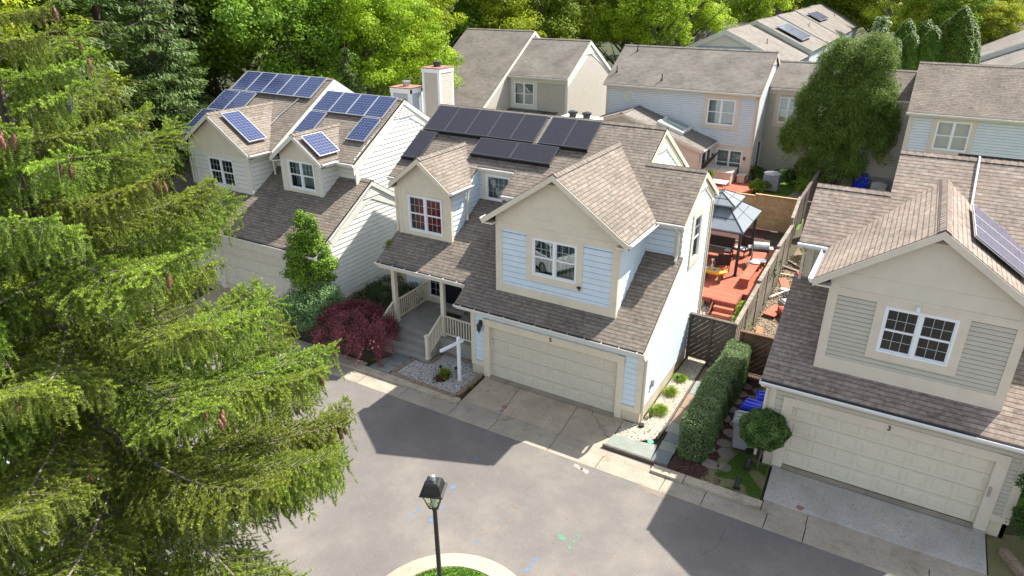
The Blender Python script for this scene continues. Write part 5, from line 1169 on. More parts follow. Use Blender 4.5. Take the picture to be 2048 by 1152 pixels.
def block(A,Bp,lab,h=.11,w=.14,z=.0,n=None,grp='brown edging blocks'):
    A=Vector(A);Bp=Vector(Bp);L=(Bp-A).length;n=n or max(1,round(L/.3)); d=(Bp-A).normalized()
    for k in range(n):
        a=A+d*(L*k/n+.008); b=A+d*(L*(k+1)/n-.008); jit=random.uniform(-.012,.012); at0((a.x,a.y,z)); m=MB(); nn=Vector((-d.y,d.x))*w/2; j=Vector((-d.y,d.x))*jit
        lo=[a-nn+j,b-nn+j,b+nn+j,a+nn+j]; m.hexa([(p.x,p.y,z-.02) for p in lo],[(p.x,p.y,z+h+random.uniform(-.01,.01)) for p in lo]); o=m.build('edging_block','block_brown',bevel=.018); tag(o,lab,'edging block',grp)
block((-3.3,-1.68),(-.36,-1.77),'brown edging block in the front row of the white gravel bed along the kerb',n=10); block((-3.28,-1.6),(-3.2,-.3),'brown edging block in the left row of the white gravel bed beside the flagstones',n=4)
block((-.34,-1.68),(-.34,-.08),'brown edging block in the right row of the white gravel bed beside the driveway',n=5); block((-.95,.42),(-2.4,.54),'brown edging block under the porch railing behind the white gravel',n=5,h=.16)
block((-2.45,.3),(-2.48,-.35),'brown edging block against the porch steps by the white gravel',n=2,h=.12)
# flagstones to the porch
def flag(P,z,mat,lab,cat='flagstone',grp=None,th=.05):
    at0((*P[0],z)); m=MB(); m.hexa([(x,y,z-th) for x,y in P],[(x,y,z) for x,y in P]); tag(m.build('flagstone',mat,bevel=.008),lab,cat,grp)
flag([(-4.35,-1.7),(-3.42,-1.7),(-3.4,-1.2),(-4.3,-1.15)],.05,'flagstone','greenish flagstone nearest the kerb beside the white gravel bed'); flag([(-4.28,-1.12),(-3.4,-1.17),(-3.38,-.85),(-4.2,-.8)],.055,'flagstone','middle green flagstone before the porch steps')
m=MB(); at0((-3.75,-.55,.06)); m.lathe((-3.75,-.55,.0),[(.0,0),(.42,0),(.44,.05),(.42,.07),(.001,.07)],9); tag(m.build('flagstone','flagstone_blue',bevel=.008),'rounded blue grey stepping stone at the foot of the porch steps','flagstone')
flag([(-9.4,-1.75),(-4.6,-1.75),(-4.6,-1.5),(-9.4,-1.5)],.03,'concrete_kerb','long pale strip of paving along the kerb under the red maple')
# side bed right of the house
z_side=.04
side=[(5.35,-1.15),(5.3,-.1),(5.82,-.05),(5.82,5.1),(6.62,5.1),(6.55,.6),(6.5,-.55),(6.0,-.95)]
sheet('gravel_bed',side,.025,'dirt'); stones('tan_gravel',inp(side,.03),15000,.01,.027,'stones_tan','pale tan pebbles in the narrow bed along the white side wall')
flag([(5.25,-1.62),(6.75,-1.62),(6.7,-.85),(6.0,-.98),(5.3,-1.0)],.09,'flagstone','large mottled slab edged with timber at the kerb right of the driveway',th=.1)
cs=[('flagstone_blue','blue grey slab at the kerb end of the side path'),('flagstone','second slab of the side path from the kerb'),('flagstone_blue','third slab of the side path, beside the green valve'),('flagstone','fourth slab of the side path beside the hedge end'),('block_brown','brown fifth slab of the side path along the hedge'),('block_brown','sixth brownish slab of the side path'),('flagstone','seventh slab of the side path near the gate'),('block_brown','last slab of the side path before the wooden gate')]
y=-1.62
for k,(mt,lb) in enumerate(cs):
    h=(.62,.5,.5,.62,.95,1.0,1.0,1.1)[k]; x0=6.78 if k<3 else 6.66; flag([(x0-.0,y),(7.28,y),(7.26,y+h-.02),(x0-.02,y+h-.02)],.085-.005*(k>2),mt,lb); y+=h
at0((5.2,-1.68,0)); m=MB(); m.box((5.2,-1.71,-.02),(7.3,-1.635,.1)); tag(m.build('edging_timber','wood_dark',bevel=.01),'weathered timber along the kerb edge of the mottled slab','timber edging')
at0((6.6,-.6,0)); m=MB(); m.box((6.55,-.5,0),(6.62,5.0,.07)); tag(m.build('edging_timber','wood_dark',bevel=.01),'long dark timber between the tan pebbles and the side path','timber edging')
at0((6.45,-.75,.05)); m=MB(); m.lathe((6.45,-.78,.03),[(.0,0),(.1,0),(.1,.05),(.001,.06)],12); paint('valve_green',(.12,.42,.27),.6); tag(m.build('valve_cover','valve_green'),'round green valve cover among the pebbles','valve cover')
# strip between path and house three
sheet('mulch_bed',[(7.3,-1.7),(9.0,-1.7),(8.85,-.4),(8.7,5.0),(7.3,5.0)],.02,'mulch'); sheet('dry_grass',[(8.3,-1.72),(10.0,-1.72),(9.95,.0),(9.5,.1),(9.5,4.9),(8.72,4.9),(8.6,0)],.026,'grass_dry')
stones('mulch_chips',inp([(7.3,-1.7),(8.9,-1.7),(8.5,-.4),(8.4,4.9),(7.3,4.9)],.02),3500,.012,.035,'mulch_chip','dark red bark mulch under the clipped hedge',.35,'mulch')
grass('lawn_patch',inp([(8.5,-1.7),(10.0,-1.7),(9.9,.0),(9.0,.2),(8.7,-1)],.02,lambda x,y: mnoise.noise(Vector((x*1.6,y*1.6,0)))<-.08),9000,.05,lab='thin patchy grass beside the pale driveway',w=.007)
ST=[(8.38,-.88,.27,'hexagonal stepping stone nearest the kerb on the left'),(8.78,-.82,.24,'hexagonal stepping stone nearest the kerb on the right, before the ball shaped shrub'),(8.1,-.15,.25,'second stepping stone from the kerb, close to the hedge end'),(8.62,-.10,.26,'second stepping stone from the kerb, on the grass side'),(8.02,.62,.27,'stepping stone in the walk left of the grey bin'),(8.45,.35,.25,'stepping stone touching the foot of the grey bin'),(8.0,1.2,.26,'stepping stone left of the blue bins, hedge side'),(8.5,1.0,.25,'stepping stone left of the blue bins, bin side'),(8.1,1.75,.26,'stepping stone just past the blue bins, hedge side'),(8.55,1.6,.24,'stepping stone just past the blue bins, house side')]
for cx,cy,r_,lb in ST+[(cx,cy,.25,'stepping stone in the shaded far half of the walk to the brown gate') for cx,cy in ((8.15,2.35),(8.6,2.2),(8.2,2.95),(8.65,2.8),(8.25,3.5),(8.7,3.4),(8.3,4.1),(8.75,4.0))]:
    P=[(cx+r_*random.uniform(.85,1.08)*math.cos(2*math.pi*i/7+cx),cy+r_*random.uniform(.8,1.05)*math.sin(2*math.pi*i/7+cx)) for i in range(7)]
    flag(P,.05,'step_stone',lb,grp='stepping stones between the hedge and number 3',th=.04)
block((15.75,-.6),(16.6,-2.0),'stacked brown stone edging right of the pale driveway',n=4,h=.2,w=.2,grp='stone edging right of the pale driveway')
sheet('dry_grass',[(15.45,-1.7),(20,-1.7),(20,1.5),(15.45,.1)],.02,'grass_dry')
# backyards
stones('rubble',inp([(7.5,5.3),(9.2,5.3),(9.1,17),(7.4,17)],lambda x,y:gz(x,y)+.03),5200,.012,.055,'rubble','stony rubble and debris in the strip beside number 3',.6,'rubble')
stones('yard_pebbles',inp([(5.8,5.2),(7.3,5.2),(7.2,10.5),(4.5,10.5),(4.6,7.6),(5.8,6.8)],lambda x,y:gz(x,y)+.005),9000,.015,.04,'stones_tan','pale pebbles between the gate and the red deck steps')
def drape(name,x0,x1,y0,y1,mat,dz=.03,nx=6,ny=14):
    X=np.linspace(x0,x1,nx);Y=np.linspace(y0,y1,ny); V=[(x,y,gz(x,y)+dz) for y in Y for x in X]; F=[(j*nx+i,j*nx+i+1,(j+1)*nx+i+1,(j+1)*nx+i) for j in range(ny-1) for i in range(nx-1)]
    o=npmesh(name,V,F,mat); o['kind']='structure'; return o
drape('dirt_strip',7.5,9.5,5.1,20.8,'dirt'); drape('lawn',2.6,7.0,22.0,33.9,'lawn',.02); drape('lawn',-40,-19.6,-2,12,'lawn',.035); drape('lawn',16,30,1.6,27,'lawn',.03); drape('dirt_strip',-4,5.7,17.5,21.4,'mulch',.03)
# road wear: hairline cracks and a darker repair at the gutter
cr=MB(); random.seed(17)
for x0,y0,ang,n_ in ((9.5,-3.0,-1.9,12),(-1.4,-2.9,-2.6,10)):
    p=[(x0,y0)]; a=ang
    for _ in range(n_): a+=random.uniform(-.35,.35); a=ang+(a-ang)*.8; p.append((p[-1][0]+.13*math.cos(a),p[-1][1]+.13*math.sin(a)))
    ribbon(p,.0032,-.0485,cr)
o=cr.build('road_crack','tar'); o['kind']='structure'
rp=MB(); P=[(6.75,-2.71)]+[(6.75+.09*k,-2.80-.10*random.random()-(.10 if 3<k<11 else 0)) for k in range(1,14)]+[(8.05,-2.71)]
rp.poly([(x,y,-.0475) for x,y in P]); o=rp.build('road_patch','step_stone'); o['kind']='structure'
# ---------------------------------------------------------------- fences, deck, furniture, small things
def fence(p0,p1,z0,z1,mat,label,n=None,posts=True,gap=.05,bw=.12,dirn=1,cap=True,solid=False,rail=True,name='fence',cat='fence',panelw=2.3,lower=None):
    p0=Vector((*p0,0));p1=Vector((*p1,0)); root=thing(name,label,cat,(p0.x,p0.y,z0)); fr=WF((p0.x,p0.y),(p1.x,p1.y)); L=fr.L; H=z1-z0; N=n or max(1,round(L/panelw))
    for k in range(N+1):
        a=L*k/N; m=MB(); fr.box(m,a-.05,z0-.1,a+.05,z1+.03,-.05,.05); m.build('post',mat,root,bevel=.006)
    r=MB(True)
    if cap: fr.box(r,-.05,z1,L+.05,z1+.045,-.08,.08)
    fr.box(r,0,z1-.1,L,z1-.001,-.045,-.01); fr.box(r,0,z0+.1,L,z0+.19,-.045,-.01); fr.box(r,0,z0+H*.5-.04,L,z0+H*.5+.04,-.045,-.012)
    r.pieces('rail',mat,root)
    b=MB(); 
    for k in range(N):
        a0,a1=L*k/N+.05,L*(k+1)/N-.05
        for (q0,q1,sg) in ((z0+.12,z0+H*.5,1),(z0+H*.5,z1-.03,-1)) if lower is None else ((z0+.12,z1-.03,dirn),):
            w=a1-a0; h=q1-q0; step=(bw+gap)*1.414; t=-h
            i=0
            while t<w+h:
                # diagonal board between x=t and x=t+bw*1.414 at the bottom, rising to the right (sg) 
                quad=[(t,0),(t+bw*1.414,0),(t+bw*1.414+h*sg,h),(t+h*sg,h)] if sg>0 else [(t+h,0),(t+h+bw*1.414,0),(t+bw*1.414,h),(t,h)]
                q=clip(clip(quad,0,0,1),0,w,-1)
                if len(q)>=3: fr.prism(b,[(a0+x,q0+z) for x,z in q],-.008,.012)
                t+=step; i+=1
    b.build('board',mat,root); return root
fence((5.82,4.98),(7.42,4.92),.05,1.95,'wood_dark','dark weathered wooden gate with diagonal slats beside the white side wall',n=2,gap=.007,bw=.15,name='gate',cat='gate',lower=1)
fence((7.72,4.9),(9.35,4.9),.05,1.75,'wood_brown','brown wooden gate with diagonal slats between the hedge and number 3',n=1,gap=.006,bw=.15,name='gate',cat='gate',lower=1,dirn=1)
fence((7.45,5.0),(7.37,9.2),.05,1.9,'wood_grey','long grey weathered fence along the red deck, front stretch',n=2,gap=.06)
fence((7.37,9.25),(7.31,13.4),.08,2.02,'wood_grey','long grey weathered fence along the red deck, middle stretch',n=2,gap=.06)
fence((7.31,13.45),(7.3,16.9),.15,2.15,'wood_grey','long grey weathered fence along the red deck, far stretch behind the grill',n=2,gap=.06)
fence((7.25,17.0),(6.95,20.95),.25,2.5,'wood_grey','tall grey fence end meeting the tan back fence',n=2,gap=.03)
fence((7.4,21.0),(9.5,20.9),.3,2.3,'wood_dark','dark slatted fence piece right of the tan fence, beside the brown roof',n=1,gap=.03)
fence((6.95,21.1),(6.9,30),.4,2.35,'wood_dark','dark fence with pale cap running back to the cedar',n=4,gap=.05)
fence((2.2,20.9),(4.6,20.95),.28,2.25,'wood_tan','fresh tan wooden fence, left stretch behind the grey gazebo',n=1,gap=.004,bw=.14)
fence((4.65,20.97),(6.9,21.0),.28,2.35,'wood_tan','fresh tan wooden fence, right stretch ending at the grey fence',n=1,gap=.004,bw=.14)
fence((-3.0,20.9),(2.1,20.9),.28,2.25,'wood_tan','fresh tan wooden fence hidden behind the gazebo and the blue house',n=2,gap=.004,bw=.14)
fence((5.6,31.0),(5.5,33.8),.4,2.3,'wood_tan','orange tan fence piece beside the rear house and red leaved shrub',n=1,gap=.004,bw=.14)
at0((0,0,0))
# red deck
dk=thing('deck','red stained wooden deck with three steps behind the light blue house','deck',(5,12,0))
m=MB(); y=9.75; ztop=.6
def xr(y): return 6.45 if y<10.9 else 6.78
while y<17.4:
    x0=2.4; m.box((x0,y,ztop-.035),(xr(y+.1),y+.130,ztop+random.uniform(-.003,.003))); y+=.142
m.build('deck_board','deck_red',dk)
m=MB(); m.box((2.4,9.70,ztop-.2),(5.45,9.74,ztop-.005)); m.box((5.42,9.62,ztop-.2),(6.5,9.66,ztop-.001)); m.box((5.42,9.62,ztop-.2),(5.46,9.75,ztop-.001)); m.box((6.46,9.66,.05),(6.5,10.9,ztop-.001)); m.box((6.5,10.86,.1),(6.83,10.9,ztop-.001)); m.box((6.79,10.9,.1),(6.83,17.4,ztop-.001)); m.box((5.46,9.66,ztop-.04),(6.46,9.75,ztop-.003)); m.build('fascia','deck_red_dark',dk)
m=MB()
for i,(yy,zz) in enumerate(((9.30,.42),(8.98,.24))):
    m.box((5.62+.04*i,yy,zz-.04),(6.48,yy+.34,zz)); m.box((5.62+.04*i,yy+.02,zz-.18),(6.48,yy+.06,zz-.041))
m.build('step','deck_red',dk)
m=MB(); m.hexa([(5.5,8.95,.02),(5.54,8.95,.02),(5.54,9.7,.02),(5.5,9.7,.02)],[(5.5,8.95,.22),(5.54,8.95,.22),(5.54,9.7,.57),(5.5,9.7,.57)]); m.build('stringer','deck_red_dark',dk)
for x in (4.95,3.4):
    m=MB(); m.box((x,9.8,-.1),(x+.13,9.93,.4)); m.build('post','wood_raw',dk)
at0((6.4,12.5,.6)); 
bn=thing('bench','long red built in bench along the right edge of the deck','bench',(6.4,12.6,.6)); m=MB(); m.box((6.12,11.55,1.0),(6.56,13.95,1.04)); m.build('seat','deck_red',bn); m=MB(); m.box((6.15,11.56,.6),(6.53,11.6,1.0)); m.box((6.15,13.9,.6),(6.53,13.94,1.0)); m.box((6.2,11.6,.62),(6.24,13.9,1.0)); m.build('side_panel','deck_red_dark',bn)
# gazebo
gb=thing('gazebo','dark grey metal gazebo with two tier hip roof on the red deck','gazebo',(4.3,14.5,.6))
X0,X1,Y0,Y1=2.75,5.85,12.35,16.25; E0=2.9; cx,cy=(X0+X1)/2,(Y0+Y1)/2
for x in (X0+.17,X1-.17):
    for y in (Y0+.4,Y1-.35):
        m=MB(); m.box((x-.06,y-.06,.6),(x+.06,y+.06,E0)); m.box((x-.11,y-.11,.6),(x+.11,y+.11,.63)); m.build('post','plastic_black',gb)
m=MB()
for A,B_ in (((X0+.17,Y0+.4),(X1-.17,Y0+.4)),((X0+.17,Y1-.35),(X1-.17,Y1-.35)),((X0+.17,Y0+.4),(X0+.17,Y1-.35)),((X1-.17,Y0+.4),(X1-.17,Y1-.35))): m.beam((*A,E0-.06),(*B_,E0-.06),.08,.12)
m.build('beam','plastic_black',gb)
def hip(x0,x1,y0,y1,z0,a0,a1,b0,b1,z1,name):
    lo=[(x0,y0,z0),(x1,y0,z0),(x1,y1,z0),(x0,y1,z0)]; hi=[(a0,b0,z1),(a1,b0,z1),(a1,b1,z1),(a0,b1,z1)]; m=MB(); r=MB()
    for k in range(4):
        j=(k+1)%4; A,B_,C_,D=[Vector(p) for p in (lo[k],lo[j],hi[j],hi[k])]; m.poly([A,B_,C_,D]); n_=(B_-A).cross(D-A).normalized()
        for t in (.5,): r.beam(A.lerp(D,t)+n_*.008,B_.lerp(C_,t)+n_*.008,.025,.012,up=n_)
        r.beam(A+n_*.01,D+n_*.01,.05,.03,up=n_)
        for t in (.33,.66) if False else (.5,): r.beam(A.lerp(B_,t)+n_*.008,D.lerp(C_,t)+n_*.008,.02,.012,up=n_)
        m.poly([A,B_,B_-Vector((0,0,.06)),A-Vector((0,0,.06))])
    o=m.build(name,'gazebo_metal',gb); r.build('roof_rib','plastic_black',o)
hip(X0,X1,Y0,Y1,E0,cx-.55,cx+.55,cy-.75,cy+.75,3.62,'lower_roof'); m=MB()
for dx in (-.5,.5): m.box((cx+dx-.02,cy-.7,3.5),(cx+dx+.02,cy+.7,3.82))
for dy in (-.7,.7): m.box((cx-.5,cy+dy-.02,3.5),(cx+.5,cy+dy+.02,3.82))
m.build('vent_screen','dark_metal',gb); hip(cx-.85,cx+.85,cy-1.05,cy+1.05,3.78,cx-.02,cx+.02,cy-.25,cy+.25,4.15,'upper_roof')
# patio furniture
def chair(label,x,y,z,rz,w=.62,cush=True,name='patio_chair',cat='chair'):
    t=thing(name,label,cat,(x,y,z),rz); at0((0,0,0)); h=w/2
    m=MB(); m.box((-h,-.28,.34),(h,.28,.40)); m.build('seat','wicker',t)
    m=MB(); m.hexa([(-h,.25,.38),(h,.25,.38),(h,.30,.38),(-h,.30,.38)],[(-h,.38,.95),(h,.38,.95),(h,.42,.95),(-h,.42,.95)]); m.build('backrest','wicker',t)
    for sx in (-1,1):
        m=MB(); m.box((sx*h-.03,-.28,.58),(sx*h+.03,.33,.62)); m.box((sx*h-.02,-.27,.4),(sx*h+.02,-.22,.58)); m.build('armrest','wicker',t)
        for yy in (-.26,.26): m=MB(); m.box((sx*(h-.03)-.02,yy-.02,0),(sx*(h-.03)+.02,yy+.02,.36)); m.build('leg','plastic_black',t)
    if cush: m=MB(); m.box((-h+.04,-.26,.40),(h-.04,.24,.48)); m.build('cushion','cushion',t,bevel=.03)
    return t
chair('wicker loveseat with white cushion under the gazebo roof',4.35,14.9,.6,.0,1.25,name='patio_sofa',cat='sofa')
chair('dark wicker chair in front of the gazebo post beside the toy table',4.95,13.2,.6,R(200),.62,False); chair('dark wicker chair between the rear gazebo post and the grill',5.3,15.5,.6,R(-20),.7,True)
chair('dark wicker chair at the far end of the patio table, behind the house edge',3.5,13.3,.6,R(160),.62,False)
t=thing('patio_table','reddish wooden patio table beside the wicker loveseat','table',(4.1,13.9,.6)); m=MB()
for k in range(6): m.box((3.45,13.5+k*.15,1.26),(4.75,13.63+k*.15,1.3))
m.build('table_top','wood_brown',t,bevel=.005)
for a in (3.52,4.62):
    for b in (13.55,14.25): m=MB(); m.box((a,b,.6),(a+.08,b+.08,1.26)); m.build('leg','wood_brown',t)
# toy water table
t=thing('toy_table','yellow plastic water play table with toys on the red deck','play table',(4.95,11.75,.6)); m=MB()
P=[(-.55,-.28),(.35,-.36),(.6,0),(.35,.36),(-.55,.28),(-.68,0)]
m.hexa([(4.95+x*.8,11.75+y*.8,.98) for x,y in P],[(4.95+x,11.75+y,1.13) for x,y in P]); m.build('tray','plastic_yellow',t,bevel=.02)
for x,y in ((-.4,-.2),(.3,-.22),(.3,.22),(-.4,.2)): m=MB(); m.box((4.95+x-.06,11.75+y-.06,.6),(4.95+x+.06,11.75+y+.06,.98)); m.build('leg','wood_brown',t)
m=MB(); m.hexa([(4.95+x*.7,11.75+y*.6,1.131) for x,y in P],[(4.95+x*.7,11.75+y*.6,1.14) for x,y in P]); m.build('water_basin','wood_tan',t)
for lb,mt,x,y,r_ in (('red toy ball on the yellow play table','plastic_red',.33,.12,.07),('white toy cup on the yellow play table near its left end','cushion',-.35,-.08,.06),('blue toy cup at the middle of the yellow play table','plastic_blue',.0,-.1,.045)):
    at0((4.95+x,11.75+y,1.14)); m=MB(); m.lathe((4.95+x,11.75+y,1.14),[(.0,0),(r_*.7,0),(r_,r_*.6),(r_*.9,r_*1.3),(.001,r_*1.5)],10); tag(m.build('toy',mt,smooth=True),lb,'toy')
at0((4.75,11.95,1.14)); m=MB(); m.lathe((4.75,11.95,1.14),[(.0,0),(.05,0),(.05,.12),(.02,.14),(.015,.3),(.06,.34),(.07,.42),(.001,.43)],10); tag(m.build('toy','lantern_glass' if False else 'cushion',smooth=True),'tall white toy tower standing on the yellow play table','toy')
# grill
t=thing('grill','silver barbecue grill with domed hood on the red deck by the fence','grill',(6.3,14.9,.6),R(15)); at0((0,0,0))
m=MB(); n=12
for k in range(n):
    a0=math.pi*k/n; a1=math.pi*(k+1)/n; q=lambda x,a:(x,-.02+.27*math.cos(a),.86+.27*math.sin(a)); m.poly([q(-.36,a0),q(.36,a0),q(.36,a1),q(-.36,a1)])
for x in (-.36,.36): m.poly([(x,-.02+.27*math.cos(math.pi*k/n),.86+.27*math.sin(math.pi*k/n)) for k in range(n+1)])
m.build('hood','grey_metal',t,smooth=True); m=MB(); m.box((-.37,-.3,.72),(.37,.26,.858)); m.build('firebox','dark_metal',t)
m=MB(); m.box((-.58,-.22,.84),(-.38,.2,.87)); m.build('side_shelf','grey_metal',t); m=MB(); m.box((.38,-.22,.84),(.58,.2,.87)); m.build('side_shelf','grey_metal',t); m=MB(); m.tube([(-.25,-.31,.98),(.25,-.31,.98)],.015,6); m.build('handle','steel',t)
for x in (-.36,.36):
    for y_ in (-.25,.2): m=MB(); m.box((x-.02,y_-.02,0),(x+.02,y_+.02,.74)); m.build('leg','steel',t)
m=MB(); m.box((-.36,-.25,.15),(.36,.22,.18)); m.build('lower_shelf','steel',t)
for x in (-.36,.36): m=MB(); m.tube([(x-.03,.2,.08),(x+.03,.2,.08)],.08,12); m.build('wheel','plastic_black',t)
at0((6.05,14.05,.6)); m=MB(); m.lathe((6.05,14.02,.6),[(.0,0),(.14,0),(.19,.1),(.2,.3),(.17,.32),(.16,.28),(.001,.26)],14); tag(m.build('bucket','steel',smooth=True),'shiny metal bucket between the grill and the red bench','bucket')
at0((6.35,14.0,1.04)); m=MB(); m.lathe((6.32,13.75,1.04),[(.0,0),(.2,0),(.24,.05),(.2,.09),(.001,.1)],14); tag(m.build('pan_lid','trim_cream',smooth=True),'round cream lid lying on the red bench by the grill','lid')
at0((4.0,15.4,.6)); m=MB(); m.lathe((3.75,15.6,1.0),[(.0,0),(.18,.03),(.2,.2),(.12,.34),(.001,.36)],10); tag(m.build('cushion','plastic_red',smooth=True),'red cushion behind the white loveseat','cushion')
# retaining wall behind the deck
at0((2,17.6,0)); m=MB(); m.box((-3,17.45,0),(7.1,17.57,.62)); m.box((-3,17.4,.62),(7.1,17.62,.67)); tag(m.build('retaining_wall','wood_brown'),'low brown timber retaining wall behind the red deck','retaining wall')
# junk by the fence
junk=[('red board leaning in the rubbish beside the grey fence, larger','deck_red',(7.85,13.6,.2),(.38,1.7,.05),.3),('red board lying by the fence nearer the brown gate','deck_red',(7.95,10.6,.2),(.5,1.2,.06),-.2),('red planter box lying beside number 3','deck_red_dark',(8.45,10.3,.2),(.35,1.0,.25),.5),('grey plank across the rubbish pile by the fence','wood_grey',(8.0,15.6,.3),(.16,1.7,.05),1.2),('short raw plank on the rubbish pile by the fence','wood_raw',(7.95,16.2,.34),(.14,1.3,.05),.8),('second raw plank on the rubbish pile beside the fence','wood_raw',(8.15,14.9,.28),(.12,1.5,.05),1.7),('white pipe lying across the rubbish strip','vinyl_white',(7.9,12.6,.25),(.06,1.5,.06),-.5),('white bucket lid in the rubbish strip','vinyl_white',(7.9,13.0,.3),(.3,.3,.08),.3),('red and blue folded bag on the planks','plastic_red',(8.35,14.9,.42),(.45,.4,.12),.4),('dark plastic sheet heap by the fence','plastic_black',(8.35,12.1,.2),(.6,.7,.3),.2),('grey tub lying beside the red planter box','plastic_grey',(8.25,11.4,.2),(.4,.5,.25),.7),('orange brick heap beside the front fence stretch','terracotta',(7.8,8.3,.1),(.25,.9,.12),.1)]
for lb,mt,(x,y,z),(a,b,h),ang in junk:
    at0((x,y,z)); m=MB(); c,s_=math.cos(ang),math.sin(ang); q=[(-a/2,-b/2),(a/2,-b/2),(a/2,b/2),(-a/2,b/2)]; tl=random.uniform(-.06,.1)
    lo=[(x+p*c-r_*s_,y+p*s_+r_*c,z+tl*(r_>0)) for p,r_ in q]; hi=[(X+random.uniform(-.02,.02),Y+random.uniform(-.02,.02),Z+h) for X,Y,Z in lo]; m.hexa(lo,hi)
    if h>.2: m.hexa([(x+p*c*.8-r_*s_*.8,y+p*s_*.8+r_*c*.8,z+h) for p,r_ in q],[(x+p*c*.72-r_*s_*.72,y+p*s_*.72+r_*c*.72,z+h+.05) for p,r_ in q])
    tag(m.build({'board':'board','planter':'planter_box','plank':'plank','pipe':'pipe','lid':'scrap_disc','bag':'bag','sheet':'plastic_sheet','tub':'tub','brick':'brick_heap'}[next(k for k in ('brick','planter','plank','pipe','lid','bag','sheet','tub','board') if k in lb)],mt,bevel=.012),lb,'yard clutter')
# wheelie bins
def bin_(label,x,y,z,rz,mat,h=1.0,w=.55,lid=None):
    t=thing('wheelie_bin',label,'bin',(x,y,z),rz); at0((0,0,0)); m=MB(); a=w/2
    m.hexa([(-a*.8,-a*.85,.05),(a*.8,-a*.85,.05),(a*.8,a*.85,.05),(-a*.8,a*.85,.05)],[(-a,-a*1.1,h),(a,-a*1.1,h),(a,a*1.1,h),(-a,a*1.1,h)]); m.box((-a-.03,-a*1.1-.03,h-.06),(a+.03,a*1.1+.03,h)); m.build('bin_body',mat,t,bevel=.03)
    m=MB(); m.hexa([(-a-.03,-a*1.15,h),(a+.03,-a*1.15,h),(a+.03,a*1.15,h),(-a-.03,a*1.15,h)],[(-a*.85,-a*.95,h+.09),(a*.85,-a*.95,h+.09),(a*.85,a,h+.12),(-a*.85,a,h+.12)]); m.box((-a*.5,-a*.9,h+.08),(-a*.3,a*.9,h+.13)); m.box((a*.3,-a*.9,h+.08),(a*.5,a*.9,h+.13)); m.build('lid',lid or mat,t,bevel=.02)
    for sx in (-1,1): m=MB(); m.tube([(sx*a*.85-.03,a*.8,.1),(sx*a*.85+.03,a*.8,.1)],.1,12); m.build('wheel','plastic_black',t)
    m=MB(); m.tube([(-a*.8,a*1.25,h-.02),(a*.8,a*1.25,h-.02)],.018,6); m.build('handle',mat,t)
    return t
bin_('blue wheelie bin with ribbed lid, front one of the pair beside number 3',9.0,1.35,.05,R(-95),'plastic_blue'); bin_('blue wheelie bin half behind the other blue bin against the wall',9.28,2.05,.05,R(-80),'plastic_blue',1.0); bin_('grey wheelie bin with pale lid behind the ball shaped shrub',8.98,.45,.05,R(-85),'plastic_grey',1.05,.6)
at0((9.15,2.9,.1)); m=MB(); m.hexa([(8.95,2.7,.05),(9.45,2.7,.05),(9.45,2.78,.05),(8.95,2.78,.05)],[(9.05,2.82,1.3),(9.5,2.82,1.3),(9.5,2.88,1.3),(9.05,2.88,1.3)]); tag(m.build('plywood_board','wood_tan'),'orange plywood board leaning on the side of number 3','board')
bin_('bright blue recycling bin beside the air conditioner under the cedar',9.25,30.35,.8,R(10),'plastic_blue',1.05,.9)
# air conditioners
def ac(label,x,y,z,r_,h,dark=False):
    t=thing('air_conditioner',label,'air conditioner',(x,y,z)); m=MB(); m.box((x-r_,y-r_,z),(x+r_,y+r_,z+h-.12)); 
    for k in range(9): m.box((x-r_-.015,y-r_-.015,z+.06+k*(h-.2)/9),(x+r_+.015,y+r_+.015,z+.09+k*(h-.2)/9))
    m.build('casing','plastic_grey' if not dark else 'grey_metal',t,bevel=.06); m=MB(); m.lathe((x,y,z+h-.12),[(r_*1.0,0),(r_*1.12,.02),(r_*1.12,.08),(r_*.85,.13),(r_*.82,.1)],20); m.build('top_ring','alu_white' if not dark else 'grey_metal',t,smooth=True); m=MB(); m.lathe((x,y,z+h-.1),[(.0,0),(r_*.84,.0),(r_*.8,.05),(.001,.08)],20)
    m.build('fan_grille','plastic_black',t)
    for k in range(4): a=k*math.pi/2; q=MB(); q.hexa([(x,y,z+h-.03),(x+.05,y,z+h-.03),(x+r_*.75*math.cos(a)+.08,y+r_*.75*math.sin(a),z+h-.03),(x+r_*.75*math.cos(a),y+r_*.75*math.sin(a),z+h-.03)],[(x,y,z+h-.02),(x+.05,y,z+h-.02),(x+r_*.75*math.cos(a)+.08,y+r_*.75*math.sin(a),z+h-.02),(x+r_*.75*math.cos(a),y+r_*.75*math.sin(a),z+h-.02)]); q.build('fan_blade','dark_metal',t)
ac('large round topped air conditioner on the lawn behind the tan fence',3.95,29.6,.42,.5,1.15); ac('dark air conditioner beside the bright blue recycling bin behind number 3',10.35,30.5,.8,.45,.95,True)
# rear patio
at0((-1,26,.3)); m=MB()
y=24.2
while y<30.9: m.box((-3.4,y,.42),(3.1,y+.135,.46)); y+=.142
m.box((-3.4,24.15,.2),(3.1,24.19,.45)); tag(m.build('deck','deck_red'),'red deck of the rear house seen over the tan fence','deck')
t=thing('hot_tub','pinkish hot tub with tan folding cover against the rear house','hot tub',(.3,29.6,.46)); m=MB(); m.box((-.75,28.9,.46),(1.35,30.7,1.25)); m.build('tub_body','trim_peach',t,bevel=.04); m=MB(); m.box((-.8,28.85,1.25),(.27,30.75,1.36)); m.box((.31,28.85,1.25),(1.4,30.75,1.36)); m.build('cover','trim_tan',t,bevel=.03)
t=thing('patio_table','pale patio table on the red rear deck near the potted plant','table',(.75,27.1,.46)); m=MB(); m.box((-.1,26.6,1.1),(1.6,27.6,1.15)); m.build('table_top','trim_tan',t,bevel=.02)
for a in (0,1.4):
    for b in (26.7,27.4): m=MB(); m.box((a,b,.46),(a+.06,b+.06,1.1)); m.build('leg','trim_tan',t)
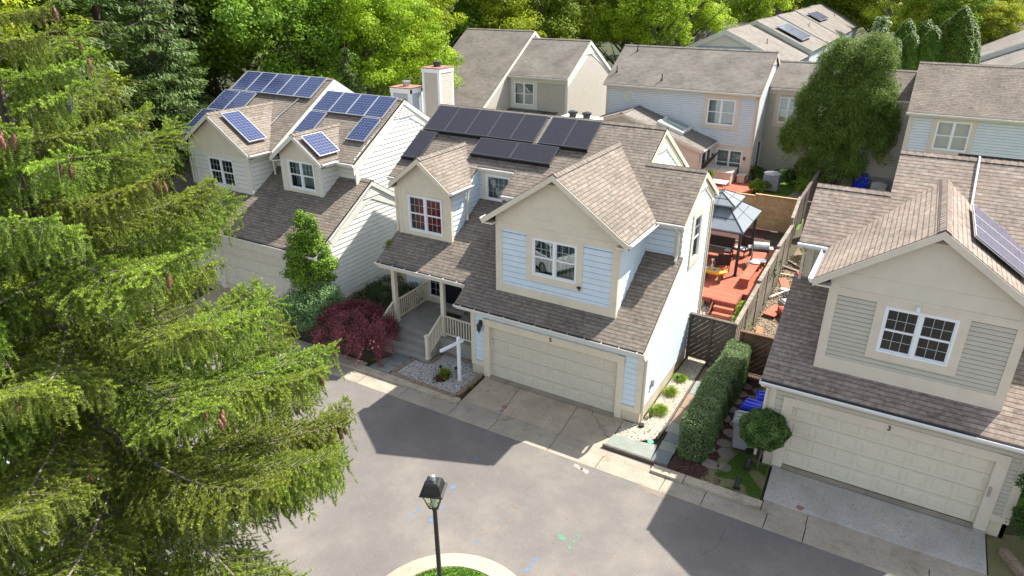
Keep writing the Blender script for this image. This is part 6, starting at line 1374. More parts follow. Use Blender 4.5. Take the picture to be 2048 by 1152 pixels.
t=thing('patio_umbrella','closed dark patio umbrella beside the rear extension','umbrella',(-.2,26.7,.46)); m=MB(); m.tube([(-.2,26.9,.46),(.0,27.0,2.5)],.03,6); m.build('pole','dark_metal',t); at0((0,0,0)); m=MB(); m.lathe((0,0,0),[(.03,0),(.14,.3),(.1,1.2),(.03,1.6)],8); o=m.build('canopy','plastic_black',t); 
t2=bpy.data.objects; 
o.location=(.2-.2,.2,1.4); o.rotation_euler=(0,R(38),0)
m=MB(); at0((1.9,29.9,.46)); m.box((1.55,30.0,.46),(2.05,30.6,.95)); m.box((1.5,29.9,.95),(2.1,30.7,1.0)); tag(m.build('storage_box','trim_peach',bevel=.02),'pinkish storage box at the corner of the rear house','storage box')
# stone walk on rear lawn
flag([(4.6,23.5),(5.6,23.5),(6.2,31),(5.7,31.2)],.44,'concrete_kerb','narrow stone walk across the rear lawn','garden walk',th=.2)
# For-sale style post (no panel)
t=thing('sign_post','white wooden sign post with empty side arm standing in the white gravel','sign post',(-.85,-.76,.03),R(0)); P=Vector((-.85,-.76,0)); m=MB(); m.box((P.x-.05,P.y-.05,-.1),(P.x+.05,P.y+.05,1.78)); m.hexa([(P.x-.055,P.y-.055,1.78),(P.x+.055,P.y-.055,1.78),(P.x+.055,P.y+.055,1.78),(P.x-.055,P.y+.055,1.78)],[(P.x-.03,P.y-.03,1.84),(P.x+.03,P.y-.03,1.84),(P.x+.03,P.y+.03,1.84),(P.x-.03,P.y+.03,1.84)]); m.build('post','vinyl_white',t,bevel=.004)
m=MB(); d=Vector((-.22,-.97,0)).normalized(); m.beam(P+Vector((0,0,1.6))-d*.22,P+Vector((0,0,1.6))+d*.85,.085,.095); m.build('arm','vinyl_white',t,bevel=.004)
def solar_light(x,y,lb,h=.28):
    t=thing('garden_light',lb,'garden light',(x,y,.03)); m=MB(); m.tube([(x,y,0),(x,y,h)],.012,6); m.build('stake','plastic_black',t); m=MB(); m.lathe((x,y,h),[(.02,0),(.05,.02),(.05,.07),(.065,.075),(.04,.11),(.001,.12)],10); m.build('lamp_head','plastic_black',t)
solar_light(-1.7,-.75,'small black solar light left of the green lilies in white gravel'); solar_light(-1.15,-.55,'small black solar light right behind the green lilies in white gravel'); solar_light(6.1,2.95,'small black solar light beside the farthest green tuft by the white wall',.3)
for x,y,lb,h in ((9.32,-1.55,'black garden spotlight near the kerb at the pale driveway corner',.22),(9.38,-.55,'black spotlight at the foot of the ball shaped shrub',.26)):
    t=thing('garden_spotlight',lb,'garden light',(x,y,.03)); m=MB(); m.tube([(x,y,0),(x,y,h*.6)],.02,6); m.box((x-.1,y-.06,0),(x+.1,y+.06,.05)); m.build('base','plastic_black',t); m=MB(); m.tube([(x-.02,y-.08,h*.5),(x,y+.02,h*.9),(x+.02,y+.1,h*1.5)],[.06,.075,.085],10); m.build('lamp_head','plastic_black',t)
# street lamp
hx,hy,hz=4.98,-9.95,4.27; bx_,by_=5.17,-10.12
t=thing('street_lamp','black lamp post with four sided lantern on the kerbed island','street lamp',(bx_,by_,.03)); m=MB(); m.tube([(bx_,by_,0),(bx_,by_,.5),(bx_-.02,by_+.02,.55),(hx,hy,hz-.42)],[.075,.075,.055,.045],14); m.build('pole','black_metal',t,smooth=True)
m=MB(); c=Vector((hx,hy,hz)); m.lathe((hx,hy,hz-.48),[(.045,0),(.06,.05),(.05,.09),(.07,.12)],12); m.build('collar','black_metal',t)
ang=R(22)
def sq(r_,z): return [(hx+r_*math.cos(ang+math.pi/4+k*math.pi/2),hy+r_*math.sin(ang+math.pi/4+k*math.pi/2),z) for k in range(4)]
lo,hi=sq(.12,hz-.36),sq(.265,hz+.04)
g=MB()
for k in range(4): g.poly([lo[k],lo[(k+1)%4],hi[(k+1)%4],hi[k]])
m=MB()
for k in range(4): m.beam(lo[k],hi[k],.018,.018); m.beam(lo[k],lo[(k+1)%4],.02,.02); m.beam(hi[k],hi[(k+1)%4],.02,.02)
fr_=m.build('lantern_frame','black_metal',t); g.build('lantern_glass','lantern_glass',fr_)
m=MB(); m.lathe((hx,hy,hz-.36),[(.0,0),(.05,0),(.05,.08),(.035,.1),(.05,.16),(.04,.24),(.001,.27)],10); m.build('bulb','cushion',fr_)
m=MB(); rr=[(.325,hz+.02),(.325,hz+.045),(.27,hz+.07),(.235,hz+.16),(.205,hz+.235),(.15,hz+.27),(.0005,hz+.275)]
for (r0,z0_),(r1,z1_) in zip(rr,rr[1:]):
    a,b=sq(r0,z0_),sq(r1,z1_)
    for k in range(4): m.poly([a[k],a[(k+1)%4],b[(k+1)%4],b[k]])
a=sq(.325,hz+.02); m.poly(a[::-1]); m.build('lamp_hood','black_metal',t)
m=MB(); m.lathe((hx,hy,hz+.27),[(.05,0),(.05,.05),(.04,.07),(.045,.075),(.045,.11),(.001,.125)],12); m.build('photocell','plastic_blue' if False else 'grey_metal',t,smooth=True)
# parked cars under the spruce
def car(label,x,y,rz,L=4.6,W=1.8):
    t=thing('parked_car',label,'car',(x,y,-.1),rz); at0((0,0,0))
    prof=[(-L/2,.45,.55),(-L/2+.05,.85,.75),(-L/2+1.0,1.0,.86),(L/2-.35,1.0,.86),(L/2,.85,.8),(L/2,.45,.7)]
    st=[(-L/2,.35,.72,.62),(-L/2+.12,.30,.86,.82),(-L/2+.95,.28,.98,.90),(-L/2+1.15,.28,1.0,.9),(L/2-.35,.28,1.02,.9),(L/2-.06,.32,.98,.86),(L/2,.40,.75,.7)]
    V_=[];F_=[]
    for (x_,zb,zt,w) in st:
        w=w*W/1.8
        V_+=[(x_,-w,zb),(x_,-w*1.0,(zb+zt)/2),(x_,-w*.93,zt),(x_,w*.93,zt),(x_,w,(zb+zt)/2),(x_,w,zb)]
    n=len(st)
    for i in range(n-1):
        for k in range(6): a=i*6+k; b=i*6+(k+1)%6; F_.append((a,b,b+6,a+6))
    V_=np.array(V_); m=MB(); m.v=[tuple(v) for v in V_]; m.f=F_+[tuple(reversed(range(6))),tuple(range((n-1)*6,n*6))]; m.m=[0]*len(m.f); m.uv=[None]*len(m.f); m.build('body','car_white',t,smooth=True,bevel=.03)
    lo=[(-.95,-.78,.98),(L/2-.25,-.78,1.0),(L/2-.25,.78,1.0),(-.95,.78,.98)]; hi=[(-.25,-.62,1.55),(L/2-.6,-.62,1.55),(L/2-.6,.62,1.55),(-.25,.62,1.55)]
    m=MB(); m.hexa(lo,hi); m.build('window_glass','door_black',t,bevel=.02)
    m=MB(); m.hexa([(p[0],p[1],1.5) for p in hi],[(p[0]*.98,p[1]*.93,1.6) for p in hi])
    for i in range(4): m.beam(lo[i],hi[i],.07,.07)
    m.box((.6,-.72,.98),(.68,-.66,1.5)); m.box((.6,.66,.98),(.68,.72,1.5)); m.build('roof_panel','car_white',t,bevel=.02)
    for s_ in (-1,1):
        m=MB(); m.tube([(-.2,s_*.55,1.64),(L/2-.75,s_*.55,1.64)],.02,6); m.build('roof_rail','steel',t)
        for x_ in (-L/2+.85,L/2-.85):
            m=MB(); m.tube([(x_,s_*(W/2-.16),.33),(x_,s_*(W/2+.01),.33)],.33,20); w_=m.build('tyre','tyre',t); m=MB(); m.tube([(x_,s_*(W/2-.0),.33),(x_,s_*(W/2+.02),.33)],.2,16); m.build('rim','steel',w_)
        m=MB(); m.box((-L/2-.0,s_*.6-.15,.62),(-L/2+.12,s_*.6+.15,.76)); m.build('headlight','lantern_glass' if False else 'alu_white',t,bevel=.02)
        m=MB(); m.box((L/2-.1,s_*.68-.1,.75),(L/2+.01,s_*.68+.1,.95)); m.build('tail_light','plastic_red',t)
        m=MB(); m.box((-.75,s_*.98-.08,1.0),(-.6,s_*.98+.08,1.12)); m.build('side_mirror','car_white',t,bevel=.02)
car('white car parked on the road, glimpsed through the spruce branches, right one',-3.9,-10.4,R(28)); car('white car parked on the road, glimpsed through the spruce branches, left one',-8.0,-12.6,R(20))
# ---------------------------------------------------------------- foliage
def norm(a): return a/np.maximum(np.linalg.norm(a,axis=1,keepdims=True),1e-9)
def leaves(C,Nn,size,aspect=.6,g=rng,dirs=None):
    n=len(C); t=dirs if dirs is not None else g.normal(size=(n,3)); t=norm(t-Nn*np.sum(t*Nn,axis=1,keepdims=True)); b=np.cross(Nn,t)
    s=(np.asarray(size)*np.ones(n))[:,None]; w=s*aspect
    a0=C-t*s*.5; a1=C+b*w*.5+t*s*.05; a2=C+t*s*.5; a3=C-b*w*.5+t*s*.05
    V_=np.stack([a0,a1,a2,a3],1).reshape(-1,3); F_=np.arange(4*n).reshape(-1,4); return V_,F_
def crown_pts(g,lobes,nclu,nleaf,rc,shell=.35,flat=.65,up=.5):
    """clumps of leaves spread through lobes (cx,cy,cz,rx,ry,rz); returns centres, normals, v"""
    w=np.array([l[3]*l[4]*l[5] for l in lobes]); w=w**.7; w/=w.sum(); Cs=[];Ns=[];Vs=[]
    L=np.array(lobes)
    idx=g.choice(len(lobes),nclu,p=w); d=norm(g.normal(size=(nclu,3))); low=d[:,2]<-.35; d[low,2]*=-.6; d=norm(d)
    r=g.uniform(shell,1,nclu)**.45; cc=L[idx,:3]+d*L[idx,3:6]*r[:,None]
    cr=rc*g.uniform(.55,1.25,nclu)
    for i in range(nclu):
        k=int(nleaf*g.uniform(.6,1.35)*(cr[i]/rc)**1.5); q=norm(g.normal(size=(k,3))); rad=g.uniform(.25,1,k)**.5
        p=q*rad[:,None]*cr[i]*np.array([1,1,flat]); Cs.append(cc[i]+p)
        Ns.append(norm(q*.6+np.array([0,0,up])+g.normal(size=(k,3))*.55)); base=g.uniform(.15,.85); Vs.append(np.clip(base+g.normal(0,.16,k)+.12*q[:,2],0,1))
    return np.concatenate(Cs),np.concatenate(Ns),np.concatenate(Vs)
def limb_mesh(name,paths,mat='bark',n=7):
    V_=[];F_=[];Vv=[]; 
    for pts,rad in paths:
        i0=len(V_); P=[Vector(p) for p in pts]; prev=None
        for k,p in enumerate(P):
            d=(P[min(k+1,len(P)-1)]-P[max(k-1,0)]).normalized(); a=d.cross(Vector((.3,.1,1))) if prev is None else prev-d*prev.dot(d); a.normalize(); prev=a; b=d.cross(a)
            for j in range(n): t_=2*math.pi*j/n; rr=rad[k]*(1+.12*math.sin(j*2.3+k)); V_.append(tuple(p+(a*math.cos(t_)+b*math.sin(t_))*rr)); Vv.append(random.random())
        for k in range(len(P)-1):
            for j in range(n): a=i0+k*n+j; b=i0+k*n+(j+1)%n; F_.append((a,b,b+n,a+n))
    return npmesh(name,V_,F_,mat,v=Vv,link=False,smooth=True)
def decid_variant(seed,H=1.0,R_=1.0,nclu=240,nleaf=150,ls=.2,mat='leaf_bright',rc=1.0,open_=0):
    g=np.random.default_rng(seed); random.seed(seed)
    lobes=[]
    for k in range(9): a=g.uniform(0,6.28); rr=g.uniform(.0,3.2); lobes.append((rr*math.cos(a),rr*math.sin(a),g.uniform(7,14.5-rr*.8),g.uniform(1.8,3.2),g.uniform(1.8,3.2),g.uniform(1.6,2.8)))
    lobes.append((0,0,11,3.6,3.6,4.2))
    C_,N_,v=crown_pts(g,lobes,nclu,nleaf,rc,shell=.25)
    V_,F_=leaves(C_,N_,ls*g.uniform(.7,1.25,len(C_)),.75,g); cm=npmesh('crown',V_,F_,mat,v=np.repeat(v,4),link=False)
    paths=[([(0,0,-.3),(0.05,0,2),(.1,.1,5),(0,.15,9),(.1,0,12.5)],[.32,.26,.2,.13,.04])]
    for k in range(11):
        a=g.uniform(0,6.28); z=g.uniform(2.8,9); l=g.uniform(2.5,4.6); paths.append(([(0.05,.05,z),(l*.4*math.cos(a),l*.4*math.sin(a),z+l*.35),(l*math.cos(a),l*math.sin(a),z+l*.9)],[.13,.08,.025]))
    return cm,limb_mesh('trunk',paths)
def place_tree(var,x,y,z,s,rz,label,cat='tree',group='trees of the wood behind the houses',name='deciduous_tree',sz=None):
    t=bpy.data.objects.new(name,None); COL.objects.link(t); t.location=(x,y,z); t.rotation_euler=(0,0,rz); t.scale=(s,s,sz or s); tag(t,label,cat,group)
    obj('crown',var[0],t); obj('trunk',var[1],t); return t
# --- conifers of the background: drooping fans on whorled limbs
def spruce_variant(seed,H=16,Rb=3.6,mat='needle_far',nwh=36,fs=.2,dens=2.4,droop=.25):
    g=np.random.default_rng(seed); C_=[];T_=[];N_=[];v=[];paths=[([(0,0,-.3),(0,0,H*.5),(0,0,H)],[.3,.18,.02])]
    for w in range(nwh):
        z=H*(.06+.93*w/nwh); R_=Rb*(1-(z/H))**.85+.12
        for k in range(6):
            a=g.uniform(0,6.28); L=R_*g.uniform(.75,1.12); d=np.array([math.cos(a),math.sin(a),0]); sd=np.array([-math.sin(a),math.cos(a),0])
            paths.append(([(0,0,z),tuple(d*L*.5+np.array([0,0,z-.02*L])),tuple(d*L+np.array([0,0,z-.1*L]))],[.035,.02,.006]))
            n=int(70*dens*L/2.5)+6; t=g.uniform(.12,1,n)**.75; side=g.uniform(-1,1,n)*(.42*L*(1-t*.75)+.1)
            P=d[None]*(t*L)[:,None]+sd[None]*side[:,None]; P[:,2]=z-droop*L*t**2*.5+.08*L*t**4-np.abs(side)*.22-g.uniform(0,.28,n)
            C_.append(P); dr=d[None]*.6+sd[None]*np.sign(side)[:,None]*.5+np.array([0,0,-.75])+g.normal(size=(n,3))*.25; T_.append(norm(dr)); N_.append(norm(np.array([0,0,1])+d*.7+g.normal(size=(n,3))*.45)); v.append(np.clip(.15+.55*t+g.normal(0,.16,n),0,1))
    C_=np.concatenate(C_);T_=np.concatenate(T_);N_=np.concatenate(N_);v=np.concatenate(v)
    V_,F_=leaves(C_,N_,fs*g.uniform(.7,1.4,len(C_)),.34,g,T_); return npmesh('crown',V_,F_,mat,v=np.repeat(v,4),link=False),limb_mesh('trunk',paths,n=5)
DV=[decid_variant(11,mat='leaf_bright'),decid_variant(12,mat='leaf_bright',nclu=200),decid_variant(13,mat='leaf_mid',nclu=240)]
DV.append(decid_variant(15,mat='leaf_bright',nclu=300,nleaf=190,ls=.16,rc=.8))
SV=[spruce_variant(21,Rb=4.4),spruce_variant(22,Rb=3.7)]
def pos(px,dist):
    """unit bearing of an image column in the ground plane (camera heading 30.38 deg left of +y)"""
    a=R(30.38)-math.atan((px-1024)/1366.47/math.cos(R(24.2))*1.0); return (11.623-math.sin(a)*dist,-18.259+math.cos(a)*dist)
WOOD=[]
def T(px,dist,kind,s,label,rz=None,z=.3,sz=None):
    x,y=pos(px,dist); rz=random.uniform(0,6.28) if rz is None else rz
    if kind[0]=='d': place_tree(DV[int(kind[1])],x,y,z,s,rz,label,sz=sz)
    else: place_tree(SV[int(kind[1])],x,y,z,s,rz,label,name='spruce_tree',sz=sz)
random.seed(5)
T(70,38,'d3',1.0,'lime green maple at the top left corner behind the near spruce'); T(-60,33,'d1',1.0,'bright tree on the far left edge behind the near spruce'); T(150,44,'d1',1.15,'tall yellow green tree between the left maple and the dark spruces'); T(215,29,'d3',.36,'low lime green tree below the dark spruces left of the duplex'); T(110,24,'d3',.38,'small bright tree behind the top of the near spruce')
T(250,36,'s0',1.2,'dark spruce with lit branch tips just left of the duplex, foremost'); T(320,42,'s0',1.3,'tall dark spruce directly behind the left end of the duplex'); T(400,39,'s0',1.0,'dark spruce touching the left gable of the duplex'); T(225,47,'s1',1.3,'dark spruce behind the foremost spruce at the left'); T(420,50,'s0',1.35,'dark spruce rising above the blue solar panels'); T(300,55,'s0',1.4,'dark spruce deep in the wood, left of centre')
T(500,53,'d2',1.05,'darker green broadleaf tree above the duplex roof, left'); T(570,52,'d1',1.1,'airy bright tree above the duplex ridge'); T(640,46,'d2',.92,'shaded broadleaf tree behind the right solar array'); T(690,50,'s1',1.15,'dark spruce left of the beige chimney'); T(770,47,'d3',.98,'brilliant lime tree behind the two chimneys'); T(850,53,'d3',1.0,'bright tree against the left side of the large grey roof'); T(735,42,'s0',.62,'small lit spruce behind the white chimney'); T(610,60,'d0',1.2,'bright crown deep above the middle of the duplex roof'); T(450,62,'d1',1.25,'bright crown deep behind the dark spruces'); T(790,63,'d0',1.25,'large bright crown behind the lime tree by the chimneys')
T(920,72,'d2',1.1,'green crown above the left end of the large grey ridge'); T(1000,70,'d0',.95,'bright crown above the grey ridge left of the stepped roofs'); T(1080,74,'d2',1.1,'green crown behind the stepped grey roofs'); T(1150,84,'d2',1.0,'dark green crown between the beige house and the pale blue house'); T(1215,76,'d0',1.0,'green crown touching the left end of the long grey roof'); T(1275,72,'d3',1.1,'bright crown above the long grey roof, left'); T(1325,80,'d3',1.15,'bright lime crown left of the far gabled row'); T(1120,84,'d1',1.2,'bright crown in the second line above the stepped roofs'); T(960,88,'d1',1.3,'yellow green crown in the second line, left of centre'); T(1240,90,'d0',1.3,'green crown in the second line above the long grey roof')
for k,(px,d,kd,s) in enumerate([(1420,112,'d0',1.1),(1480,135,'d1',1.3),(1545,150,'d2',1.3),(1610,150,'d0',1.3),(1670,120,'d1',1.1),(1720,100,'d3',1.0),(1765,96,'d2',1.0),(1830,104,'d1',1.0),(1880,120,'d0',1.1),(1850,96,'d3',.78),(1745,96,'d3',.78),(1950,150,'s1',1.2),(2010,150,'d2',1.3),(2080,145,'d2',1.3),(1900,150,'d1',1.3)]):
    lb=['treetop left of the far gabled row','bright treetop over the second far gable','treetop over the middle of the far row','treetop over the back end of the far row','bright treetop right of the far row','treetop above the pale pine','dark treetop behind the pale pine','bright treetop above the clipped arborvitae row','treetop behind the arborvitae row','lime treetop just over the arborvitae','lime treetop between pine and arborvitae','dark spruce top left of the right hand row','green treetop above the right hand row','green treetop in the top right corner','bright treetop far behind the arborvitae'][k]
    T(px,d,kd,s,lb)
for k in range(26): # far line closing the wood, trees one cannot tell apart
    px=-100+k*66; T(px,random.uniform(92,105) if px<1300 else 170,'d'+'012'[k%3],1.35,'crown in the farthest line of the wood, tops cut by the picture edge',z=-3.5)
for k in range(15): T(1290+k*58,random.uniform(138,160),'d'+'012'[k%3],1.45,'crown in the farthest line of the wood, tops cut by the picture edge',z=-5)
for k in range(14): T(-80+k*62,random.uniform(66,80),'d'+'0120'[k%4],1.2,'crown in the deep middle line of the wood above the duplex')
# the big cedar behind the fence
def blobtree(seed,lobes,nclu,nleaf,rc,ls,mat,paths,asp=.5,flat=1.,up=.3):
    g=np.random.default_rng(seed); C_,N_,v=crown_pts(g,lobes,nclu,nleaf,rc,shell=.4,flat=flat,up=up); V_,F_=leaves(C_,N_,ls*g.uniform(.7,1.3,len(C_)),asp,g); return npmesh('crown',V_,F_,mat,v=np.repeat(v,4),link=False),limb_mesh('trunk',paths)
ce=blobtree(31,[(-1.5,0,3.6,1.9,1.8,2.2),(1.3,.2,3.8,1.9,1.8,2.3),(-1.1,.2,6.0,1.8,1.7,2.4),(1.0,.0,6.3,2.0,1.8,2.5),(-.7,.2,8.3,1.4,1.3,2.0),(1.0,.3,8.7,1.4,1.2,1.9),(-2.4,0,3.9,1.1,1.2,1.5),(2.2,.2,4.6,1.2,1.2,2.0),(-.1,-.5,2.2,2.1,1.5,1.3),(-.5,.1,9.3,.6,.6,1.0),(-2.1,.3,6.0,.8,.8,1.2),(2.0,0,7.0,.7,.7,1.2),(.1,-.9,4.6,1.3,1.0,2.0)],2300,150,.46,.105,'leaf_cedar',[([(0,0,-.5),(-.15,0,2),(-.3,.1,6)],[.3,.25,.08]),([(.35,.1,-.5),(.7,.1,2.5),(1.1,.2,7)],[.25,.18,.06]),([(-.3,.1,-.5),(-1.1,.1,2.4),(-1.5,0,5)],[.22,.15,.05])],asp=.42,up=.4)
place_tree(ce,7.45,30.3,.1,.97,R(10),'huge dark evergreen cedar with several stems behind the fence, right of centre',group=None,name='cedar_tree')
# arborvitae row
def arbor():
    g=np.random.default_rng(33); n=60000; H=8.6; z=g.uniform(0,1,n)**.9; a=g.uniform(0,6.283,n); prof=1.12*np.sqrt(np.clip(1-z**3.2,0,1))*(.82+.18*np.minimum(z*5,1)); rib=1+.045*np.sin(a*3+z*5)+.05*np.sin(a*7+z*23)*np.sin(z*31+a*2)+g.normal(0,.06,n)
    r=prof*rib*np.where(g.uniform(size=n)<.2,g.uniform(.75,1,n),1); C_=np.c_[r*np.cos(a),r*np.sin(a),.2+z*H+g.normal(0,.1,n)]; N_=norm(np.c_[np.cos(a),np.sin(a),.35+z**4*2]+g.normal(size=(n,3))*.35); D_=norm(np.c_[np.cos(a)*.5,np.sin(a)*.5,np.ones(n)]+g.normal(size=(n,3))*.6)
    v=np.clip(.3+(rib-1)*2.2+.25*z**2+g.normal(0,.13,n),0,1); V_,F_=leaves(C_,N_,.17*g.uniform(.6,1.3,n),.42,g,D_); return npmesh('crown',V_,F_,'leaf_arbor',v=np.repeat(v,4),link=False),limb_mesh('trunk',[([(0,0,-.3),(0,0,4),(0,0,8)],[.3,.2,.05])])
av=arbor()
AL=['leftmost broad arborvitae of the clipped green row','second arborvitae from the left in the row','third arborvitae from the left, slightly behind','middle arborvitae of the row','arborvitae right of the middle in the row','tallest arborvitae near the right end of the row','rightmost arborvitae beside the right hand roofs','arborvitae behind the gap at the left of the row']
for k,(x,y,s) in enumerate([(8.9,46.5,.98),(9.9,47.3,1.03),(10.7,49.3,1.12),(11.3,47.6,1.08),(12.2,48.6,1.14),(13.0,48.8,1.24),(13.8,49.6,1.12),(9.3,50.2,1.12)]): place_tree(av,x,y,.4,s,k*1.7,AL[k],group='row of arborvitae',name='arborvitae')
# pale feathery pine
pn=spruce_variant(35,H=9.6,Rb=3.6,mat='needle_pine',nwh=22,fs=.3,dens=2.2,droop=-.3); place_tree(pn,7.3,52,.3,1.12,0,'pale blue green pine between the far row and the arborvitae',group=None,name='pine_tree')
# ---------------------------------------------------------------- shrubs near the houses
def shrub_obj(name,label,cat,loc,V_,F_,mat,v,core=None,stems=None,group=None):
    t=bpy.data.objects.new(name,None); COL.objects.link(t); t.location=loc; tag(t,label,cat,group); npmesh('foliage',V_,F_,mat,v=v,parent=t)
    if core: 
        global ORG; ORG=Vector((0,0,0)); m=MB(); core(m); m.build('branches','bark_plain',t,smooth=True)
    if stems: obj('stem',limb_mesh('stem',stems),t)
    return t
paint('bark_plain',(.03,.022,.016),.95,.2)
# clipped hedge
def hedge():
    g=np.random.default_rng(41); n=52000; X=.82;L=5.9;H=1.42
    C_=[];N_=[]
    def rr(p): return p
    f=g.uniform(size=n); A=[(H*L)*1.0,(H*L)*1.0,X*L*1.25,X*H,X*H]; A=np.array(A)/sum(A); k=g.choice(5,n,p=A); a=g.uniform(0,1,n); b=g.uniform(0,1,n)
    P=np.zeros((n,3)); Nn=np.zeros((n,3))
    for i,(ax) in enumerate(range(5)):
        m=k==i
        if i==0: P[m]=np.c_[np.zeros(m.sum()),a[m]*L,b[m]*H]; Nn[m]=(-1,0,0)
        if i==1: P[m]=np.c_[np.full(m.sum(),X),a[m]*L,b[m]*H]; Nn[m]=(1,0,0)
        if i==2: P[m]=np.c_[a[m]*X,b[m]*L,np.full(m.sum(),H)]; Nn[m]=(0,0,1)
        if i==3: P[m]=np.c_[a[m]*X,np.zeros(m.sum()),b[m]*H]; Nn[m]=(0,-1,0)
        if i==4: P[m]=np.c_[a[m]*X,np.full(m.sum(),L),b[m]*H]; Nn[m]=(0,1,0)
    # round the edges, taper, sway
    cx=P[:,0]-X/2; e=np.abs(cx)/(X/2); ez=P[:,2]/H; P[:,2]-=.16*np.clip(e-.6,0,1)**1.5*(ez>.9)*1.6; 
    ey=np.clip(np.abs(P[:,1]-L/2)/(L/2)-.9,0,1)*10; P[:,2]-=.12*ey**2*(ez>.9); P[:,0]=X/2+cx*(1-.25*ey**2*(1-ez*.3)); P[:,0]+= (P[:,1]-L/2)*.0+.05*np.sin(P[:,1]*1.7)
    ph=P*2.3; lump=.016*np.sin(ph[:,0]*3+ph[:,1]*1.3)*np.sin(ph[:,1]*2.1+ph[:,2]*2.7)+.010*np.sin(P[:,1]*9+P[:,2]*7)
    P+=Nn*(lump+g.normal(0,.03,n))[:,None]; P[:,2]=np.maximum(P[:,2],.03)
    P[:,2]+=.07*(P[:,1]<1.2)*(P[:,2]>.5)*0
    v=np.clip(.45+lump*4+g.normal(0,.26,n)+.12*(k==2),0,1); V_,F_=leaves(P,norm(Nn+g.normal(size=(n,3))*.7),.045*g.uniform(.7,1.3,n),.6,g)
    V_[:,0]+=-X/2; V_[:,1]+=-L/2
    def core(m): m.box((-X/2+.06,-L/2+.08,.0),(X/2-.06,L/2-.08,H-.1))
    return shrub_obj('hedge','long clipped green box hedge between the stone path and number 3','hedge',(7.75,1.95,.03),V_,F_,'leaf_hedge',np.repeat(v,4),core)
hedge()
# ball topiary
def ball(label,loc,r,zc,n,mat,ls,sq=(1,1,.85),stem=True,name='topiary',cat='shrub',seed=1,lump=.075,core=.84,group=None):
    g=np.random.default_rng(seed); d=norm(g.normal(size=(n,3))); rr=1+lump*np.sin(d[:,0]*7+1)*np.sin(d[:,1]*6)*np.sin(d[:,2]*5+2)*2+g.normal(0,.03,n); P=d*rr[:,None]*r*np.array(sq); P[:,2]+=zc
    v=np.clip(.45+(rr-1)*3+g.normal(0,.2,n),0,1); V_,F_=leaves(P,norm(d+g.normal(size=(n,3))*.6),ls*g.uniform(.7,1.3,n),.6,g)
    def cf(m): m.ball((0,0,zc),r*core,14,0,sq)
    st=[([(0,0,-.05),(.03,.02,zc*.4),(-.02,0,zc)],[.045,.04,.03]),([(0,0,.15),(.12,.05,zc*.6),(.18,.1,zc)],[.03,.025,.015])] if stem else None
    return shrub_obj(name,label,cat,loc,V_,F_,mat,np.repeat(v,4),cf,st,group)
ball('clipped ball shaped evergreen on a short trunk before the bins of number 3',(9.62,-.35,.03),.66,1.42,22000,'leaf_topiary',.05,(1,1,.82),seed=51)
# Japanese maple: cascading layers
def maple():
    g=np.random.default_rng(61); C_=[];N_=[];v=[];D_=[]; st=[]
    for k in range(190):
        a=g.uniform(0,6.28); el=g.uniform(0,1)**.6; rr=1.22*math.sqrt(1-(1-el)**2*.75) if True else 0; R_=1.28*el+.08; z=1.62-.85*el**2.2+g.uniform(-.14,.1); cx,cy=R_*math.cos(a)*1.12,R_*math.sin(a)
        if g.uniform()<.45: st.append(([(0,0,.1),(cx*.4,cy*.4,z*.8),(cx,cy,z)],[.04,.02,.006]))
        m=int(150*g.uniform(.6,1.3)); L=g.uniform(.25,.62)*(.5+el*.7); t=g.uniform(0,1,m); w=.2*(1-t*.4)
        out=np.array([math.cos(a),math.sin(a),0])
        P=np.array([cx,cy,z])+out*(t*L*.5)[:,None]+g.normal(size=(m,3))*np.c_[w,w,w*.5]*.6; P[:,2]-=(t**1.6)*L*1.0
        C_.append(P); N_.append(norm(out*.7+np.array([0,0,.8])+g.normal(size=(m,3))*.5)); D_.append(norm(out*.4+np.array([0,0,-1])+g.normal(size=(m,3))*.4)); v.append(np.clip(g.uniform(.2,.8)+g.normal(0,.16,m),0,1))
    C_=np.concatenate(C_);N_=np.concatenate(N_);D_=np.concatenate(D_);v=np.concatenate(v); C_[:,2]=np.maximum(C_[:,2],.1); V_,F_=leaves(C_,N_,.068*g.uniform(.6,1.4,len(C_)),.4,g,D_)
    return shrub_obj('japanese_maple','dark red weeping Japanese maple beside the porch steps','shrub',(-5.8,-.75,.02),V_*1.1,F_,'leaf_maple_red',np.repeat(v,4),None,st)
maple()
def bush(name,label,loc,lobes,nclu,nleaf,rc,ls,mat,seed,cat='shrub',stems=None,asp=.55,up=.4,group=None):
    g=np.random.default_rng(seed); C_,N_,v=crown_pts(g,lobes,nclu,nleaf,rc,shell=.3,flat=.8,up=up); C_[:,2]=np.maximum(C_[:,2],.04); V_,F_=leaves(C_,N_,ls*g.uniform(.7,1.3,len(C_)),asp,g); return shrub_obj(name,label,cat,loc,V_,F_,mat,np.repeat(v,4),None,stems or [([(0,0,0),(.05,0,lobes[0][2]*.6),(.1,.1,lobes[0][2])],[.04,.03,.01])],group)
bush('azalea_bush','dark green shrub beside the porch, behind the red maple',(-5.9,1.3,.1),[(0,0,.7,.9,1.2,.6),(-.9,.1,.7,.8,1.0,.55),(.1,1.3,.8,.7,.8,.6),(-1.4,.9,.7,.6,1.0,.5)],170,110,.26,.055,'leaf_azalea',71)
bush('azalea_bush','dark shrub under the cream side wall left of the porch shrub',(-7.2,1.6,.1),[(0,0,.6,.7,1.2,.5),(-.2,1.6,.7,.6,.9,.5)],90,100,.24,.055,'leaf_azalea',72)
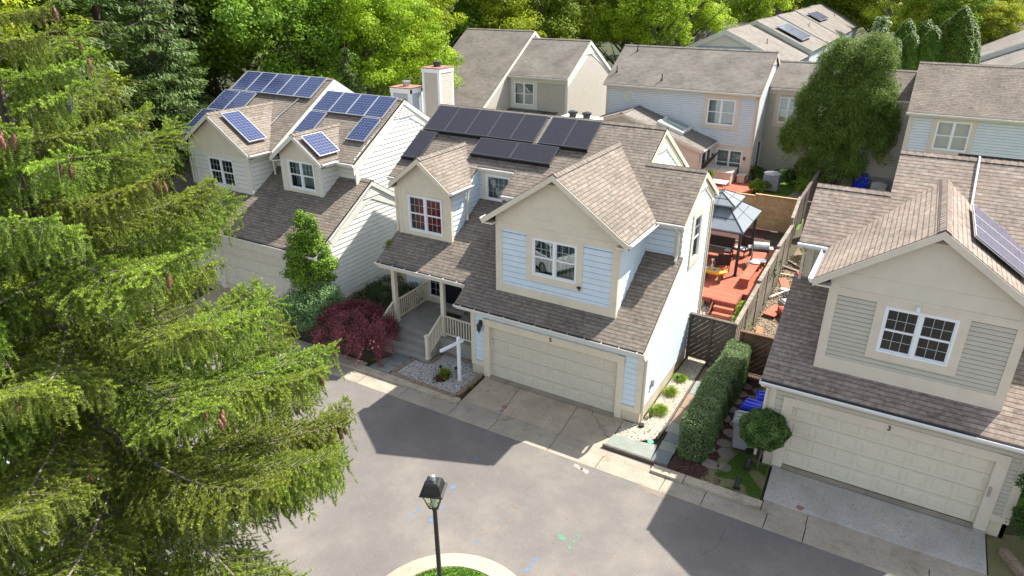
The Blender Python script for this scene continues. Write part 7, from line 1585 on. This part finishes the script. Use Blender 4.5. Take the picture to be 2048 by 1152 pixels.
bush('pear_tree','slender upright young tree with lime leaves before the cream side wall',(-8.6,-.15,.05),[(0,0,1.9,.9,.8,1.3),(-.25,0,3.0,.8,.6,1.1),(.3,.1,3.1,.7,.6,1.0),(.0,0,3.9,.5,.4,.9),(.75,.1,2.6,.5,.5,.9),(-.8,0,2.4,.5,.5,.9),(-.1,.1,4.5,.2,.2,.6),(.3,.1,4.2,.2,.2,.6)],330,90,.24,.08,'leaf_pear',73,'tree',[([(0,0,0),(0,0,2),(.02,0,4.6)],[.05,.04,.01])]+[([(0,0,1.0+.2*k),(.35*math.cos(k*1.7),.35*math.sin(k*1.7),1.8+.3*k),(.45*math.cos(k*1.7),.45*math.sin(k*1.7),2.7+.28*k)],[.02,.012,.004]) for k in range(8)],.7)
bush('holly_bush','rounded dark green bush below the slender lime tree',(-8.0,-.75,.05),[(0,0,1.0,1.0,.9,.9),(-.6,-.3,1.1,.8,.7,.8),(.5,.2,1.5,.7,.7,.7),(-1.0,-.1,.6,.8,.7,.6),(.7,-.1,.8,.7,.7,.7)],360,120,.24,.06,'leaf_hedge',74)
bush('crape_bush','loose dark bush with one yellow sprig at the right picture edge',(16.35,-.15,.1),[(0,0,1.6,.65,.6,.9),(-.15,0,2.3,.5,.5,.5),(.2,-.2,.8,.8,.7,.6)],150,90,.22,.075,'leaf_dark',75)
bush('shrub','bright green and red shrub against the fence on the rear lawn',(6.3,29.2,.4),[(0,0,.8,.7,1.6,.7),(-.2,1.6,.9,.7,1.0,.7)],120,90,.3,.11,'leaf_lime',76); bush('shrub','low green plants between the red rear deck and the lawn',(3.3,28.2,.4),[(0,0,.4,.5,.8,.4),(.4,1.0,.3,.4,.5,.35)],60,70,.22,.1,'leaf_mid',77); bush('shrub','dark plants around the air conditioner by the rear wall',(4.6,31.6,.4),[(0,0,.5,1.1,.6,.5),(-1.9,-.6,.5,.5,.8,.6)],80,80,.25,.1,'leaf_dark',78)
bush('shrub','purple leaved shrub by the orange fence beside the rear house',(5.3,33.2,.4),[(0,0,.8,.5,.5,.6)],40,80,.25,.1,'leaf_maple_red',79)
bush('potted_plant','small bright potted plant on the rear patio table',(.35,27.3,1.15),[(0,0,.35,.25,.25,.28)],24,40,.14,.08,'leaf_lime',80,'plant'); bush('hosta','broad leaved green plant between the deck steps and the grey fence',(6.95,9.2,.1),[(0,0,.35,.3,.7,.3),(.1,-.9,.3,.25,.5,.25)],60,26,.2,.2,'leaf_mid',81,'plant')
bush('ivy','dark ivy patch climbing the fence beside the red bench',(7.15,13.6,.3),[(0,0,.6,.12,1.6,.6)],60,60,.2,.1,'leaf_dark',82,'plant'); bush('weed','green weeds behind the tan fence end and the brown roof',(8.3,17.5,.2),[(0,0,.7,.5,1.2,.6)],60,60,.25,.1,'leaf_mid',83,'plant')
bush('vine_sprig','small green sprig growing at the left end of the lower roof',(-5.35,1.1,3.75),[(0,0,.1,.12,.3,.16)],22,26,.1,.055,'leaf_mid',84,'plant',[([(0,0,0),(-.02,.1,.15)],[.006,.003])])
def tuft(name,label,loc,n,h,w,lean,mat,seed,r0=.08,group=None):
    g=np.random.default_rng(seed); V_=[];F_=[];v=[];i=0
    for k in range(n):
        a=g.uniform(0,6.28); l=g.uniform(.2,1)*lean; hh=h*g.uniform(.6,1.1); d=np.array([math.cos(a),math.sin(a),0]); s_=np.array([-math.sin(a),math.cos(a),0])*w*g.uniform(.6,1.2); b=d*g.uniform(0,r0)
        for t0,t1 in ((0,.35),(.35,.7),(.7,1)):
            p=lambda t:b+d*l*t**1.6+np.array([0,0,hh*(t-.45*t**3*(l/lean))]); ww=lambda t:s_*(1-t)**.6
            V_+=[p(t0)-ww(t0),p(t0)+ww(t0),p(t1)+ww(t1),p(t1)-ww(t1)]; F_.append((i,i+1,i+2,i+3)); i+=4; q=g.uniform(.3,.9); v+=[q]*4
    t=bpy.data.objects.new(name,None); COL.objects.link(t); t.location=loc; tag(t,label,'plant',group); npmesh('leaves',V_,F_,mat,v=v,parent=t)
tuft('lily_clump','dark green strappy lilies in the middle of the white gravel bed',(-1.35,-.95,.04),170,.5,.022,.4,'leaf_mid',91)
tuft('iris_clump','upright iris leaves beside the nearest green tuft along the white wall',(5.98,.55,.04),40,.5,.018,.14,'leaf_arbor',92,.06)
for lb,x,y,s in (('nearest bright green grassy tuft along the white side wall',6.15,.98,1.0),('second bright green grassy tuft along the white side wall',6.08,2.25,.9),('farthest bright green grassy tuft along the white side wall',6.1,3.35,.8)): tuft('grass_tuft',lb,(x,y,.04),900,.26*s,.006,.34*s,'leaf_lime',int(x*100),.16)
for k,(x,y,lb) in enumerate([(6.2,-.25,'spindly twig plant by the pale driveway edge pebbles')]): tuft('weed',lb,(x,y,.04),10,.2,.006,.1,'leaf_arbor',95)
for k,(x,y,lb) in enumerate([(-.28,-1.6,'small weeds at the corner of the white gravel bed by the driveway'),(-4.45,-1.3,'small weeds between the maple and the flagstones'),(-3.35,-.3,'weeds beside the rounded stepping stone'),(-.25,-1.0,'weeds along the brick edge of the driveway')]): tuft('weed',lb,(x,y,.02),160,.1,.008,.12,'leaf_mid',200+k,.1)
# ---------------------------------------------------------------- the near spruce
def spruce_branch(seed,L):
    """one limb along +x: brown axis, side twigs, hanging branchlets clothed in needles"""
    g=np.random.default_rng(seed); NC=[];ND=[];NV=[];TW=[]
    def axis(t): return np.array([L*t, .10*L*math.sin(t*2.2+seed)*t, -.16*L*t**1.3+.17*L*t**3.2])
    def twig(pts,r0,r1): TW.append((pts,r0,r1))
    n=14; A=[axis(i/n) for i in range(n+1)]; twig(A,.010+.0065*L,.004)
    def clothe(pts,dens,ln,v0,v1):
        pts=np.array(pts); seg=pts[1:]-pts[:-1]; sl=np.linalg.norm(seg,axis=1); tot=sl.sum(); k=max(3,int(tot*dens)); u=np.sort(g.uniform(0,tot,k)); cs=np.r_[0,np.cumsum(sl)]; i=np.clip(np.searchsorted(cs,u)-1,0,len(seg)-1); f=(u-cs[i])/sl[i]; P=pts[i]+seg[i]*f[:,None]; D=norm(seg[i])
        q=norm(g.normal(size=(k,3))); q=norm(q-D*np.sum(q*D,axis=1,keepdims=True)); q[:,2]+=.25; d=norm(q+D*.5); s=ln*g.uniform(.75,1.15,k)
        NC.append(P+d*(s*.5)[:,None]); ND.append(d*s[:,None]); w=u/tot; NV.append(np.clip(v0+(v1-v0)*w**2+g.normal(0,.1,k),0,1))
    def hang(p,ln,out):
        """weeping branchlet"""
        j=g.normal(size=3)*.12; pts=[p,p+out*ln*.22+np.array([0,0,-ln*.25]),p+out*ln*.30+j*ln+np.array([0,0,-ln*.65]),p+out*ln*.34+j*ln*1.4+np.array([0,0,-ln])]; bare=g.uniform()<.13
        twig(pts,.0028,.0014)
        b=g.uniform(.25,.62)
        if not bare: clothe(pts,470,.027,b-.1,b+.2)
        elif g.uniform()<.5: clothe(pts[2:],150,.02,b,b+.3)
    ns=int(L/.07)
    for k in range(ns):
        t=.05+.95*k/ns+g.uniform(-.01,.01); t=min(t,.99); p=axis(t); d=norm((axis(min(1,t+.02))-axis(t-.02))[None])[0]; sd=np.cross([0,0,1],d); sd/=np.linalg.norm(sd)
        for sg in (-1,1):
            if g.uniform()<.14: continue
            sl=(.16+.50*math.sin(min(1,t*1.05)*math.pi*.86))*min(1,L/2.4)*g.uniform(.65,1.2)
            if t>.93: sl=.15*g.uniform(.7,1.2)
            dd=norm((sd*sg*g.uniform(.75,1.05)+d*g.uniform(.45,.9)+np.array([0,0,g.uniform(-.15,.12)]))[None])[0]
            pts=[p]+[p+dd*sl*q+np.array([0,0,-.20*sl*q**2+.10*sl*q**4]) for q in (.33,.66,1.)]
            twig(pts,.006,.0025)
            inner=t<.14
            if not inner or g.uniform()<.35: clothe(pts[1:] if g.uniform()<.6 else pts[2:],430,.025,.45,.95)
            m=int(sl/.062)
            for q in range(m):
                u=(q+.6)/m; pp=p+dd*sl*u+np.array([0,0,-.20*sl*u**2]); 
                if g.uniform()<(.92 if not inner else .5): hang(pp,g.uniform(.10,.38)*(1.15-.5*u),dd*.5+norm(g.normal(size=(1,3)))[0]*.3)
                if g.uniform()<.75:   # short lateral shoot, new growth
                    e=norm((dd*.7+sd*g.normal(0,.6)+np.array([0,0,g.uniform(-.1,.25)]))[None])[0]; l=g.uniform(.06,.16); clothe([pp,pp+e*l],560,.024,.55,1.0)
    clothe([axis(.5),axis(.7),axis(.85),axis(1.0)],420,.024,.5,1.)
    for k in range(int(L*22)):      # short shoots standing on the upper side of the limb
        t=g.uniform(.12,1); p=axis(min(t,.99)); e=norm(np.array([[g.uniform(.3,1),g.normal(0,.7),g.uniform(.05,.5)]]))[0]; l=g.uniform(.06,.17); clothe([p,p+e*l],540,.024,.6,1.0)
    C_=np.concatenate(NC);D=np.concatenate(ND);v=np.concatenate(NV); s=np.linalg.norm(D,axis=1); dn=D/s[:,None]; Nn=norm(g.normal(size=(len(C_),3))); b=norm(np.cross(dn,Nn)); w=.0045
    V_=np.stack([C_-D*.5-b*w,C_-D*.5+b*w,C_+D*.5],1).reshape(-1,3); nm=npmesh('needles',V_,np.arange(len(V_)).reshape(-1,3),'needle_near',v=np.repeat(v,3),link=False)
    TV=[];TF=[];i=0
    for pts,r0,r1 in TW:
        P=[np.array(p) for p in pts]; m=len(P); ns_=3 if r0<.01 else 6
        for k,p in enumerate(P):
            d=P[min(k+1,m-1)]-P[max(k-1,0)]; d/=np.linalg.norm(d)+1e-9; a=np.cross(d,[.2,.3,1]); a/=np.linalg.norm(a)+1e-9; b2=np.cross(d,a); r=r0+(r1-r0)*k/(m-1)
            for j in range(ns_): t_=6.283*j/ns_; TV.append(p+(a*math.cos(t_)+b2*math.sin(t_))*r)
        for k in range(m-1):
            for j in range(ns_): a_=i+k*ns_+j; b_=i+k*ns_+(j+1)%ns_; TF.append((a_,b_,b_+ns_,a_+ns_))
        i+=m*ns_
    tm=npmesh('branch',TV,TF,'twig',link=False); return nm,tm,axis,len(C_)
SPL=[1.3,2.2,2.9,3.6,4.3]
SB=[[spruce_branch(100+10*i+j,l) for j in range(2 if l>2 else 1)] for i,l in enumerate(SPL)]
def cone_mesh(mat,nm):
    V_=[];F_=[];n=14;m=22;L=.135
    for k in range(m+1):
        t=k/m; r=.021*math.sin(math.pi*min(.97,t*.9+.07))**.6; z=-L*t
        for j in range(n):
            a=6.283*(j+.5*(k%2))/n; bump=1+.16*((k%2)*2-1)*(1 if j%2 else -.3); V_.append((r*bump*math.cos(a),r*bump*math.sin(a),z))
    for k in range(m):
        for j in range(n): a=k*n+j;b=k*n+(j+1)%n; F_.append((a,b,b+n,a+n))
    me=npmesh(nm,V_,F_,mat,link=False,smooth=True); return me
CM=cone_mesh('cone','cone'); CG=cone_mesh('cone_grey','cone')
TX,TY=3.0,-14.5
st=bpy.data.objects.new('spruce_tree',None); COL.objects.link(st); st.location=(TX,TY,0); tag(st,'large near spruce with drooping branches and brown cones filling the left of the picture','tree')
obj('trunk',limb_mesh('trunk',[([(0,0,-.2),(.02,0,3),(0,.03,8),(0,0,11),(0,0,13.9)],[.26,.22,.13,.07,.015])],n=12),st)
g=np.random.default_rng(3)
def rad(z): return min(3.72+.45*max(0,min(1,7.6-z)),.3+(13.8-z)*.585)
nb=0; cones=[]
z=4.6; ga=0
ZS=[]
while z<13.6: ZS.append(z); z+=.30-.012*(z-4.6) if z<9 else .2
NBR=98
lv=np.linspace(0,1,NBR)**1.0
for k in range(NBR):
    z=5.5+(13.5-5.5)*lv[k]; ga+=2.39996+g.normal(0,.12); L=rad(z)*g.uniform(.86,1.06)*(.84 if math.sin(ga)>.42 and math.cos(ga)>.1 and z<10.5 else 1.03 if z<8 and -.4<math.sin(ga) and math.cos(ga)>0 else 1)
    i=int(np.argmin([abs(l-L) for l in SPL])); row=SB[i]; v=row[int(g.integers(len(row)))]; s=L/SPL[i]
    slope=.12 if z<9 else .12+.16*(z-9)/4.5
    rot=Matrix.Rotation(ga,4,'Z')@Matrix.Rotation(-slope+g.normal(0,.05),4,'Y')@Matrix.Rotation(g.normal(0,.12),4,'X')
    o=bpy.data.objects.new('branch',v[1]); COL.objects.link(o); o.parent=st; o.matrix_local=Matrix.Translation((0,0,z))@rot@Matrix.Scale(s,4)
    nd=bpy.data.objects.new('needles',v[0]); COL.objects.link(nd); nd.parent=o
    if z>6.0:
        for q in range(int(g.integers(1,4)) if math.cos(ga)*.92-math.sin(ga)*.4>-.35 else 0):
            t=g.uniform(.82,1.0); p=v[2](t)+np.array([.03,g.choice([-1,1])*g.uniform(.03,.12),-.05]); c=int(g.integers(1,5))
            for _ in range(c): cones.append((Matrix.Translation((0,0,z))@rot@Matrix.Scale(s,4))@Vector(p)+Vector((g.normal(0,.05),g.normal(0,.05),g.normal(-.02,.02))))
g.shuffle(cones)
for k,p in enumerate(cones[:98]):
    p=Vector(p)
    c=bpy.data.objects.new('cone',CG if k%9==0 else CM); COL.objects.link(c); c.parent=st; c.location=p; c.rotation_euler=(g.normal(0,.15),g.normal(0,.15),g.uniform(0,6)); c.scale=(g.uniform(1.05,1.35),)*3
